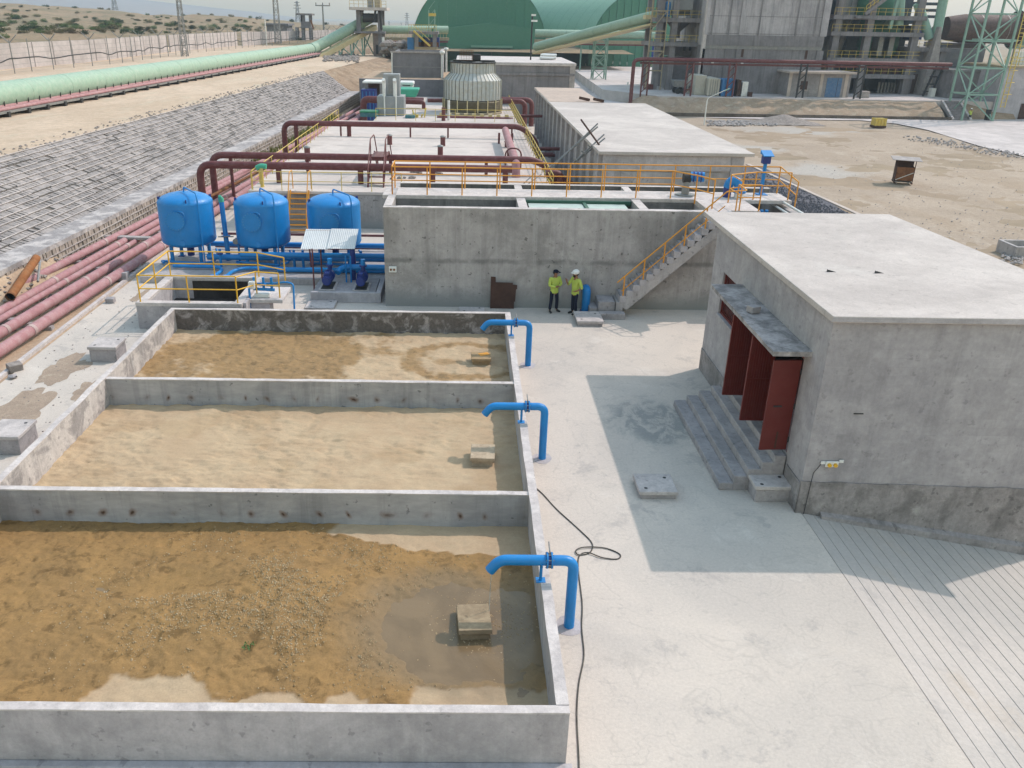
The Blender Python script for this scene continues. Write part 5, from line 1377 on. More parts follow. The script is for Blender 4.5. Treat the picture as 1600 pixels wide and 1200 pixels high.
for a, b in zip(yj, yj[1:]): rough_box(RX0-.08, RX1+.08, a+.03, b-.03, RZ-.14, RZ, .6, .006, int(a)).build('slab_panel', M['slab'], rv)
MB().box(RX0+.3, RX1-.3, RY0+.3, RY1-.3, RZ-.2, RZ-.145).build('joint_backing', M['joint'], rv)
tag(MB().tube(smooth_path([(RX0+.3, 58.6, RZ+.03), (-8, 58.3, RZ+.03), (-5, 58.4, RZ+.03), (-2, 58.1, RZ+.03), (1, 58.3, RZ+.03), (4.8, 58.0, RZ+.03)]), .05, 6).build('black_cable', M['black']), 'black cable lying right across the reservoir top', 'cable')
railing('railing', 'thin yellow railing along the front edge of the reservoir', [(RX0+.1, RY0+.1, RZ), (-3.4, RY0+.1, RZ)], M['paleyellow'], 1.0, 1.7, .022, (.5,))
railing('railing', 'long yellow railing down the left edge of the reservoir', [(RX0+.1, RY0+.3, RZ), (RX0+.1, RY1-.2, RZ)], M['paleyellow'], 1.0, 1.7, .024, (.5,))
railing('railing', 'long yellow railing down the right edge of the reservoir beside the low building', [(RX1-.05, RY0+.1, RZ), (RX1-.05, RY1+26, RZ)], M['yellow2'] if 'yellow2' in M else M['paleyellow'], 1.05, 1.7, .026, (.33, .66))
# orange access ladder at the front wall
ld = thing('stair_ladder', 'steep orange steel stair up the reservoir front wall behind the tanks', 'stair', (-8.85, 44.6, 0))
for x in (-9.4, -8.4):
    MB().bar((x, 44.3, .02), (x, 45.55, RZ+.05), .06, .14).build('stringer', M['orange'], ld)
    MB().tube([(x, 44.3, .1), (x, 44.3, .95), (x, 45.55, RZ+1.0), (x, 46.3, RZ+1.0), (x, 46.3, RZ)], .026, 7, bend=.1).build('handrail', M['orange'], ld)
for i in range(8):
    f = (i+.6)/8; MB().box(-9.37, -8.43, 44.3+1.25*f-.1, 44.3+1.25*f+.1, RZ*f-.02, RZ*f+.02).build('tread', M['orange'], ld)
# maroon pipes over the top
def zat(px, py, Y): return gy(px, py, Y)
def bigpipe(name, label, pts, r, bend=.7): 
    t = thing('maroon_pipe', label, 'pipe', pts[0], 'large maroon pipes over the reservoir')
    MB().tube(pts, r, 16, bend=bend, k=6).build('pipe', M['maroon'], t); return t
a = gy(330, 242, 51.5); e = gy(846, 258, 51.5)
P1 = bigpipe('p', 'rear of the two large maroon pipes crossing the front of the reservoir', [(a.x, 51.5, .2), (a.x, 51.5, a.z), (e.x-.3, 51.5, a.z), (e.x+.9, 51.5, a.z-.8), (e.x+.9, 51.5, .4)], .2)
a2 = gy(311, 257, 48.0); e2 = gy(800, 262, 48.0)
P2 = bigpipe('p', 'front of the two large maroon pipes crossing the front of the reservoir', [(a2.x, 48.0, .2), (a2.x, 48.0, a2.z), (e2.x, 48.0, a2.z)], .21)
for px, Y, t in ((563, 48.0, P2), (676, 48.0, P2), (790, 48.0, P2), (435, 48.0, P2)):
    p = gy(px, 262, Y); MB().cyl((p.x, Y, RZ), (p.x, Y, a2.z-.1), .16, 12).build('support_leg', M['maroon'], t)
for px in (360, 480, 610, 760):
    p = gy(px, 250, 51.5); MB().cyl((p.x, 51.5, RZ if px > 400 else 0), (p.x, 51.5, a.z-.1), .1, 10).build('support_leg', M['maroon'], P1)
a3 = gy(443, 192, 68.5); e3 = gy(815, 197, 68.5)
P3 = bigpipe('p', 'long maroon pipe crossing the far part of the reservoir', [(a3.x, 68.5, .2), (a3.x, 68.5, a3.z), (e3.x, 68.5, a3.z), (e3.x+1.3, 68.5, a3.z-1.2), (e3.x+1.3, 68.5, .4)], .21)
for px in (462, 545, 532, 641, 700, 800):
    p = gy(px, 200, 68.4); MB().cyl((p.x, 68.5, RZ if px > 500 else 0), (p.x, 68.5, a3.z-.1), .17 if px in (462, 545) else .07, 10).build('support_leg', M['maroon'], P3)
P4 = bigpipe('p', 'dusty maroon pipe lying along the right side of the reservoir top', [(3.1, 66.5, RZ+.9), (3.1, 51.2, RZ+.75), (3.1, 51.0, RZ-.1)], .26, .2)
P4.children[0].data.materials[0] = M['pink']
MB().tube([(2.6, 54.5, RZ), (2.6, 54.5, RZ+.95), (2.85, 54.5, RZ+1.2), (3.35, 54.5, RZ+1.2), (3.6, 54.5, RZ+.95), (3.6, 54.5, RZ)], .05, 6, bend=.2).build('clamp', M['maroon'], P4)
for x in (2.6, 3.6): MB().box(x-.08, x+.08, 65.5, 65.66, RZ, RZ+.8).build('support_leg', M['maroon'], P4)
VL = ('short maroon vent pipe just behind the rear pipe, left of the step over stair', 'rusty maroon vent pipe standing alone right of the step over stair', 'grey stained vent pipe at the middle of the reservoir top, further back', 'red vent pipe beside the black cable, just in front of the grey stained one', 'squat wide maroon vent right of the dusty pipe, further back', 'squat wide maroon vent right of the dusty pipe, nearer the front')
for vi, (px, py, hpx) in enumerate(((481, 252, 21), (609, 226, 14), (692, 228, 14), (688, 243, 14), (795, 230, 8), (799, 246, 8))):
    p = gz(px, py, RZ); h = hpx/1302.*(p-Vector((0, 0, CAM_H))).length*1.05
    v = thing('vent_stub', VL[vi], 'vent', (p.x, p.y, RZ), 'vent stubs on the reservoir')
    r = .32 if px > 790 else .19
    MB().cyl((p.x, p.y, RZ), (p.x, p.y, RZ+h*.9), r, 12).build('pipe', M['maroon'], v); MB().lathe((p.x, p.y, RZ+h*.88), [(r+.03, 0), (r+.03, .06), (r*.5, .12), (.01, .13)], 12).build('cap', M['steel'] if px < 700 else M['maroon'], v)
# step-over stair
so_ = thing('step_over_stair', 'maroon step over stair with hooped handrails straddling the two large pipes', 'stair', (-3.3, 49.5, RZ))
xl, xr = gy(577, 262, 48).x, gy(601, 262, 48).x; pz = a.z+.4
for x in (xl, xr):
    MB().bar((x, 47.0, RZ), (x, 49.0, pz), .08, .14).build('stringer', M['maroon'], so_); MB().bar((x, 52.9, RZ), (x, 51.0, pz), .08, .14).build('stringer', M['maroon'], so_)
    MB().tube([(x, 47.0, RZ+.1), (x, 47.2, RZ+.9), (x, 49.0, pz+1.0), (x, 51.0, pz+1.0), (x, 52.8, RZ+.9), (x, 52.9, RZ+.1)], .035, 7, bend=.2).build('handrail', M['maroon'], so_)
    MB().cyl((x, 49.0, pz), (x, 49.0, pz+1.0), .03, 6).build('post', M['maroon'], so_)
MB().box(xl, xr, 48.95, 51.05, pz-.04, pz+.02).build('platform', M['maroon'], so_)
for i in range(4):
    f = (i+.7)/5; MB().box(xl, xr, 47+2*f-.12, 47+2*f+.12, RZ+(pz-RZ)*f-.02, RZ+(pz-RZ)*f+.02).build('tread', M['maroon'], so_)
g = gy(407, 262, 46.5); v = thing('vent_riser', 'yellow vent post with a green elbow at the front left of the reservoir', 'pipe', (g.x, 46.5, RZ))
MB().cyl((g.x, 46.6, RZ), (g.x, 46.6, g.z), .1, 10).build('post', M['paleyellow'], v); MB().tube([(g.x-.25, 46.6, g.z-.05), (g.x, 46.6, g.z+.08), (g.x+.3, 46.6, g.z+.05)], .14, 10, bend=.1).build('cap', M['teal'], v)
for k, (px, py) in enumerate(((665, 271), (625, 279))):
    p = gz(px, py, RZ); mb = MB()
    for j in range(9): mb.rock((p.x+rs.uniform(-.9, .9), p.y+rs.uniform(-.3, .3), RZ+.05), rs.uniform(.1, .4), j*.3)
    o = mb.build('rubble', M['rock']); o['kind'] = 'stuff'

# continuing deck behind, with its railing
struct('rear_deck', MB().box(RX0+3.2, RX1+.02, RY1+.1, 106, -.05, RZ), M['slab'])
railing('railing', 'thin yellow railing across the deck in front of the cooling tower', [(-8.2, RY1+.6, RZ), (RX1-.3, RY1+.6, RZ)], M['paleyellow'], 1.05, 1.9, .024, (.5,))

# ---------------------------------------------------------------- cooling tower
CT = (.72, 88.5, 0)
co = thing('cooling_tower', 'round grey ribbed cooling tower with louvred base and fan housing', 'cooling tower', (CT[0], CT[1], RZ))
cx, cy = CT[0], CT[1]
zz = lambda py: gy(738, py, cy).z
zL0, zL1, z2_, z3_, z4_ = zz(172), zz(154), zz(124), zz(113), zz(97)
r0 = (gy(783, 140, cy).x-gy(694, 140, cy).x)/2; r1_ = (gy(774, 100, cy).x-gy(706, 100, cy).x)/2
NP = 40
for k in range(NP):
    a0, a1 = 2*math.pi*k/NP, 2*math.pi*(k+.93)/NP; m = MB(); ring = []
    for r, z in ((r0, zL1), (r0, z2_), (r1_*1.02, z3_), (r1_, z4_)):
        ring.append([(cx+r*math.cos(a)*1., cy+r*math.sin(a), z) for a in (a0, a1)])
    am = (a0+a1)/2; o = Vector((math.cos(am), math.sin(am), 0))*.0
    for i in range(3): m.add([ring[i][0], ring[i][1], ring[i+1][1], ring[i+1][0]], [(0, 1, 2, 3)])
    for i in range(3):
        p, q = Vector(ring[i][1]), Vector(ring[i+1][1]); e = Vector((math.cos(a1), math.sin(a1), 0))
        m.add([p, p+e*.07, q+e*.07, q], [(0, 1, 2, 3), (3, 2, 1, 0)])
    m.build('cladding_panel', M['tower'], co)
MB().lathe((cx, cy, 0), [(r0-.06, zL1), (r0-.06, z2_), (r1_-.06, z3_), (r1_-.06, z4_)], 40).build('inner_shell', M['dark'], co)
MB().lathe((cx, cy, 0), [(r1_+.03, z4_-.06), (r1_+.12, z4_-.02), (r1_+.12, z4_+.08), (r1_-.1, z4_+.08)], 40).build('rim', M['dark'], co)
MB().lathe((cx, cy, 0), [(r1_-.2, z4_-.3), (.1, z4_-.3)], 30).build('fan_deck', M['dark'], co)
for k in range(6):
    a = k*math.pi/3; MB().cbox((cx+r1_*.5*math.cos(a), cy+r1_*.5*math.sin(a), z4_-.1), (r1_*.85, .45, .04), rz=a, rx=.3).build('fan_blade', M['steel'], co)
MB().box(cx-r1_*.9, cx+r1_*1.0, cy-.3, cy+.3, z4_+.05, z4_+.2).build('beam', M['dark'], co)
MB().box(cx-.1, cx+.75, cy-.5, cy+.4, z4_+.2, z4_+.75).build('gearbox', M['dark'], co, bev=.06)
w_ = MB()
for i in range(9): w_.bar((cx-r1_*.6+i*.16, cy-.6, z4_+.2), (cx-r1_*.6+i*.16, cy-.6, z4_+1.1), .03)
for i in range(6): w_.bar((cx-r1_*.62, cy-.6, z4_+.2+i*.18), (cx-r1_*.6+8*.16, cy-.6, z4_+.2+i*.18), .03)
w_.build('fan_guard', M['rust'], co)['kind'] = 'stuff'
NB = 18
for k in range(NB):
    a0 = 2*math.pi*k/NB; a1 = 2*math.pi*(k+1)/NB; rl = r0+.12
    MB().bar((cx+rl*math.cos(a0), cy+rl*math.sin(a0), zL0), (cx+rl*math.cos(a0), cy+rl*math.sin(a0), zL1+.04), .12).build('louvre_post', M['cream'], co)
    lv = MB()
    for i in range(6):
        z = zL0+.1+(zL1-zL0-.15)*i/6
        A_ = [(cx+(rl+dr)*math.cos(a), cy+(rl+dr)*math.sin(a), z+dz) for a, dr, dz in ((a0+.03, .03, 0), (a1-.03, .03, 0), (a1-.03, -.1, .15), (a0+.03, -.1, .15))]
        lv.add(A_, [(0, 1, 2, 3), (3, 2, 1, 0)])
    lv.build('louvre', M['beige'], co)
MB().lathe((cx, cy, 0), [(r0-.15, zL0), (r0-.15, zL1)], 36).build('fill', M['dark'], co); MB().lathe((cx, cy, 0), [(.1, zL0), (r0+.15, zL0), (r0+.15, zL0-.25), (.1, zL0-.25)], 36).build('basin', M['beige'], co)
for k in range(12):
    a = 2*math.pi*(k+.5)/12; MB().box(cx+(r0-.2)*math.cos(a)-.12, cx+(r0-.2)*math.cos(a)+.12, cy+(r0-.2)*math.sin(a)-.12, cy+(r0-.2)*math.sin(a)+.12, RZ, zL0-.25).build('leg', M['dark'], co)
# maroon header before the tower and pipes round it
def yp(px, py, Y): return gy(px, py, Y)
h1 = [gy(683, 184, 83.), gy(798, 187, 83.)]
P5 = bigpipe('p', 'maroon header pipe on yellow saddles in front of the cooling tower', [tuple(h1[0]), tuple(h1[1]), (h1[1].x+.2, 84.2, h1[0].z-.2)], .22, .3)
for i in range(9):
    f = (i+.5)/9; p = h1[0]+(h1[1]-h1[0])*f; MB().box(p.x-.18, p.x+.18, 83.1, 83.5, p.z+.05, p.z+.42).build('saddle', M['cream'], P5); 
    MB().box(p.x-.1, p.x+.1, 82.9, 83.1, RZ, p.z-.15).build('support_leg', M['dark'], P5)
q0_, q1_ = gy(790, 158, 92), gy(828, 160, 92)
for k, dx in enumerate((0, .75)):
    bigpipe('p', ('inner', 'outer')[k]+' maroon pipe bending down right of the cooling tower', [tuple(q0_+Vector((-.5, k*.5, k*.12))), (q1_.x-.5+dx, 92+k*.5, q0_.z+k*.12), (q1_.x-.5+dx, 92+k*.5, .3)], .26, .7)
p0_, p1_ = gy(566, 155, 92), gy(662, 158, 92)
bigpipe('p', 'maroon pipe bending down left of the grey cabinet', [(p0_.x+.1, 92, .3), (p0_.x+.1, 92, p0_.z), tuple(p1_)], .36, .6)
bigpipe('p', 'maroon pipe bending down between cabinet and cooling tower', [tuple(gy(630, 158, 91)), (gy(662, 158, 91).x, 91, gy(630, 158, 91).z), (gy(662, 158, 91).x, 91, RZ)], .2, .4)
bigpipe('p', 'short maroon pipe beside the cooling tower louvres', [tuple(gy(668, 157, 90)), tuple(gy(692, 157, 90))], .2, .1)
v = thing('white_post', 'tall white pipe post in front of the cooling tower louvres', 'post', (gy(701, 190, 81).x, 81, RZ)); MB().cyl((gy(701, 190, 81).x, 81, RZ), (gy(701, 190, 81).x, 81, gy(701, 157, 81).z), .12, 10).build('post', M['white'], v)
v = thing('red_stub', 'short maroon standpipe beside the white post', 'pipe', (gy(697, 190, 80.5).x, 80.5, RZ)); MB().cyl((gy(698, 190, 80.5).x-.3, 80.5, RZ), (gy(698, 190, 80.5).x-.3, 80.5, gy(698, 168, 80.5).z), .18, 10).build('pipe', M['maroon'], v)

# ---------------------------------------------------------------- grey cabinet with silencers, drums, boxes
Yc = 84.0
def bx(x0, x1, y0, y1, Y): # picture rectangle at distance Y -> x0,x1,z0,z1
    a, b = gy(x0, y1, Y), gy(x1, y0, Y); return a.x, b.x, a.z, b.z
cb = thing('grey_cabinet', 'tall grey steel cabinet with a narrower upper duct and two white vents', 'cabinet', (bx(590, 631, 152, 192, Yc)[0], Yc, RZ))
x0, x1, z0, z1_ = bx(590, 631, 151, 192, Yc)
MB().box(x0, x1, Yc, Yc+2.6, RZ, z1_).build('body', M['grey'], cb, bev=.03)
u0, u1, _, zt_ = bx(600, 624, 116, 192, Yc+.8); MB().box(u0, u1, Yc+.8, Yc+2.2, z1_, zt_).build('upper_duct', M['grey'], cb, bev=.03)
MB().box(u0+.5, u1-.3, Yc+.78, Yc+.799, z1_+.2, zt_-.2).build('panel', M['steel'], cb)
for px in (600, 617):
    q = gy(px, 140, Yc+.3); MB().tube([(q.x, Yc+.3, z1_), (q.x, Yc+.3, gy(px, 128, Yc+.3).z), (q.x, Yc+.0, gy(px, 126, Yc).z+.1)], .17, 12, bend=.15).build('vent', M['white'], cb)
for px in (601, 619): q = gy(px, 170, Yc-.2); MB().cyl((q.x, Yc-.2, RZ), (q.x, Yc-.2, z1_+.3), .07, 8).build('conduit', M['white'], cb)
def picbox(name, label, cat, x0, x1, y0, y1, Y, d, mat, bev=.05, zb=None, group=None):
    a, b, c, e = bx(x0, x1, y0, y1, Y); m = MB().box(a, b, Y, Y+d, c if zb is None else zb, e).build(name, mat, bev=bev, at=(a, Y, c)); return tag(m, label, cat, group)
def parts_box(name, label, cat, x0, x1, y0, y1, Y, d, mat, rib=None, zb=None, n=5, lid=None):
    a, b, c, e = bx(x0, x1, y0, y1, Y); c = c if zb is None else zb
    t = thing(name, label, cat, (a, Y, c)); MB().box(a, b, Y, Y+d, c, e).build('body', mat, t, bev=.04)
    for i in range(n):
        x = a+(b-a)*(i+.5)/n; MB().box(x-(b-a)/n*.12, x+(b-a)/n*.12, Y-.05, Y-.002, c+.05*(e-c), e-.06*(e-c)).build('rib', rib or mat, t)
    if lid: MB().box(a-.06, b+.06, Y-.08, Y+d+.06, e+.002, e+.12).build('lid', lid, t)
    return t
M['contteal'] = paint('blue_green_machine_paint', (.03, .16, .2), .5, dust=.2); M['machgreen'] = paint('machine_green', (.01, .2, .1), .5, dust=.1)
parts_box('dosing_unit', 'blue dosing unit with a green lid left of the grey cabinet', 'dosing unit', 563, 589, 176, 188, 82.6, 1.6, M['contteal'], n=3, zb=RZ, lid=M['machgreen'])
parts_box('dosing_unit', 'small blue box just right of the grey cabinet foot', 'dosing unit', 633, 648, 180, 190, 82.0, 1.0, M['contteal'], n=2, zb=RZ)
mk = thing('machine', 'small yellow framed valve machine right of the grey cabinet', 'machine', tuple(gz(655, 190, RZ)))
p = gy(655, 182, 83); 
for i in range(5): MB().cbox((p.x+rs.uniform(-.7, .7), 83+rs.uniform(-.2, .2), p.z+rs.uniform(-.4, .6)), (.9, .1, .1), rz=rs.random()*3, ry=rs.random()*2).build('arm', M['paleyellow'], mk)
MB().cyl((p.x-.2, 82.9, RZ), (p.x-.2, 82.9, p.z+.2), .14, 10).build('column', M['paleyellow'], mk)
parts_box('container', 'dark blue ribbed container under a white roof below the pitched slope', 'container', 564, 586, 140, 150, 97, 2.2, M['bluedark'], M['contblue'], n=4, zb=0)
x0, x1, z0, z1_ = bx(566, 596, 131, 150, 97); sh = thing('shed', 'small open shed with a pale flat roof beside the slope end', 'shed', (x0, 98, 0))
MB().box(x0, x1, 97.6, 101, z1_, z1_+.18).build('roof', M['white'], sh)
for x in (x0+.2, x1-.3): MB().box(x, x+.2, 98, 98.2, 0, z1_).build('post', M['steel'], sh)
MB().box(x0+.3, x1-.3, 100.6, 100.8, 0, z1_).build('wall', M['rustdark'], sh)
# tarpaulin covered machine
a, b, c, e = bx(625, 655, 139, 152, 99); tp = thing('covered_machine', 'machine under a bright green tarpaulin beside the grey cabinet', 'machine', (a, 99, 0))
MB().hexa([(a, 99, c), (b-.4, 99, c), (b-.4, 101.5, c), (a, 101.5, c), (a-.1, 98.8, e), (b, 98.8, e), (b, 101.6, e), (a-.1, 101.6, e)]).build('tarpaulin', M['teal'], tp, bev=.12)
MB().box(a+.2, b-.6, 99.2, 101.4, 0, c).build('body', M['dark'], tp)
a, b, c, e = bx(625, 645, 128, 138, 101.8); tb = thing('white_tank', 'white boxy tank behind the green tarpaulin', 'tank', (a, 101.8, c)); MB().box(a, b, 101.8, 104, c, e-.4).build('body', M['white'], tb, bev=.1); MB().box(a-.1, b+.1, 101.75, 104.1, e-.4, e).build('lid', M['white'], tb, bev=.1)
MB().box(a+.3, b-.3, 101.78, 101.8, c+.3, c+.6).build('stripe', M['dark'], tb)

# block walls and block buildings behind
a, b, c, e = bx(562, 700, 125, 152, 106); MB().box(a, b, 106, 106.4, -.2, e).build('block_wall', M['farblock'], at=(a, 106, 0)); tag(bpy.data.objects['block_wall'], 'grey block retaining wall behind the cabinet and tarpaulin', 'wall')
MB().box(a, b, 106.402, 125, -.2, e-.15).build('raised_yard', M['dirt'])['kind'] = 'structure'
a, b, c, e = bx(612, 690, 84, 124, 112); bb = thing('block_building', 'dark grey block building with a flat roof and white drain pipes', 'building', (a, 112, 2))
e0 = gy(650, 83, 112).z; zb_ = gy(650, 125, 112).z
MB().box(a, b, 112, 112.3, zb_-1, e0).build('wall', M['farblock'], bb); MB().box(b-.3, b, 112.3, 124, zb_-1, e0).build('wall', M['farblock'], bb); MB().box(a, a+.3, 112.3, 124, zb_-1, e0).build('wall', M['farblock'], bb)
MB().box(a+.2, b-.2, 112.2, 124, e0-.5, e0-.3).build('roof', M['roof'], bb); MB().box(a-.1, b+.1, 111.9, 112.32, e0, e0+.18).build('coping', M['sunblock'], bb); MB().box(b-.32, b+.1, 112.32, 124.1, e0, e0+.18).build('coping', M['sunblock'], bb); MB().box(a, b, 123.7, 124.1, zb_-1, e0).build('wall', M['farblock'], bb)
for px, Y in ((691, 111.7), (612.5, 111.7), (697, 124.3)):
    q = gy(px, 100, Y); MB().cyl((q.x, Y, zb_), (q.x, Y, e0), .16 if px != 612.5 else .08, 8).build('drain_pipe', M['white'], bb)
    if px > 650: MB().lathe((q.x, Y, e0-.1), [(.2, 0), (.32, .15), (.32, .4), (.05, .45)], 10).build('rain_head', M['white'], bb)
for y_, f in ((e0*.5+zb_*.5, 0),): MB().box(a+.01, b-.01, 111.985, 111.998, y_-.08, y_+.0).build('course_line', M['steel'], bb)
mb = MB()
for _ in range(40): mb.rock((rs.uniform(a, b+1), rs.uniform(107, 111), gy(650, 125, 112).z+.1), rs.uniform(.2, .8), rs.random())
mb.build('rubble', M['rock'])['kind'] = 'stuff'
a, b, c, e = bx(786, 899, 96, 160, 97.5); b2 = thing('block_building', 'pale block building with a wide flat roof behind the cooling tower', 'building', (a, 97.5, 0))
zt_ = gy(850, 103, 97.5).z
a = -1.0
MB().box(a, b, 97.5, 97.8, -.2, zt_).build('wall', M['paleblock'] if 'paleblock' in M else M['farcon'], b2); MB().box(b-.3, b, 97.8, 113, -.2, zt_).build('wall', M['farcon'], b2); MB().box(a, a+.3, 97.8, 113, -.2, zt_).build('wall', M['farcon'], b2)
MB().box(a-.1, b+.12, 97.38, 113.2, zt_, zt_+.32).build('roof', M['cap'], b2, bev=.03); MB().box(a, b, 97.36, 97.498, zt_-1.0, zt_-.75).build('course_line', M['farcon'], b2)
for x in (b-.55,): MB().box(x, b+.05, 97.4, 97.499, -.2, zt_-.001).build('corner_pier', M['sunblock'], b2)
v = thing('black_pole', 'thin dark pole with a lamp standing on the pale block building', 'pole', (gy(829, 93, 104).x, 104, zt_)); q = gy(829, 93, 104)
MB().cyl((q.x, 104, zt_+.3), (q.x, 104, gy(829, 22, 104).z), .09, 7).build('pole', M['dark'], v); MB().box(q.x-.1, q.x+.6, 103.8, 104.1, gy(830, 34, 104).z, gy(830, 31, 104).z).build('lamp', M['white'], v); MB().box(q.x-.1, q.x+.4, 103.8, 104.1, gy(830, 25, 104).z, gy(830, 22, 104).z).build('lamp', M['white'], v)
v = thing('pipe_bundle', 'bundle of pale pipes lying on the pale block building roof', 'pipes', (gz(852, 92, zt_+.3).x, 106, zt_+.32)); q = gy(843, 92, 105); w2 = gy(864, 96, 105)
for i in range(6): MB().cyl((q.x+i*.1, 104.5+i*.3, zt_+.55+(i % 2)*.28), (w2.x+i*.1, 104.9+i*.3, zt_+.5+(i % 2)*.28), .17, 8).build('pipe', M['galv'], v)

# ---------------------------------------------------------------- long low building
lb = thing('low_building', 'long low concrete building with a broad pale flat roof and ribbed side wall', 'building', (11, 66, 0))
LZ = 4.5; lx0, lx1 = 6.98, 14.75; ly0, ly1, ly2 = 44.45, 72.6, 88.2
MB().prism([(lx0, ly0), (15.12, ly0), (14.95, ly1), (11.4, ly1), (11.45, ly2), (lx0-.1, ly2)], LZ-.17, LZ).build('roof', M['roof'], lb, bev=.015)
M['roof2'] = concrete('sandy_roof_screed', (.46, .39, .32), (.42, .36, .3), .3)
MB().prism([(lx0+.02, ly1+.05), (11.38, ly1+.05), (11.42, ly2-.03), (lx0-.08, ly2-.03)], LZ+.001, LZ+.02).build('roof_screed', M['roof2'], lb)
wx0 = lx0+.28
MB().box(wx0, lx1-.1, ly0+.22, ly0+.5, 0, LZ-.172).build('wall', M['farcon2'] if 'farcon2' in M else M['wall'], lb)
MB().box(wx0, wx0+.28, ly0+.5, ly2-.2, 0, LZ-.172).build('wall', M['plaster'], lb); MB().box(lx1-.38, lx1-.1, ly0+.5, ly1-.1, 0-2.6, LZ-.172).build('wall', M['wall'], lb)
MB().box(wx0+.28, 11.2, ly2-.5, ly2-.2, 0, LZ-.172).build('wall', M['wall'], lb); MB().box(10.9, 11.2, ly1, ly2-.5, 0, LZ-.172).build('wall', M['wall'], lb); MB().box(11.2, lx1-.1, ly1-.4, ly1-.1, -2.6, LZ-.172).build('wall', M['wall'], lb)
for x in (wx0-.02, lx1-.75): MB().box(x, x+.65, ly0+.1, ly0+.219, 0, LZ-.18).build('pilaster', M['basin'], lb)
MB().box(wx0+.64, lx1-.76, ly0+.14, ly0+.219, LZ-.95, LZ-.18).build('beam', M['basin'], lb); MB().box(wx0+1.0, lx1-1.2, ly0+.16, ly0+.219, 0, LZ-1.05).build('panel', M['wall'], lb)
ny = 15
for i in range(ny):
    y = ly0+.55+(ly2-ly0-1.2)*i/(ny-1); MB().box(wx0-.2, wx0-.002, y, y+.42, 0, LZ-.18).build('pilaster', M['plaster'], lb)
    if i < ny-1: MB().box(wx0-.06, wx0-.001, y+.62, y+.62+1.25, .9, LZ-.5).build('wall_panel', M['basin'], lb)
    MB().box(wx0-.1, wx0-.0015, y+.47, y+.6, 0, LZ-.2).build('dark_joint', M['pitdark'], lb)
# poles leaning against its side
bp = thing('scaffold_poles', 'crossed scaffold poles leaning over the left eave of the low building', 'poles', (6.6, 47, 0))
for (A_, B_) in (((862, 262), (934, 193)), ((858, 262), (934, 198)), ((892, 258), (944, 210)), ((888, 262), (945, 216))):
    a = gy(*A_, 46.5); b = gy(*B_, 46.5+ (0)); b = gy(B_[0], B_[1], 47.2); MB().cyl(a, b, .045, 7).build('pole', M['steel'], bp)
a = gy(908, 187, 47.6); b = gy(936, 226, 45.8); MB().cyl(a, b, .05, 7).build('pole', M['rustdark'], bp)
for f in (.2, .45, .65): a = gy(890, 260, 46.4); b = gy(940, 213, 47.0); q = a+(b-a)*f; MB().cbox(q, (.35, .08, .08), ry=.6).build('coupler', M['steel'], bp)
bp = thing('leaning_poles', 'pair of thin poles leaning by the yellow railing behind the clarifier', 'poles', (5.4, 46, 0))
for A_, B_ in (((815, 290), (838, 268)), ((822, 290), (846, 272))): MB().cyl(gy(*A_, 44.), gy(*B_, 44.6), .03, 6).build('pole', M['steel'], bp)
v = thing('roof_debris', 'two small rusty brackets on the far roof of the low building', 'brackets', tuple(gz(914, 158, LZ)))
for px, py in ((913, 158), (935, 160)): q = gz(px, py, LZ+.02); MB().cbox((q.x, q.y, LZ+.2), (.9, .25, .22), rz=.2, ry=.2).build('bracket', M['rustdark'], v)
# cluttered alley: maroon stubs, valves and pipes against the ribbed wall
al = thing('alley_pipework', 'tangle of maroon pipes and valves in the alley beside the low building', 'pipework', (6, 60, 0))
for y, z in ((52, 1.4), (55, 1.0), (58, .7), (64, 1.9), (67, 1.0), (69, .8), (71, .9), (73, .7), (80, 2.6)):
    MB().cyl((5.0, y, z), (7.1, y, z), .13, 10).build('pipe', M['maroon'], al)
for i in range(16):
    y = 46.5+i*.5+rs.random()*.3; x = 5.3+rs.random()*1.6; z = rs.uniform(.4, 1.2); MB().cyl((x, y, 0), (x, y, z), rs.uniform(.08, .2), 10).build('stub', rs.choice((M['maroon'], M['dark'], M['rustdark'])), al)
    if i % 2: MB().cyl((x, y-.15, z), (x, y+.15, z), .22, 12).build('valve', M['dark'], al)
bigpipe('p', 'maroon elbow pipe just behind the clarifier at the alley mouth', [(4.7, 48.9, 2.6), (5.6, 48.9, 2.6), (5.6, 48.9, .2)], .22, .5)

# ---------------------------------------------------------------- transfer tower at the conveyor head
Yt = 172.
tt = thing('transfer_tower', 'open frame transfer tower where the green tube conveyor ends', 'tower', tuple(gy(578, 82, Yt)))
xa, xb = gy(557, 40, Yt).x, gy(597, 40, Yt).x; zr_, zf = gy(577, 16, Yt).z, gy(577, 80, Yt).z; zm = gy(577, 52, Yt).z
for x in (xa, xb-.8):
    for y in (Yt, Yt+5): MB().box(x, x+.8, y, y+.8, zm if x == xa else zf, zr_).build('column', M['farblock'] if y == Yt else M['farcon'], tt)
M['brownclad'] = paint('brown_cladding', (.15, .11, .1), .7, dust=.3)
MB().box(gy(583, 60, Yt).x, xb, Yt+.1, Yt+5.5, zf-1, zm-.01).build('lower_room', M['brownclad'], tt); MB().box(xa-.5, xb+.5, Yt-.5, Yt+6.3, zm-.0, zm+.35).build('floor_slab', M['farblock'], tt)
MB().box(gy(587, 70, Yt).x, gy(591, 70, Yt).x, Yt+.05, Yt+.098, zf-.5, gy(589, 70, Yt).z).build('door', M['dark'], tt)
MB().box(xa-1.2, xb+1.0, Yt-.8, Yt+6.8, zr_, zr_+.5).build('roof_slab', M['cap'], tt)
k = MB()
for f in range(9): x = xa-1.1+(xb-xa+2)*f/8; k.bar((x, Yt-.7, zr_+.5), (x, Yt-.7, zr_+1.6), .07)
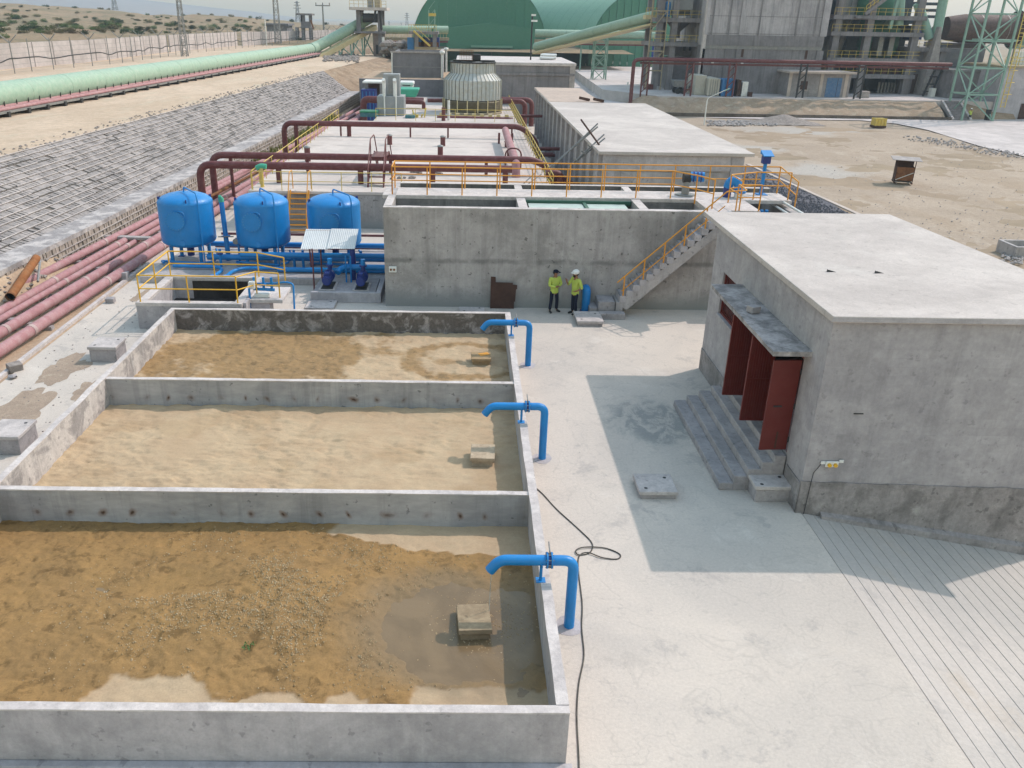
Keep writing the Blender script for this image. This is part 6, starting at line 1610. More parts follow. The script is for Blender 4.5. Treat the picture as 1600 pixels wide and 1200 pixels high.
k.bar((xa-1.1, Yt-.7, zr_+1.6), (xb+.9, Yt-.7, zr_+1.6), .07); k.bar((xa-1.1, Yt-.7, zr_+1.05), (xb+.9, Yt-.7, zr_+1.05), .06); k.build('railing', M['cream'], tt)
MB().box(gy(573, 12, Yt).x, gy(580, 12, Yt).x, Yt+1, Yt+3, zr_+.5, zr_+1.9).build('drive_unit', M['steel'], tt)
MB().box(gy(584, 5, Yt).x, gy(593, 5, Yt).x, Yt+1, Yt+4, zr_+.5, zr_+5).build('dust_filter', M['beige'], tt); MB().cyl((gy(579, 5, Yt).x, Yt+1.5, zr_+.5), (gy(579, 5, Yt).x, Yt+1.5, zr_+5), .4, 10).build('stack', M['steel'], tt)
mb = MB(); q = gy(577, 28, Yt+1); mb.cyl((q.x-1.2, Yt+1, q.z), (q.x+2.0, Yt+1, q.z), 0.8, 16); mb.build('drive_drum', M['dark'], tt)
MB().tube([(q.x+1.0, Yt-.2, q.z-.5), (q.x+1.4, Yt-.2, q.z+1.6), (q.x+2.2, Yt-.2, q.z+1.2), (q.x+2.4, Yt-.2, q.z-2)], .22, 8, bend=.6).build('hose', M['dark'], tt)
v = MB().cyl((gy(600, 80, 171).x, 171, zf-1), (gy(598.5, 60, 171).x, 171, gy(598, 58, 171).z), .25, 8).build('white_drain_pipe', M['white']); tag(v, 'slim white drain pipe up the right corner of the transfer tower', 'pipe')
# second conveyor from the tower to the hall
c2 = thing('tube_conveyor', 'level pale green tube conveyor from the tower into the green hall', 'conveyor', tuple(gy(600, 47, Yt+3)))
A_ = gy(597, 46.5, Yt+3); B_ = gy(700, 47, Yt+6); n = 5
for i in range(n):
    MB().tube([A_+(B_-A_)*i/n, A_+(B_-A_)*(i+.99)/n], .75, 16).build('tube_section', M['mint'], c2)
MB().bar(A_-Vector((0, 0, 1.6)), B_-Vector((0, 0, 1.6)), 2.2, .5).build('gantry', M['beige'], c2); MB().bar(A_-Vector((0, 1.2, 2.1)), B_-Vector((0, 1.2, 2.1)), .3, .35).build('red_beam', M['maroon'], c2)
k = MB()
for i in range(22): p = A_+(B_-A_)*(i+.5)/22-Vector((0, 1.15, .95)); k.bar(p-Vector((0, 0, .6)), p+Vector((0, 0, .4)), .06)
k.bar(A_-Vector((0, 1.15, .55)), B_-Vector((0, 1.15, .55)), .06); k.build('railing', M['cream'], c2)
# equipment frame in front of hall
ef = thing('equipment_frame', 'concrete equipment frame with yellow stair and blue machines beside the hall', 'frame', tuple(gy(660, 80, 165)))
x0, x1, z0, z1_ = bx(648, 682, 54, 84, 165)
for x in (x0, x1-.7):
    for y in (165, 170): MB().box(x, x+.7, y, y+.7, z0-2, z1_).build('column', M['farcon'], ef)
MB().box(x0-1, x1+.3, 164.7, 171, z1_, z1_+.5).build('deck', M['farcon'], ef); MB().box(x0, x1, 164.8, 171, z0+.5, z0+1.2).build('lower_deck', M['beige'], ef)
for f, m in ((.05, M['contblue']), (.3, M['bluedark']), (.72, M['bluedark'])): x = x0+(x1-x0)*f; MB().box(x, x+1.6, 166, 168, z0+1.2, z0+2.8).build('machine', m, ef); MB().box(x-.1, x+1.5, 165.6, 165.9, z0+1.25, z0+2.0).build('guard', M['rust'], ef)
MB().box(x0-1.4, x0-.2, 166, 168, z0-1, z1_-.6).build('blue_box', M['contblue'], ef)
a = gy(646, 48, 164); b = gy(672, 72, 164); MB().bar(a, b, .8, .3).build('stair', M['paleyellow'], ef); MB().bar(a+Vector((0, -.5, 1)), b+Vector((0, -.5, 1)), .09).build('handrail', M['paleyellow'], ef)
k = MB()
for i in range(12): x = x0-1+(x1-x0+1)*i/11; k.bar((x, 164.7, z1_+.5), (x, 164.7, z1_+1.6), .06)
for z in (1.05, 1.6): k.bar((x0-1, 164.7, z1_+z), (x1, 164.7, z1_+z), .06)
k.build('railing', M['paleyellow'], ef)
xm, xn, zm_, zn = bx(670, 681, 16, 50, 166)
for x in (xm, xn-.2): MB().bar((x, 166, z1_), (x, 166, zn), .2).build('mast', M['celadon'], ef)
MB().box(xm+.4, xn-.4, 165.8, 167, z1_+.5, zn-3).build('hopper', M['green'], ef); MB().box(xm, xn, 165.7, 166.5, zn-1, zn-.5).build('top_platform', M['paleyellow'], ef)
k = MB()
for z in range(4): k.bar((xm, 166, z1_+z*1.4), (xn-.2, 166, z1_+(z+1)*1.4), .08)
k.build('bracing', M['celadon'], ef)
mb = MB(); rr2 = random.Random(3)
for _ in range(160):
    q = gy(rr2.uniform(600, 640), rr2.uniform(68, 82), 168+rr2.random()*10); mb.rock((q.x, q.y, q.z), rr2.uniform(.6, 2.4), rr2.random())
mb.build('rock_heap', M['rock'])['kind'] = 'stuff'
q = gy(620, 78, 180); vs = []
struct('far_mound', MB().add([(q.x-14+i*1.5, 176+j*3, q.z-3+ (3.5*math.sin(math.pi*j/8)+.8*FB(i*1.5, j*3., .3, 4.))) for j in range(9) for i in range(15)], [(j*15+i, j*15+i+1, (j+1)*15+i+1, (j+1)*15+i) for j in range(8) for i in range(14)], True), M['bank'])

# ---------------------------------------------------------------- green storage halls
def hall(name_label, c, r, axis, length, zb, front=True, ang0=-14, panel=30):
    """barrel vaulted hall; c = centre of the front arch, axis = direction away from the viewer"""
    t = thing('storage_hall', name_label, 'storage hall', (c.x, c.y, zb)); ax = axis.normalized(); sd = ax.cross(Vector((0, 0, 1))).normalized()
    pts = [R(ang0)+(math.pi-2*R(ang0))*i/44 for i in range(45)]
    ns = max(4, int(length/6))
    for s_ in range(ns):
        a_, b_ = length*s_/ns, length*(s_+1)/ns-.12; m = MB(); vs = []
        for f in (a_, b_):
            for an in pts: vs.append(c+ax*f+sd*(-r*math.cos(an))+Vector((0, 0, r*math.sin(an))))
        m.add(vs, [(i, i+1, 45+i+1, 45+i) for i in range(44)], True); m.build('roof_panel', M['greenroof'], t)
    MB().add([c+ax*f+sd*(-(r-.15)*math.cos(an))+Vector((0, 0, (r-.15)*math.sin(an))) for f in (.02, length) for an in pts], [(i, i+1, 45+i+1, 45+i) for i in range(44)], True).build('lining', M['green'], t)
    # end wall of vertical sheets
    xs = [-r+2*r*i/panel for i in range(panel+1)]
    for i in range(panel):
        def top(x): return math.sqrt(max(0, (r-.05)**2-x*x))
        m = MB(); sub = 4; P = []
        for j in range(sub+1): x = xs[i]+(xs[i+1]-xs[i])*j/sub; P.append((x, top(x)))
        fl = zb-c.z; vs = [c+ax*.1+sd*xs[i]+Vector((0, 0, fl)), c+ax*.1+sd*(xs[i+1]-.0)+Vector((0, 0, fl))]+[c+ax*.1+sd*x+Vector((0, 0, max(z, fl))) for x, z in P[::-1]]
        dd = ax*(-.12 if i % 2 else 0)
        m.add([v_+dd for v_ in vs], [tuple(range(len(vs)))]); m.build('wall_sheet', M['green'], t)
    return t, sd
Yd = 232.
cc = gy(748, 76, Yd); rr_ = (gy(853, 76, Yd).x-gy(643, 76, Yd).x)/2
H1, sd1 = hall('large green arched storage hall with a flat fronted porch', cc, rr_, Vector((.02, 1, 0)), 90, -1.5)
a, b, c, e = bx(698, 839, 38, 100, 224); g = gy(768, 36, 224).z
n = 16
for i in range(n):
    x0, x1 = a+(b-a)*i/n, a+(b-a)*(i+1)/n
    def gt(x): return e-1.2+1.4*(1-abs((x-(a+b)/2)/((b-a)/2)))
    MB().hexa([(x0, 224-(.04 if i % 2 else 0), -1.5), (x1, 224-(.04 if i % 2 else 0), -1.5), (x1, 233, -1.5), (x0, 233, -1.5), (x0, 224-(.04 if i % 2 else 0), gt(x0)), (x1, 224-(.04 if i % 2 else 0), gt(x1)), (x1, 233, gt(x1)), (x0, 233, gt(x0))]).build('porch_sheet', M['green'], H1)
a, b, c, e = bx(752, 784, 74, 92, 223.9); MB().box(a, b, 223.8, 223.94, c-2, e).build('door', M['green'], H1, bev=.05); a, b, c, e = bx(736, 801, 72, 74, 223.6); MB().box(a, b, 223.2, 223.94, c, e).build('door_track', M['greenroof'], H1)
MB().box((a+b)/2-.06, (a+b)/2+.06, 223.75, 223.79, -1.5, c-.3).build('door_seam', M['steel'], H1)
Yd2 = 236.; c2_ = gy(1003, 85, Yd2); r2_ = (gy(1094, 85, Yd2).x-gy(912, 85, Yd2).x)/2
H2, sd2 = hall('second green arched storage hall seen at an angle behind the conveyors', c2_, r2_, Vector((-.3, 1, 0)), 75, -1.5)
for px0, px1 in ((943, 951), (1009, 1016)):
    a, b, c, e = bx(px0, px1, 70, 92, Yd2-1); o = MB().box(a, b, Yd2-8 if px0 > 1000 else Yd2+2, (Yd2-8 if px0 > 1000 else Yd2+2)+.4, c, e)
    o.build('door', M['bluedark'], H2)
# pale concrete apron and road leading to the halls
def strip_road(name, pts, z, mat=None):
    P = [gz(px, py, z) for px, py in pts]; o = sheet([(p.x, p.y) for p in P], z).build(name, mat or M['road']); o['kind'] = 'structure'; return o
strip_road('road', [(880, 160), (893, 118), (905, 102), (1015, 98), (1040, 108), (1000, 128), (985, 150), (975, 165)], -1.6)
# ---------------------------------------------------------------- right: works terrace, bank, roads
Z5 = -2.5; ZT = 0.0
def road5(name, pts, z, mat): 
    P = [gz(px, py, z) for px, py in pts]; o = sheet([(p.x, p.y) for p in P], z).build(name, mat); o['kind'] = 'structure'; return o
road5('road', [(1075, 183), (1200, 186), (1345, 188), (1400, 193), (1450, 203), (1530, 228), (1600, 244), (1720, 275), (1900, 250), (1900, 188), (1560, 186), (1480, 184), (1300, 183.5)], Z5, M['road'])
road5('road', [(893, 108), (902, 98), (1020, 97), (1060, 108), (1010, 130), (990, 145), (985, 163), (960, 163), (925, 128)], Z5, M['road'])
road5('side_road', [(880, 160), (893, 112), (915, 124), (958, 150), (985, 166), (930, 200)], Z5+.03, M['pave'])
M['oldslab'] = concrete('dusty_slab', (.5, .46, .4), (.44, .4, .35), .2)
# gravel beside the platform, with a pale edge line
P = [gz(px, py, Z5+.12) for px, py in ((1140, 262), (1165, 258), (1195, 262), (1236, 283), (1300, 318), (1335, 338), (1335, 350), (1100, 350))]
mb = MB(); pr_ = sheet([(p.x, p.y) for p in P], Z5+.1).build('gravel_strip', M['chip']); pr_['kind'] = 'structure'
mb = MB(); rg5 = random.Random(8)
for _ in range(2600):
    u = rg5.random(); px = 1180+u*150+rg5.uniform(-60, 10); py = 268+u*70+rg5.uniform(-2, 22)
    if py < 262+ (px-1195)*.545: continue
    p = gz(px, py, Z5+.12); s = rg5.uniform(.04, .13); k_ = rg5.random()*6
    mb.add([(p.x+s*math.cos(k_+a_), p.y+s*math.sin(k_+a_), p.z) for a_ in (0, 2.1, 4.2)]+[(p.x, p.y, p.z+s*.9)], [(0, 1, 3), (1, 2, 3), (2, 0, 3)])
mb.build('chippings', M['chip'])['kind'] = 'stuff'
a = gz(1168, 257, Z5+.1); b = gz(1345, 337, Z5+.1)
struct('gravel_edge', MB().bar((a.x, a.y, Z5+.12), (b.x, b.y, Z5+.12), .35, .1), M['oldslab'])
# earth bank and terrace
ye0, ye1 = gz(1200, 183, Z5).y, gz(1200, 153, ZT).y
xa_, xb_ = gz(985, 160, Z5).x, gz(1465, 185, Z5).x
M['bankpale'] = earth('pale_earth_bank', (.42, .34, .25), (.34, .27, .19), (.47, .4, .31), .5, bump=.1)
def bank5(u, v):
    x = xa_-6+(xb_-xa_+6)*u; e = sst(0, .07, u)
    y = ye0+.3+(ye1-ye0)*v+ (4.5*(1-e)*(1-v)); z = Z5+.35+(ZT-Z5-.35)*(v**.8)
    if u < .1: z = Z5+(z-Z5)*(.25+.75*sst(0, .1, u))
    k = math.sin(math.pi*min(1, v))
    return Vector((x, y+.4*FB(x, z, .3, 3.)*k, z+.35*FB(x, y, .5, 4.)*k))
vs = [bank5(i/140, j/14) for j in range(15) for i in range(141)]
struct('earth_bank', MB().add(vs, [(j*141+i, j*141+i+1, (j+1)*141+i+1, (j+1)*141+i) for j in range(14) for i in range(140)], True), M['bankpale'])
M['toewall'] = concrete('dark_toe_wall', (.15, .13, .105), (.1, .085, .07), .4, streak=.4)
struct('toe_wall', rough_box(xa_-2, xb_+1, ye0-.15, ye0+.28, Z5-.2, Z5+.42, 1.2, .03, 5), M['toewall'])
struct('works_terrace', MB().prism([(xa_+1, ye1-.1), (xb_+4, ye1-.1), (150, ye1-.1), (150, 230), (xa_-3, 230), (xa_-6, ye1+12)], Z5, ZT), M['road'])
# pile of chippings and pale spill on the yard
P = gz(1222, 192, Z5)
struct('chipping_heap', MB().add([(P.x+(-1+2*i/16)*5.5, P.y+(-1+2*j/12)*2.6, Z5-.05+1.3*max(0, 1-math.hypot(-1+2*i/16, -1+2*j/12))+.1*FB(i*1., j*1., .7, 1.)) for j in range(13) for i in range(17)], [(j*17+i, j*17+i+1, (j+1)*17+i+1, (j+1)*17+i) for j in range(12) for i in range(16)], True), M['heap'] if 'heap' in M else M['rock'])
mb = MB(); rr5 = random.Random(12)
for _ in range(420):
    px = rr5.uniform(1105, 1215); p = gz(px, rr5.uniform(188, 196), Z5+.05); mb.rock((p.x, p.y, p.z), rr5.uniform(.1, .55), rr5.random())
for _ in range(300):
    f = rr5.random(); p = gz(1430+f*170+rr5.uniform(-25, 10), 213+f*30+rr5.uniform(-3, 4), Z5+.03); mb.rock((p.x, p.y, p.z), rr5.uniform(.05, .35), rr5.random())
for _ in range(500):
    p = gz(rr5.uniform(1240, 1600), rr5.uniform(225, 400), Z5+.02); mb.rock((p.x, p.y, p.z), rr5.uniform(.04, .14), rr5.random())
for _ in range(160):
    p = gz(rr5.uniform(1565, 1600), rr5.uniform(380, 412), Z5+.02); mb.rock((p.x, p.y, p.z), rr5.uniform(.04, .25), rr5.random())
mb.build('yard_stones', M['sunblock'])['kind'] = 'stuff'
def fbx(mb, x0, x1, y0, y1, Y, d, front=0.): 
    a, b = gy(x0, y1, Y), gy(x1, y0, Y); mb.box(a.x, b.x, Y, Y+d, a.z, b.z); return mb
def rect(x0, x1, y0, y1, Y): a, b = gy(x0, y1, Y), gy(x1, y0, Y); return a.x, b.x, a.z, b.z
# preheater silo block
YB5 = 147.
TOPZ = 34
sb = thing('silo_tower', 'huge grey concrete silo block with stained vertical ribs', 'tower', (gy(1190, 148, YB5).x, YB5, ZT))
sx0_, sx1_ = gy(1093, 146, YB5).x, gy(1280, 100, YB5).x
zl = gy(1180, 72, YB5).z
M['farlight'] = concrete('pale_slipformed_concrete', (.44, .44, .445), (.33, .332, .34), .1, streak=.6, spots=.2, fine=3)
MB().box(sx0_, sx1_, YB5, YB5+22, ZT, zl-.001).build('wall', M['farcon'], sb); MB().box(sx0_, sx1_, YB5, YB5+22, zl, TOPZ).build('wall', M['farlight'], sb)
MB().box(sx0_-.05, sx1_+.05, YB5-.18, YB5-.002, zl, zl+1.6).build('band', M['farcon'], sb); MB().box(sx0_, sx1_, YB5-.1, YB5-.002, zl-.5, zl-.003).build('band_foot_strip', M['steel'], sb)  # grey strip set along the foot of the band
rl = MB()
for i, px in enumerate((1096, 1104, 1130, 1150, 1176, 1233, 1262, 1276)):
    x = gy(px, 110, YB5).x; w = (.5, .25, .2, .8, .2, .15, .2, 1.1)[i]
    MB().box(x-w/2, x+w/2, YB5-.26, YB5-.185, zl+.0+1.62, TOPZ-.1).build('rib', M['farlight' if w > .4 else 'farcon'], sb)
    if i in (0, 2, 3, 7): MB().box(x-w/2, x+w/2, YB5-.2, YB5-.12, ZT, zl-.52).build('rib', M['farcon'], sb)
for k in range(9):
    z = zl+1.8+k*2.6; MB().box(sx0_+.02, sx1_-.02, YB5-.03, YB5-.003, z, z+.08).build('pour_line', M['farcon'], sb)
MB().box(sx0_-.55, sx0_-.002, YB5-.2, YB5+.6, ZT, TOPZ).build('corner_pier', M['cap'], sb)
x0, x1, z0, z1_ = rect(1153, 1163, 76, 89, YB5-.1); MB().box(x0, x1, YB5-.06, YB5-.004, z0, z1_).build('door', M['rustdark'], sb)
x0, x1, z0, z1_ = rect(1257, 1263, 78, 92, YB5-.1); MB().box(x0, x1, YB5-.06, YB5-.004, z0, z1_).build('door', M['rustdark'], sb)
for px, py in ((1113, 97), (1159, 100)): x0, x1, z0, z1_ = rect(px-2, px+2, py-2, py+2, YB5-.2); MB().box(x0, x1, YB5-.5, YB5-.21, z0, z1_).build('lamp', M['white'], sb)
M['bluedoor'] = paint('faded_blue_door', (.06, .15, .3), .5, dust=.15)

# left frame building with hopper platforms
def frame(name, label, px, Y, levels, depth, mat, colw=1.0, top=TOPZ, extra_rail=None, back=True):
    t = thing(name, label, 'building', (gy(px[0], 140, Y).x, Y, ZT)); xs = [gy(p, 120, Y).x for p in px]
    for x in xs:
        MB().box(x-colw/2, x+colw/2, Y, Y+colw, ZT, top).build('column', mat, t)
        MB().box(x-colw/2, x+colw/2, Y+depth, Y+depth+colw, ZT, top).build('column', mat, t)
    for py in levels:
        z = gy((px[0]+px[-1])/2, py, Y).z
        MB().box(xs[0]-colw, xs[-1]+colw, Y-.35, Y+depth+colw, z-.65, z).build('floor_slab', mat, t)
        k = MB()
        for i in range(int((xs[-1]-xs[0])/1.2)+2):
            x = xs[0]-colw+i*1.2; k.bar((x, Y-.3, z), (x, Y-.3, z+1.1), .045)
        for h in (.55, 1.1): k.bar((xs[0]-colw, Y-.3, z+h), (xs[-1]+colw, Y-.3, z+h), .05)
        k.build('railing', extra_rail or M['paleyellow'], t)
    return t, xs
YF = 152.
f1, xs = frame('frame_building', 'open concrete frame with hoppers left of the big silo', (1024, 1046, 1088), YF, (28, 66), 9, M['farcon'], 1.0)
x0, x1, z0, z1_ = rect(1052, 1086, -20, 15, YF+1); MB().box(x0, x1, YF+1, YF+7, z0, z1_).build('bin', M['grey'], f1); MB().box(x0+.3, x1-.3, YF+1.2, YF+6, gy(1060, 24, YF).z, z0).build('bin_base', M['dark'], f1)
x0, x1, z0, z1_ = rect(1030, 1052, -20, 20, YF+6); MB().box(x0, x1, YF+6, YF+9, z0, z1_).build('wall_panel', M['farblock'], f1)
q = gy(1043, 15, YF+.6); MB().cyl((q.x, YF+.8, gy(1043, 26, YF).z), (q.x, YF+.8, gy(1043, 6, YF).z), .55, 14).build('gas_bottle', M['contblue'], f1); MB().lathe((q.x, YF+.8, gy(1043, 6, YF).z), [(.55, 0), (.45, .3), (.05, .42)], 14).build('bottle_dome', M['contblue'], f1)
q = gy(1062, 36, YF+3); MB().lathe((q.x, YF+4, 0), [(2.2, gy(1062, 34, YF).z), (.5, gy(1062, 50, YF).z), (.5, gy(1062, 60, YF).z)], 4, False).build('hopper', M['farblock'], f1)
x0, x1, z0, z1_ = rect(1047, 1086, 92, 126, YF); MB().box(x0, x1, YF+1.2, YF+9, ZT, z1_).build('ground_room', M['farblock'], f1)
x0, x1, z0, z1_ = rect(1048, 1087, 66, 88, YF+3); MB().box(x0, x1, YF+4, YF+9, z0, z1_).build('upper_room', M['farblock'], f1)
for a, b in ((1067, 1072), (1076, 1083)): x0, x1, z0, z1_ = rect(a, b, 70, 79, YF+3.9); MB().box(x0, x1, YF+3.9, YF+3.99, z0, z1_).build('window', M['darkglass'], f1)
k = MB()
for i in range(8): z = ZT+i*3.1; xq = gy(1022, 100, YF).x; k.bar((xq-1.2, YF-.6, z), (xq+1.2, YF-.6, z+3.1) if i % 2 else (xq-1.2, YF-.6, z+3.1), .12); k.bar((xq-1.2, YF-.6, z+3.1), (xq+1.2, YF-.6, z+3.1), .2)
for dx in (-1.3, 1.3): k.bar((xq+dx, YF-.6, ZT), (xq+dx, YF-.6, 26), .16)
k.build('stair_tower', M['beige'], f1)
# dark structure between the silo and right frame; big frame with machinery
M['deepsteel'] = paint('dark_blue_grey_steel', (.06, .075, .09), .7, dust=.3, dcol=(.11, .12, .13))
f2, xs = frame('preheater_frame', 'tall concrete preheater frame with green cyclones and yellow railings', (1296, 1345, 1418), 150., (24, 50, 91, 116), 12, M['farcon'], 1.1)
x0, x1, z0, z1_ = rect(1297, 1436, -30, 88, 158); MB().box(x0-2, x1, 161.5, 164, ZT, TOPZ).build('dark_backing', M['deepsteel'], f2)  # dark sheet added behind the frame so its inside looks deep in shade
for px, w in ((1308, .5), (1328, .9), (1366, .5), (1404, .8)): q = gy(px, 60, 157); MB().box(q.x-w, q.x+w, 156, 157, ZT, TOPZ).build('inner_column', M['deepsteel'], f2)
for py in (8, 36, 62, 80, 100): z = gy(1330, py, 156).z; MB().box(x0-1, x1, 156.2, 156.8, z, z+.7).build('inner_beam', M['deepsteel'], f2)
for px, w in ((1318, 2.2), (1330, 1.4)): q = gy(px, 30, 156); MB().tube([(q.x-2.6, 156, 3), (q.x-.4, 156, 12), (q.x+.2, 156, TOPZ)], w*.6, 12).build('duct', M['steel'], f2)
for px, y0, y1, r, Y in ((1385, 45, 82, 3.6, 154), (1372, -10, 22, 3.8, 154), (1395, 5, 28, 2.0, 153)):
    q = gy(px, 50, Y); za, zb_ = gy(px, y1, Y).z, gy(px, y0, Y).z; MB().lathe((q.x, Y+3, 0), [(r*.25, za-3), (r, za), (r, zb_), (r*.3, zb_+1)], 20).build('cyclone', M['green'] if r > 3 else M['celadon'], f2)
for px in (1390, 1398): q = gy(px, 55, 151.5); MB().box(q.x-1.6, q.x+.2, 151.5, 154, gy(px, 88, 151.5).z, gy(px, 58, 151.5).z).build('duct_box', M['steel'], f2)
for i in range(7): q = gy(1355+i*9, 112, 152); MB().cyl((q.x, 152, q.z-.2), (q.x, 153.5, q.z-.2), .7, 10).build('fan_drum', M['maroon'] if i % 2 else M['rustdark'], f2)
q = gy(1300, 128, 151); MB().box(gy(1338, 140, 151).x, gy(1412, 140, 151).x, 160, 160.3, ZT, gy(1380, 116, 151).z).build('dark_backing', M['deepsteel'], f2)
for i in range(8): q = gy(1372+i*5, 140, 153); MB().bar((q.x, 153, ZT), (q.x, 153, gy(1372, 120, 153).z-.9), .3).build('pipe', M['steel'], f2)
a = gy(1352, 22, 149.4); b = gy(1390, -6, 149.4); MB().bar(a, b, .3, .5).build('stair_stringer', M['farcon'], f2); 
k = MB()
for i in range(7): p = a+(b-a)*i/6; k.bar(p, p+Vector((0, 0, 1.3)), .07)
k.bar(a+Vector((0, 0, 1.3)), b+Vector((0, 0, 1.3)), .08); k.bar(a+Vector((0, 0, .7)), b+Vector((0, 0, .7)), .06); k.build('stair_railing', M['paleyellow'], f2)
MB().bar(gy(1390, 45, 150), gy(1408, -20, 150), .5).build('green_strut', M['celadon'], f2)
x0, x1, z0, z1_ = rect(1336, 1358, 26, 28.5, 149.3); MB().box(x0, x1, 149.0, 150, z0, z1_).build('landing', M['farcon'], f2)
# next bay: grey columns, struts, ground floor doors
f3, xs = frame('kiln_inlet_building', 'grey building between the preheater frame and the kiln with a tall pale pier', (1422, 1466), 151., (74,), 12, M['farcon'], 1.0, top=gy(1440, 72, 151).z)
MB().box(gy(1422, 80, 151).x, gy(1545, 80, 151).x, 152.0, 163, gy(1440, 112, 151).z, gy(1440, 75, 151).z).build('upper_wall', M['farblock'], f3)
MB().box(gy(1418, 140, 151).x, gy(1505, 140, 151).x, 152.2, 163, ZT, gy(1440, 113, 151).z).build('ground_wall', M['farcon'], f3)
x0, x1, z0, z1_ = rect(1451, 1471, 42, 98, 150.5); MB().hexa([(x0-.8, 149.5, ZT), (x0+1.9, 149.5, ZT), (x0+1.9, 152, ZT), (x0-.8, 152, ZT), (x0, 149.5, z1_), (x1-.4, 149.5, z1_), (x1-.4, 152, z1_), (x0, 152, z1_)]).build('pale_pier', M['sunblock'], f3)
for a_, b_ in ((1412, 1438), (1461, 1478)): x0, x1, z0, z1_ = rect(a_, b_, 116, 146, 152); MB().box(x0, x1, 152.1, 152.19, ZT, z1_).build('door', M['rustdark'], f3)
for A_, B_ in (((1434, 5), (1452, 60)), ((1478, -20), (1462, 60)), ((1408, -20), (1404, 40))): MB().cyl(gy(*A_, 151), gy(*B_, 151), .75, 10).build('strut', M['celadon'], f3)
for py in (4, 14, 24): x0, x1, z0, z1_ = rect(1436, 1470, py, py+4, 157); MB().box(x0, x1, 157, 158, z0, z1_).build('beam', M['deepsteel'], f3)
MB().box(gy(1421, 60, 154).x, gy(1440, 60, 154).x, 154, 157, gy(1430, 62, 154).z, gy(1430, 40, 154).z).build('blue_tank', M['bluedark'], f3)
k = MB()
for x in (gy(1444, 140, 147).x, gy(1455, 140, 147).x): k.bar((x, 147, ZT), (x+1.2, 147, gy(1450, 103, 147).z), .25)
for i in range(4): z = ZT+.8+i*1.15; k.bar((gy(1444, 140, 147).x+.25*i, 147, z), (gy(1455, 140, 147).x+.25*i, 147, z), .18)
k.build('pipe_trestle', M['dark'], f3)
MB().box(gy(1456, 140, 146).x, gy(1463, 140, 146).x, 146, 147, ZT, gy(1460, 138, 146).z).build('white_box', M['white'], f3)
# kiln
kl_ = thing('rotary_kiln', 'huge brown rotary kiln drum with a red riding ring at the right edge', 'kiln', (gy(1530, 40, 152).x, 152, 8))
ka = gy(1476, 44, 153); kb = gy(1700, 49, 153)
R_k = (gy(1500, 64, 153)-gy(1500, 20, 153)).length/2
MB().tube([ka, ka+(kb-ka)*.12], [R_k*.8, R_k], 32).build('inlet_cone', M['kiln'], kl_); MB().tube([ka+(kb-ka)*.12, kb], R_k, 40).build('drum', M['kiln'], kl_)
for f in (.22, .4, .62): MB().tube([ka+(kb-ka)*f, ka+(kb-ka)*(f+.004)], R_k*1.012, 32).build('weld_band', M['steel'], kl_)
fr = ka+(kb-ka)*.5; MB().tube([fr, fr+(kb-ka).normalized()*1.0], R_k*1.28, 40).build('riding_ring', M['maroon'], kl_); MB().tube([fr-(kb-ka).normalized()*.3, fr+(kb-ka).normalized()*1.4], R_k*1.36, 40, caps=False).build('ring_cover', M['celadon'], kl_)
x0, x1, z0, z1_ = rect(1470, 1540, 68, 112, 156); MB().box(x0, x1, 156, 164, ZT, z1_).build('support_pier', M['farblock'], kl_)
bk = thing('kiln_pier_building', 'pale rendered building under the kiln at the right picture edge', 'building', (gy(1560, 180, 138).x, 138, Z5))
x0, x1 = gy(1548, 185, 138).x, gy(1700, 185, 138).x; zt_ = gy(1580, 106, 138).z
M['palegrey'] = concrete('pale_grey_render', (.44, .44, .45), (.38, .38, .395), .3, streak=.2)
MB().box(x0, x1, 138, 150, Z5, zt_).build('wall', M['palegrey'], bk); MB().box(x0-.3, x1, 137.7, 150, zt_, zt_+.3).build('roof', M['beige'], bk)
a_ = rect(1590, 1600, 162, 186, 137.9); MB().box(a_[0], a_[0]+3, 137.9, 137.99, Z5, a_[3]).build('door', M['rustdark'], bk)
k = MB()
for i in range(16): x = x0+i*1.1; k.bar((x, 138, zt_+.3), (x, 138, zt_+1.5), .07)
for h in (.9, 1.5): k.bar((x0, 138, zt_+h), (x1, 138, zt_+h), .07)
k.build('railing', M['paleyellow'], bk)
for i in range(4): q = gy(1590+i*6, 85, 142); MB().cyl((q.x, 142, zt_), (q.x, 142, gy(1590, 80, 142).z), .35, 8).build('white_pipe', M['white'], bk)
x0_, x1_, z0_, z1_ = rect(1540, 1592, 62, 64.5, 143); MB().box(x0_, x1_, 143, 147, z0_, z1_).build('canopy', M['celadon'], bk)
for px in (1553, 1588): q = gy(px, 64, 144); MB().cyl((q.x, 144, zt_), (q.x, 144, q.z), .14, 8).build('canopy_post', M['steel'], bk)
bc = thing('low_grey_building', 'low grey rendered building behind the lattice tower', 'building', (gy(1500, 150, 144).x, 144, ZT))
x0, x1 = gy(1480, 150, 144).x, gy(1550, 150, 144).x; MB().box(x0, x1, 144, 152, Z5, gy(1500, 112, 144).z).build('wall', M['farcon'], bc); MB().box(x0-.2, x1, 143.8, 152, gy(1500, 112, 144).z, gy(1500, 109, 144).z).build('roof', M['steel'], bc)
# lattice tower of pale green steel, leaning in the view, with a yellow ladder
lt5 = thing('lattice_tower', 'pale green steel lattice tower with a yellow ladder before the kiln', 'tower', tuple(gy(1525, 180, 134.)))
Yl = 134.; bl, br = gy(1505, 176, Yl), gy(1536, 182, Yl); tl, tr_ = gy(1546, -12, Yl), gy(1580, -12, Yl)
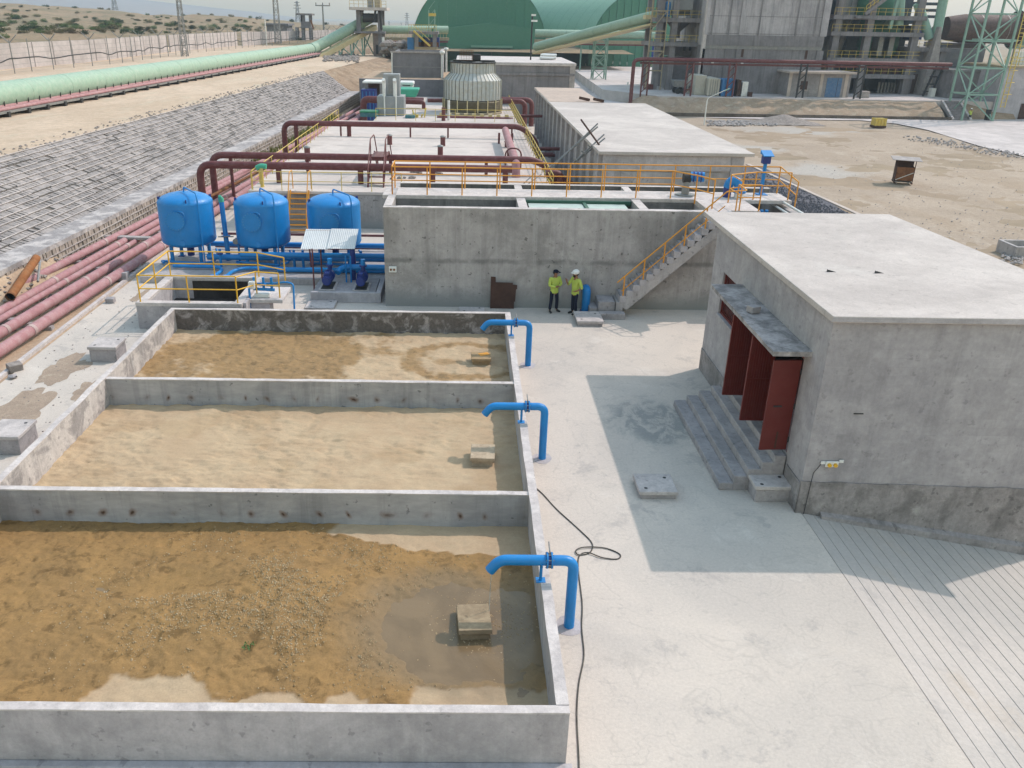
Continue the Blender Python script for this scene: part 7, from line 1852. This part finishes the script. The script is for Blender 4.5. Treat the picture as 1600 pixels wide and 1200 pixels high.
# vertical in the world: use the base only
wl = (br.x-bl.x); zt_ = 24.
C = [Vector((bl.x, Yl, Z5)), Vector((bl.x+wl+1.6, Yl, Z5)), Vector((bl.x+wl+1.6, Yl+4.5, Z5)), Vector((bl.x, Yl+4.5, Z5))]
for c_ in C: MB().bar(c_, Vector((c_.x, c_.y, zt_)), .28).build('leg', M['celadon'], lt5)
k = MB(); hz5 = (zt_-Z5)/7
for i in range(7):
    z0, z1_ = Z5+i*hz5, Z5+(i+1)*hz5
    for j in range(4):
        a, b = C[j], C[(j+1) % 4]; k.bar(Vector((a.x, a.y, z1_)), Vector((b.x, b.y, z1_)), .18); k.bar(Vector((a.x, a.y, z0)), Vector((b.x, b.y, z1_)), .15) if (i+j) % 2 else k.bar(Vector((b.x, b.y, z0)), Vector((a.x, a.y, z1_)), .15)
k.build('bracing', M['celadon'], lt5)
lx = C[1].x+.5; k = MB()
for dx in (0, .7): k.bar((lx+dx, Yl-.3, Z5+2), (lx+dx, Yl-.3, zt_), .1)
for i in range(44): k.bar((lx, Yl-.3, Z5+2.2+i*.55), (lx+.7, Yl-.3, Z5+2.2+i*.55), .06)
for i in range(14): z = Z5+4+i*1.7; k.tube([(lx, Yl-.3, z), (lx-.1, Yl-1.0, z), (lx+.8, Yl-1.0, z), (lx+.7, Yl-.3, z)], .04, 4)
k.build('ladder', M['paleyellow'], lt5)
# pipe rack in maroon before the works
pr5 = thing('pipe_rack', 'long maroon pipe carried high on trestles across the works front', 'pipe rack', tuple(gy(1200, 150, 139.5)))
Yp = 139.5; a = gy(992, 92, Yp); b = gy(1487, 100, Yp)
MB().tube([(a.x-.4, Yp-1.5, Z5), (a.x-.2, Yp-.5, a.z-.2), (a.x+1.2, Yp, a.z), (b.x, Yp, a.z-.05)], .29, 12, bend=.6).build('pipe', M['maroon'], pr5)
MB().bar((a.x+1, Yp+.6, a.z-.6), (b.x, Yp+.6, a.z-.65), .2, .3).build('beam', M['maroon'], pr5)
for px in (1008, 1077, 1143, 1254, 1345):
    x = gy(px, 120, Yp).x; k = MB()
    for dx in (-.5, .5): k.bar((x+dx, Yp, ZT if px > 1020 else Z5), (x+dx, Yp, a.z-.35), .22)
    for i in range(4): z = ZT+.4+i*1.1; k.bar((x-.5, Yp, z), (x+.5, Yp, z+1.0), .12)
    k.build('trestle', M['maroon'] if px < 1200 else M['dark'], pr5)
# block hut, containers, truck, boxes
ht = thing('block_hut', 'small grey block hut with a blue metal door and shuttered window', 'hut', (gy(1270, 150, 143).x, 143, ZT))
Yh5 = 141.8; x0, x1 = gy(1232, 150, Yh5).x, gy(1325, 150, Yh5).x; zt_ = gy(1280, 115, Yh5).z
M['hutwall'] = concrete('grey_block_hut', (.33, .325, .315), (.26, .255, .25), .5, streak=.3)
MB().box(x0, x1, Yh5, Yh5+6, ZT, zt_).build('wall', M['hutwall'], ht); MB().box(x0-.6, x1+.7, Yh5-.7, Yh5+6.4, zt_, zt_+.28).build('roof', M['oldslab'], ht)
for px in (1234, 1283, 1322): x = gy(px, 130, Yh5).x; MB().box(x-.25, x+.25, Yh5-.09, Yh5-.002, ZT, zt_-.01).build('column', M['oldslab'], ht)
a_ = rect(1288, 1317, 122, 152, Yh5-.1); MB().box(a_[0], a_[1], Yh5-.07, Yh5-.003, ZT+.02, a_[3]).build('door', M['bluedoor'], ht)
MB().box((a_[0]+a_[1])/2+.5, (a_[0]+a_[1])/2+.56, Yh5-.085, Yh5-.071, ZT+.05, a_[3]-.1).build('door_seam', M['dark'], ht)
a_ = rect(1250, 1263, 127, 140, Yh5-.1); MB().box(a_[0], a_[1], Yh5-.06, Yh5-.003, a_[2], a_[3]).build('window', M['rustdark'], ht); MB().box(a_[0]-.12, a_[1]+.12, Yh5-.1, Yh5-.003, a_[2]-.15, a_[2]-.003).build('window_sill', M['oldslab'], ht)
for i in range(5): MB().box(x0+.3, gy(1280, 130, Yh5).x, Yh5-.012, Yh5-.001, ZT+.5+i*.62, ZT+.54+i*.62).build('course_line', M['steel'], ht)
def cont(label, x0, x1, y0, y1, Y, d, mat, n=9, yaw=0., white=False):
    a, b, c, e = rect(x0, x1, y0, y1, Y); t = thing('container', label, 'container', ((a+b)/2, Y, ZT)); w = b-a; h = e-ZT
    o = ((a+b)/2, Y, ZT)
    MB().box(a, b, Y, Y+d, ZT+.1, e).build('body', mat, t)
    for x in (a, b-.14): MB().box(x, x+.14, Y-.06, Y-.002, ZT, e+.02).build('corner_post', mat, t)
    m = MB()
    for i in range(n): x = a+.2+(w-.4)*(i+.5)/n; m.box(x-.06, x+.06, Y-.05, Y-.003, ZT+.2, e-.15)
    m.build('corrugation', mat, t)['kind'] = 'stuff'
    m = MB()
    for i in range(int(d/.4)): y = Y+.2+i*.4; m.box(a-.05, a-.003, y, y+.14, ZT+.2, e-.15)
    m.build('side_corrugation', mat, t)['kind'] = 'stuff'
    return t
M['contwhite'] = paint('dirty_white_container', (.5, .48, .42), .5, dust=.35)
t = cont('dirty white shipping container with bar doors left of the blue one', 1105, 1126, 123, 147, 140.4, 6, M['contwhite'], 2)
a_ = rect(1105, 1126, 123, 147, 140.3)
for f in (.2, .4, .6, .8): x = a_[0]+(a_[1]-a_[0])*f; MB().cyl((x, 140.3, ZT+.15), (x, 140.3, a_[3]-.1), .04, 6).build('lock_bar', M['steel'], t)
cont('bright blue shipping container open at its right side', 1127, 1149, 124, 150, 139.8, 3, M['contblue'], 5)
parts_box('brown_cabin', 'dark brown cabin standing against the blue container', 'cabin', 1150, 1159, 125, 149, 140.2, 2.5, M['rustdark'], n=2, zb=ZT)
parts_box('white_locker', 'small white louvred cabinet right of the blue container', 'cabinet', 1158, 1170, 128, 148, 140.6, 1.0, M['white'], n=1, zb=ZT)
parts_box('beige_cabin', 'beige site cabin behind the white container', 'cabin', 1085, 1105, 118, 143, 141.8, 5, M['contwhite'], n=3, zb=ZT)
tag(MB().box(gy(1170, 146, 140).x, gy(1176, 146, 140).x, 140, 140.8, ZT, gy(1172, 144, 140).z).build('crate', M['rustdark'], bev=.03), 'small dark crate on the ground right of the white louvred cabinet', 'crate')
tk5 = thing('tractor_trailer', 'grey tipping trailer hitched to a small red tractor before the works', 'trailer', tuple(gz(1065, 140, ZT)))
Yq = 143.5; a_ = rect(1052, 1075, 126, 136, Yq)
MB().hexa([(a_[0]+.4, Yq, a_[2]), (a_[1]-.2, Yq, a_[2]), (a_[1]-.2, Yq+2.2, a_[2]), (a_[0]+.4, Yq+2.2, a_[2]), (a_[0], Yq-.2, a_[3]), (a_[1], Yq-.2, a_[3]), (a_[1], Yq+2.4, a_[3]), (a_[0], Yq+2.4, a_[3])]).build('tub', M['steel'], tk5)
for x in (a_[0]+.8, a_[0]+1.7): 
    for y in (Yq-.1, Yq+2.1): MB().cyl((x, y-.15, ZT+.45), (x, y+.15, ZT+.45), .45, 14).build('wheel', M['black'], tk5)
MB().bar((a_[1]-.5, Yq+1, ZT+.6), (a_[1]+1.2, Yq+1, ZT+.6), .2).build('drawbar', M['rust'], tk5)
tx = a_[1]+1.3
MB().box(tx, tx+1.9, Yq+.5, Yq+1.4, ZT+.7, ZT+1.4).build('bonnet', M['maroon'], tk5, bev=.08); MB().box(tx-.2, tx+.6, Yq+.4, Yq+1.5, ZT+1.4, ZT+1.6).build('seat', M['dark'], tk5)
for x, r in ((tx+.1, .75), (tx+1.7, .45)):
    for y in (Yq+.2, Yq+1.7): MB().cyl((x, y-.15, ZT+r), (x, y+.15, ZT+r), r, 16).build('wheel', M['black'], tk5)
MB().cyl((tx+1.4, Yq+.9, ZT+1.4), (tx+1.4, Yq+.9, ZT+2.2), .05, 6).build('exhaust', M['dark'], tk5); MB().tube([(tx-.1, Yq+.5, ZT+1.5), (tx-.1, Yq+.5, ZT+2.5), (tx-.1, Yq+1.4, ZT+2.5), (tx-.1, Yq+1.4, ZT+1.5)], .05, 6).build('roll_bar', M['maroon'], tk5)
parts_box('skip', 'maroon open skip at the foot of the pipe rack', 'skip', 1008, 1021, 132, 140, gz(1015, 140, ZT).y, 2.0, M['maroon'], n=3, zb=ZT)
parts_box('water_tank', 'small pale concrete tank beside the side road', 'tank', 949, 960, 123, 131, gz(955, 132, Z5).y, 1.6, M['sunblock'], n=1, zb=Z5)
parts_box('concrete_block', 'pale concrete block standing on the terrace edge right of the hut', 'block', 1344, 1360, 143, 153, 141.5, 1.4, M['sunblock'], n=1, zb=ZT)
# steps up the bank
ss = thing('bank_steps', 'concrete steps climbing the earth bank right of the hut', 'steps', tuple(gz(1478, 184, Z5)))
x0, x1 = gz(1476, 185, Z5).x, gz(1498, 185, Z5).x
for i in range(12):
    f = i/12; z = Z5+(ZT-Z5)*(i+1)/12; MB().box(x0, x1, ye0+f*(ye1-ye0), ye0+f*(ye1-ye0)+.6, z-.7, z).build('step', M['farcon'], ss)
for x in (x0-.35, x1): MB().prismx([(ye0-.3, Z5-.2), (ye1, ZT-.6), (ye1, ZT+.15), (ye0-.3, Z5+.25)], x, x+.35).build('side_wall', M['wall'], ss)
struct('cut_bank', MB().hexa([(x1+.4, ye0+1.5, Z5-.1), (x1+9, ye0+2.5, Z5-.1), (x1+9, ye1+2, Z5-.1), (x1+.4, ye1, Z5-.1), (x1+.4, ye0+1.6, Z5), (x1+9, ye0+2.6, Z5), (x1+9, ye1+2, ZT-.02), (x1+.4, ye1, ZT-.02)]), M['bank'])
# things standing in the yard: guard booth, yellow crate, street lamps
g0 = gz(1409, 285, Z5); gb = thing('guard_booth', 'rusty sheet metal guard booth with a flat tin roof out in the dirt yard', 'booth', tuple(g0)); gb.rotation_euler.z = R(-18)
def lo(mb, name, mat): o = mb.build(name, mat, None); o.parent = gb; return o
for x in (-.75, .75):
    for y in (-.6, .6): lo(MB().bar((x, y, 0), (x, y, 2.1), .06), 'post', M['rustdark'])
lo(MB().box(-.74, .74, -.62, -.6, .25, 1.45), 'front_panel', M['rust']); lo(MB().box(-.77, -.745, -.6, .6, .2, 1.45), 'side_panel', M['rustdark']); lo(MB().box(.745, .77, -.6, .6, .2, 1.45), 'side_panel', M['rustdark']); lo(MB().box(-.72, .72, .6, .62, .2, 1.9), 'back_panel', M['rustdark'])
lo(MB().box(-.72, .72, -.58, .58, .1, .14), 'floor_plate', M['steel']); lo(MB().hexa([(-1.25, -.95, 2.08), (1.2, -.95, 2.04), (1.2, .95, 2.15), (-1.25, .95, 2.18), (-1.25, -.95, 2.12), (1.2, -.95, 2.08), (1.2, .95, 2.19), (-1.25, .95, 2.22)]), 'roof', M['rooftin'] if 'rooftin' in M else M['sunblock'])
for x in (-.72, .72): lo(MB().bar((x, -.9, .06), (x, .9, .06), .1), 'skid', M['rustdark'])
lo(MB().bar((-.7, -.64, .3), (.7, -.64, 1.0), .06), 'brace', M['galv'])
g1 = gz(1375, 200, Z5); yc = thing('yellow_crate', 'yellow slatted crate on a dark pallet at the far side of the dirt yard', 'crate', tuple(g1))
MB().box(g1.x-.85, g1.x+.85, g1.y, g1.y+1.5, Z5, Z5+.3).build('pallet', M['rustdark'], yc); MB().box(g1.x-.78, g1.x+.78, g1.y+.08, g1.y+1.4, Z5+.3, Z5+1.25).build('body', M['paleyellow'], yc)
for i in range(4): MB().box(g1.x-.8+i*.43, g1.x-.5+i*.43, g1.y+.0, g1.y+.078, Z5+.3, Z5+1.3).build('slat', M['paleyellow'], yc)
def lamp(px0, py0, px1, py1, arm, label):
    b = gz(px0, py0, Z5); h = gy(px1, py1, b.y).z; t = thing('street_lamp', label, 'street lamp', tuple(b), 'street lamps in the yard')
    MB().tube([(b.x, b.y, Z5), (b.x+.02, b.y, h-.4)], [.11, .07], 8).build('pole', M['white'], t)
    if arm: MB().tube([(b.x+.02, b.y, h-.5), (b.x+.1, b.y, h), (b.x+arm, b.y, h+.45*arm)], .05, 7, bend=.4).build('arm', M['white'], t); MB().cbox((b.x+arm+.2, b.y, h+.47*arm), (.8, .3, .12), ry=-.42).build('lamp_head', M['bluelamp'] if 'bluelamp' in M else M['celadon'], t)
    else: MB().box(b.x-.12, b.x+.12, b.y-.12, b.y+.12, h-.4, h).build('lamp_head', M['white'], t)
lamp(1100, 195, 1103, 153, 2.4, 'white street lamp with a raised arm behind the low building'); lamp(978, 165, 979, 128, 0, 'plain white pole beside the side road'); lamp(914, 118, 915, 99, 0, 'slim white pole at the bend of the side road')
v = thing('dark_post', 'short dark post at the corner of the pale kiln building', 'post', tuple(gz(1543, 188, Z5))); q = gz(1543, 188, Z5); MB().box(q.x-.3, q.x+.3, q.y, q.y+.5, Z5, Z5+1.5).build('post', M['dark'], v); MB().box(q.x-.34, q.x+.34, q.y-.04, q.y+.54, Z5+1.5, Z5+1.56).build('cap', M['dark'], v)
# conveyors between hall and works
c5 = thing('tube_conveyor', 'slanting pale green conveyor rising from the hall to the frame building', 'conveyor', tuple(gy(840, 72, 190)))
A_ = gy(838, 73, 200); B_ = gy(1025, 24, 156); n = 7
for i in range(n): MB().tube([A_+(B_-A_)*i/n, A_+(B_-A_)*(i+.99)/n], .9, 16).build('tube_section', M['mint'], c5)
MB().bar(A_-Vector((0, 0, 1.4)), B_-Vector((0, 0, 1.4)), 1.8, .35).build('walkway', M['cream'], c5)
k = MB()
for i in range(20): p = A_+(B_-A_)*(i+.5)/20-Vector((0, 1.0, 1.2)); k.bar(p, p+Vector((0, 0, 1.1)), .06)
k.bar(A_-Vector((0, 1, .1)), B_-Vector((0, 1, .1)), .06); k.build('railing', M['celadon'], c5)
q = gy(937, 92, 178); lat5 = lattice('conveyor_trestle', 'pale green lattice trestle under the slanting conveyor', (q.x, 178, Z5), gy(937, 48, 178).z-Z5, 2.6, 2.4, M['celadon'], 5, .22, 'trestle')
c6 = thing('tube_conveyor', 'level pale green conveyor passing behind the slanting one', 'conveyor', tuple(gy(840, 51, 205)))
A_ = gy(836, 52, 208); B_ = gy(1030, 55, 208); n = 8
for i in range(n): MB().tube([A_+(B_-A_)*i/n, A_+(B_-A_)*(i+.99)/n], .85, 16).build('tube_section', M['mint'], c6)
MB().bar(A_-Vector((0, 0, 1.7)), B_-Vector((0, 0, 1.7)), 1.8, .8).build('gantry', M['beige'], c6); MB().bar(A_-Vector((0, .95, 2.2)), B_-Vector((0, .95, 2.2)), .2, .3).build('red_beam', M['maroon'], c6)
for px in (848, 908): q = gy(px, 90, 207); MB().bar((q.x, 208, Z5), (q.x, 208, A_.z-1.8), .3).build('leg', M['celadon'], c6)
v = thing('yellow_landing', 'yellow edged landing joining the slanting conveyor to the frame building', 'landing', tuple(gy(1022, 26, 155))); a_ = rect(1008, 1046, 24, 30, 155); MB().box(a_[0], a_[1], 154.6, 157, a_[2], a_[3]).build('slab', M['cream'], v)
k = MB()
for i in range(8): x = a_[0]+(a_[1]-a_[0])*i/7; k.bar((x, 154.7, a_[3]), (x, 154.7, a_[3]+1.1), .07)
for h in (.6, 1.1): k.bar((a_[0], 154.7, a_[3]+h), (a_[1], 154.7, a_[3]+h), .07)
k.build('railing', M['paleyellow'], v)
# ---------------------------------------------------------------- people
def skin(name, pts, edges, mat, parent, sub=2, root=0):
    """grow one continuous surface round a skeleton: pts = [(co, radius)], edges = index pairs"""
    me = bpy.data.meshes.new('skeleton'); me.from_pydata([tuple(p[0]) for p in pts], edges, [])
    o = bpy.data.objects.new('skeleton', me); COL.objects.link(o)
    md = o.modifiers.new('skin', 'SKIN'); md.use_smooth_shade = True
    lay = me.skin_vertices[0].data if me.skin_vertices else None
    if lay is None: return None
    for i, p in enumerate(pts):
        r = p[1]; lay[i].radius = r if isinstance(r, tuple) else (r, r); lay[i].use_root = (i == root)
    sm = o.modifiers.new('sub', 'SUBSURF'); sm.levels = sub; sm.render_levels = sub
    dg = bpy.context.evaluated_depsgraph_get(); dg.update()
    m2 = bpy.data.meshes.new_from_object(o.evaluated_get(dg)); m2.name = name
    bpy.data.objects.remove(o); bpy.data.meshes.remove(me)
    m2.materials.clear(); m2.materials.append(mat)
    m2.polygons.foreach_set('use_smooth', [True]*len(m2.polygons))
    return link(name, m2, parent)
def skin_layer(me):
    return me
def person(label, loc, rz, J, hat, shirt, beard=False):
    """J: joint positions in metres, the figure facing -y"""
    t = thing('person', label, 'person', loc, 'workers talking by the clarifier wall'); t.rotation_euler.z = rz
    V = Vector
    def mid(a, b, f=.5): return V(J[a])*(1-f)+V(J[b])*f
    pts = []; E = []; ix = {}
    def add(k, co, r, par=None):
        ix[k] = len(pts); pts.append((V(co), r))
        if par is not None: E.append((ix[par], ix[k]))
    add('pelvis', J['pelvis'], (.135, .1)); add('waist', mid('pelvis', 'chest', .45), (.12, .09), 'pelvis'); add('chest', J['chest'], (.15, .105), 'waist')
    add('neck', J['neck'], .055, 'chest'); add('skull', J['head'], (.072, .09), 'neck'); add('crown', V(J['head'])+V((0, 0, .1)), (.06, .075), 'skull')
    hd = V(J['face'])
    for s in 'LR':
        add('sh'+s, J['sh'+s], .058, 'chest'); add('el'+s, J['el'+s], .041, 'sh'+s); add('wr'+s, J['wr'+s], .028, 'el'+s)
        d = (V(J['ha'+s])-V(J['wr'+s])).normalized(); pl = V(J['wr'+s])+d*.06
        add('pa'+s, pl, (.036, .02), 'wr'+s); sd = d.cross(V((0, 0, 1))); sd = (sd if sd.length > .2 else d.cross(V((0, 1, 0)))).normalized()
        for q, (o_, l_) in enumerate(((-.028, .065), (-.009, .075), (.01, .072), (.028, .058))):
            add('f%d%s' % (q, s), pl+sd*o_+d*.035, .0095, 'pa'+s); add('g%d%s' % (q, s), pl+sd*o_*1.1+d*(.035+l_*.6)+d.cross(sd)*.012, .0085, 'f%d%s' % (q, s)); add('h%d%s' % (q, s), pl+sd*o_*1.1+d*(.03+l_)+d.cross(sd)*.03, .007, 'g%d%s' % (q, s))
        add('t0'+s, pl-sd*.045-d*.01, .011, 'pa'+s); add('t1'+s, pl-sd*.062+d*.035, .0085, 't0'+s)
        add('hip'+s, J['hip'+s], .085, 'pelvis'); add('kn'+s, J['kn'+s], .058, 'hip'+s); add('ca'+s, mid('kn'+s, 'an'+s, .35), .056, 'kn'+s); add('an'+s, J['an'+s], .038, 'ca'+s)
        add('to'+s, J['to'+s], (.04, .03), 'an'+s)
    skin('body', pts, E, M['skin'], t)
    # nose, ears as part of the head, hair or beard
    H = V(J['head']); f = hd.normalized(); s_ = f.cross(V((0, 0, 1))).normalized()
    def ell(name, c, d, mat, n=14, ax=None):
        m = MB(); pr = [(max(.001, math.sin(math.pi*i/8)), -math.cos(math.pi*i/8)) for i in range(9)]
        m.lathe((0, 0, 0), pr, n); 
        for v in m.v: 
            q = f*v.x*d[0]+s_*v.y*d[1]+V((0, 0, v.z*d[2])); v.x, v.y, v.z = (V(c)+q)
        o = link(name, m.mesh(name, mat), t); return o
    ell('nose', H+f*.098+V((0, 0, .01)), (.022, .014, .022), M['skin']); 
    for s in (-1, 1): ell('ear', H+s_*s*.085+V((0, 0, .01)), (.018, .01, .03), M['skin']); ell('eye', H+f*.083+s_*s*.032+V((0, 0, .035)), (.008, .012, .007), M['black'])
    ell('hair', H-f*.035+V((0, 0, .03)), (.085, .088, .085), M['hair'])
    if beard: ell('beard', H+f*.045-V((0, 0, .065)), (.062, .072, .06), M['hair'])
    if hat == 'cap':
        ell('cap', H+V((0, 0, .085)), (.112, .1, .075), M['capnavy']); m = MB(); c = H+f*.13+V((0, 0, .075)); m.hexa([c-f*.06-s_*.075, c-f*.06+s_*.075, c+f*.07+s_*.05-V((0, 0, .025)), c+f*.07-s_*.05-V((0, 0, .025)), c-f*.06-s_*.075+V((0, 0, .012)), c-f*.06+s_*.075+V((0, 0, .012)), c+f*.07+s_*.05-V((0, 0, .013)), c+f*.07-s_*.05-V((0, 0, .013))])
        link('cap_peak', m.mesh('cap_peak', M['capnavy'], .006), t)
    else:
        ell('helmet', H+V((0, 0, .1)), (.148, .128, .105), M['helmet'], 20); ell('helmet_brim', H+f*.03+V((0, 0, .07)), (.175, .14, .014), M['helmet'], 20); ell('helmet_ridge', H+V((0, 0, .115)), (.12, .025, .105), M['helmet'])
    # clothes follow the same skeleton a little further out
    P2 = []; E2 = []
    def a2(co, r, par=None):
        P2.append((V(co), r))
        if par is not None: E2.append((par, len(P2)-1))
        return len(P2)-1
    pz = a2(V(J['pelvis'])-V((0, 0, .135)), (.18, .145)); p0 = a2(V(J['pelvis'])-V((0, 0, .1)), (.19, .15), pz); p1 = a2(mid('pelvis', 'chest', .4), (.165, .125), p0); p2 = a2(J['chest'], (.185, .135), p1); p3 = a2(mid('chest', 'neck', .72), (.085, .075), p2)
    for s in 'LR':
        q = a2(J['sh'+s], .078, p2); w = a2(J['el'+s], .06, q)
        if shirt == 'long': a2(mid('el'+s, 'wr'+s, .92), .042, w)
        else: a2(mid('el'+s, 'wr'+s, .18), .058, w)
    skin('shirt', P2, E2, M['hivis'], t)
    P3 = []; E3 = []; P2, E2 = P3, E3
    def a3(co, r, par=None):
        P3.append((V(co), r))
        if par is not None: E3.append((par, len(P3)-1))
        return len(P3)-1
    r0 = a3(J['pelvis'], (.12, .1))
    for s in 'LR':
        q = a3(J['hip'+s], .088, r0); w = a3(J['kn'+s], .072, q); a3(mid('kn'+s, 'an'+s, .5), .07, w); a3(V(J['an'+s])+V((0, 0, .02)), .062, len(P3)-1)
    skin('trousers', P3, E3, M['navy'], t)
    for s in 'LR':
        skin('shoe', [(V(J['an'+s])+V((0, 0, -.02)), .055), (V(J['an'+s])*.6+V(J['to'+s])*.4, .05), (V(J['to'+s])+(V(J['to'+s])-V(J['an'+s])).normalized()*.04, (.045, .035))], [(0, 1), (1, 2)], M['black'], t)
    # silver bands and dark prints on the shirt front
    c = mid('pelvis', 'chest', .35); 
    return t
M['capnavy'] = paint('dark_blue_cap', (.014, .017, .035), .85, spec=.1); M['helmet'] = paint('white_helmet', (.75, .75, .73), .35)
# skin modifier needs its layer: add it through the bmesh
_old_from = None
def _mk_skin_me():
    pass
JA = dict(pelvis=(0, 0, .92), chest=(0, .0, 1.3), neck=(0, -.02, 1.47), head=(0, -.04, 1.6), face=(.5, -.7, 0), shL=(.2, 0, 1.4), shR=(-.2, 0, 1.4),
          elL=(.27, -.05, 1.13), elR=(-.27, -.05, 1.13), wrL=(.05, -.22, 1.12), wrR=(-.04, -.24, 1.1), haL=(-.04, -.24, 1.13), haR=(.05, -.2, 1.12),
          hipL=(.1, 0, .86), hipR=(-.1, 0, .86), knL=(.13, -.03, .48), knR=(-.14, -.02, .48), anL=(.14, .0, .08), anR=(-.17, .0, .08), toL=(.2, -.15, .04), toR=(-.2, -.16, .04))
JB = dict(pelvis=(0, 0, .93), chest=(0, .02, 1.31), neck=(0, .0, 1.49), head=(0, -.03, 1.62), face=(-.25, -.9, 0), shL=(.2, .02, 1.42), shR=(-.2, .0, 1.42),
          elL=(.36, .05, 1.14), elR=(-.22, -.2, 1.18), wrL=(.2, -.12, 1.0), wrR=(-.12, -.36, 1.36), haL=(.08, -.15, .99), haR=(-.1, -.4, 1.46),
          hipL=(.1, 0, .87), hipR=(-.1, 0, .87), knL=(.1, -.03, .48), knR=(-.09, -.02, .48), anL=(.1, .02, .08), anR=(-.1, .0, .08), toL=(.12, -.15, .04), toR=(-.13, -.16, .04))
person('man in a dark cap and lime shirt standing with folded arms by the clarifier wall', (3.62, 31.72, 0), R(25), JA, 'cap', 'long')
person('bearded man in a white helmet and lime shirt with one hand on his hip', (4.42, 31.5, 0), R(-62), JB, 'helmet', 'short', True)
g = gz(1514, 188, Z5)
JC = dict(JB); t = person('distant worker in lime shirt at the foot of the green lattice tower', tuple(g), R(180), JC, 'helmet', 'short'); t['group'] = 'distant workers'
# weeds along the foot of the retaining wall
mb = MB(); rw7 = random.Random(6)
for _ in range(900):
    y = rw7.uniform(50, 100); x = kl(y)+rw7.uniform(.15, 1.9)*rw7.random()
    if rw7.random() > sst(.0, .3, FB(x*.4, y, .12, 3.)+(.3 if y > 74 else -.05)): continue
    h = rw7.uniform(.2, .7)
    for k in range(3):
        a = rw7.random()*6.28; mb.add([(x-.06*math.sin(a), y+.06*math.cos(a), 0), (x+.06*math.sin(a), y-.06*math.cos(a), 0), (x+.3*h*math.cos(a), y+.3*h*math.sin(a), h)], [(0, 1, 2)])
M['weeds'] = paint('dry_green_grass', (.17, .19, .05), .9, var=.35, dust=.4, dcol=(.3, .25, .12), spec=.1)
mb.build('grass', M['weeds'])['kind'] = 'stuff'
# ---------------------------------------------------------------- haze
hm = bpy.data.materials.new('haze'); hm.use_nodes = True; hn = hm.node_tree.nodes; hn.clear()
ho = hn.new('ShaderNodeOutputMaterial'); hv = hn.new('ShaderNodeVolumePrincipled')
hv.inputs['Color'].default_value = (.66, .83, 1., 1); hv.inputs['Density'].default_value = HAZE; hv.inputs['Anisotropy'].default_value = .2
hm.node_tree.links.new(hv.outputs[0], ho.inputs['Volume'])
hz0 = MB().box(-4600, 4600, -480, 4500, -5, 175).build('haze', hm); hz0['kind'] = 'stuff'
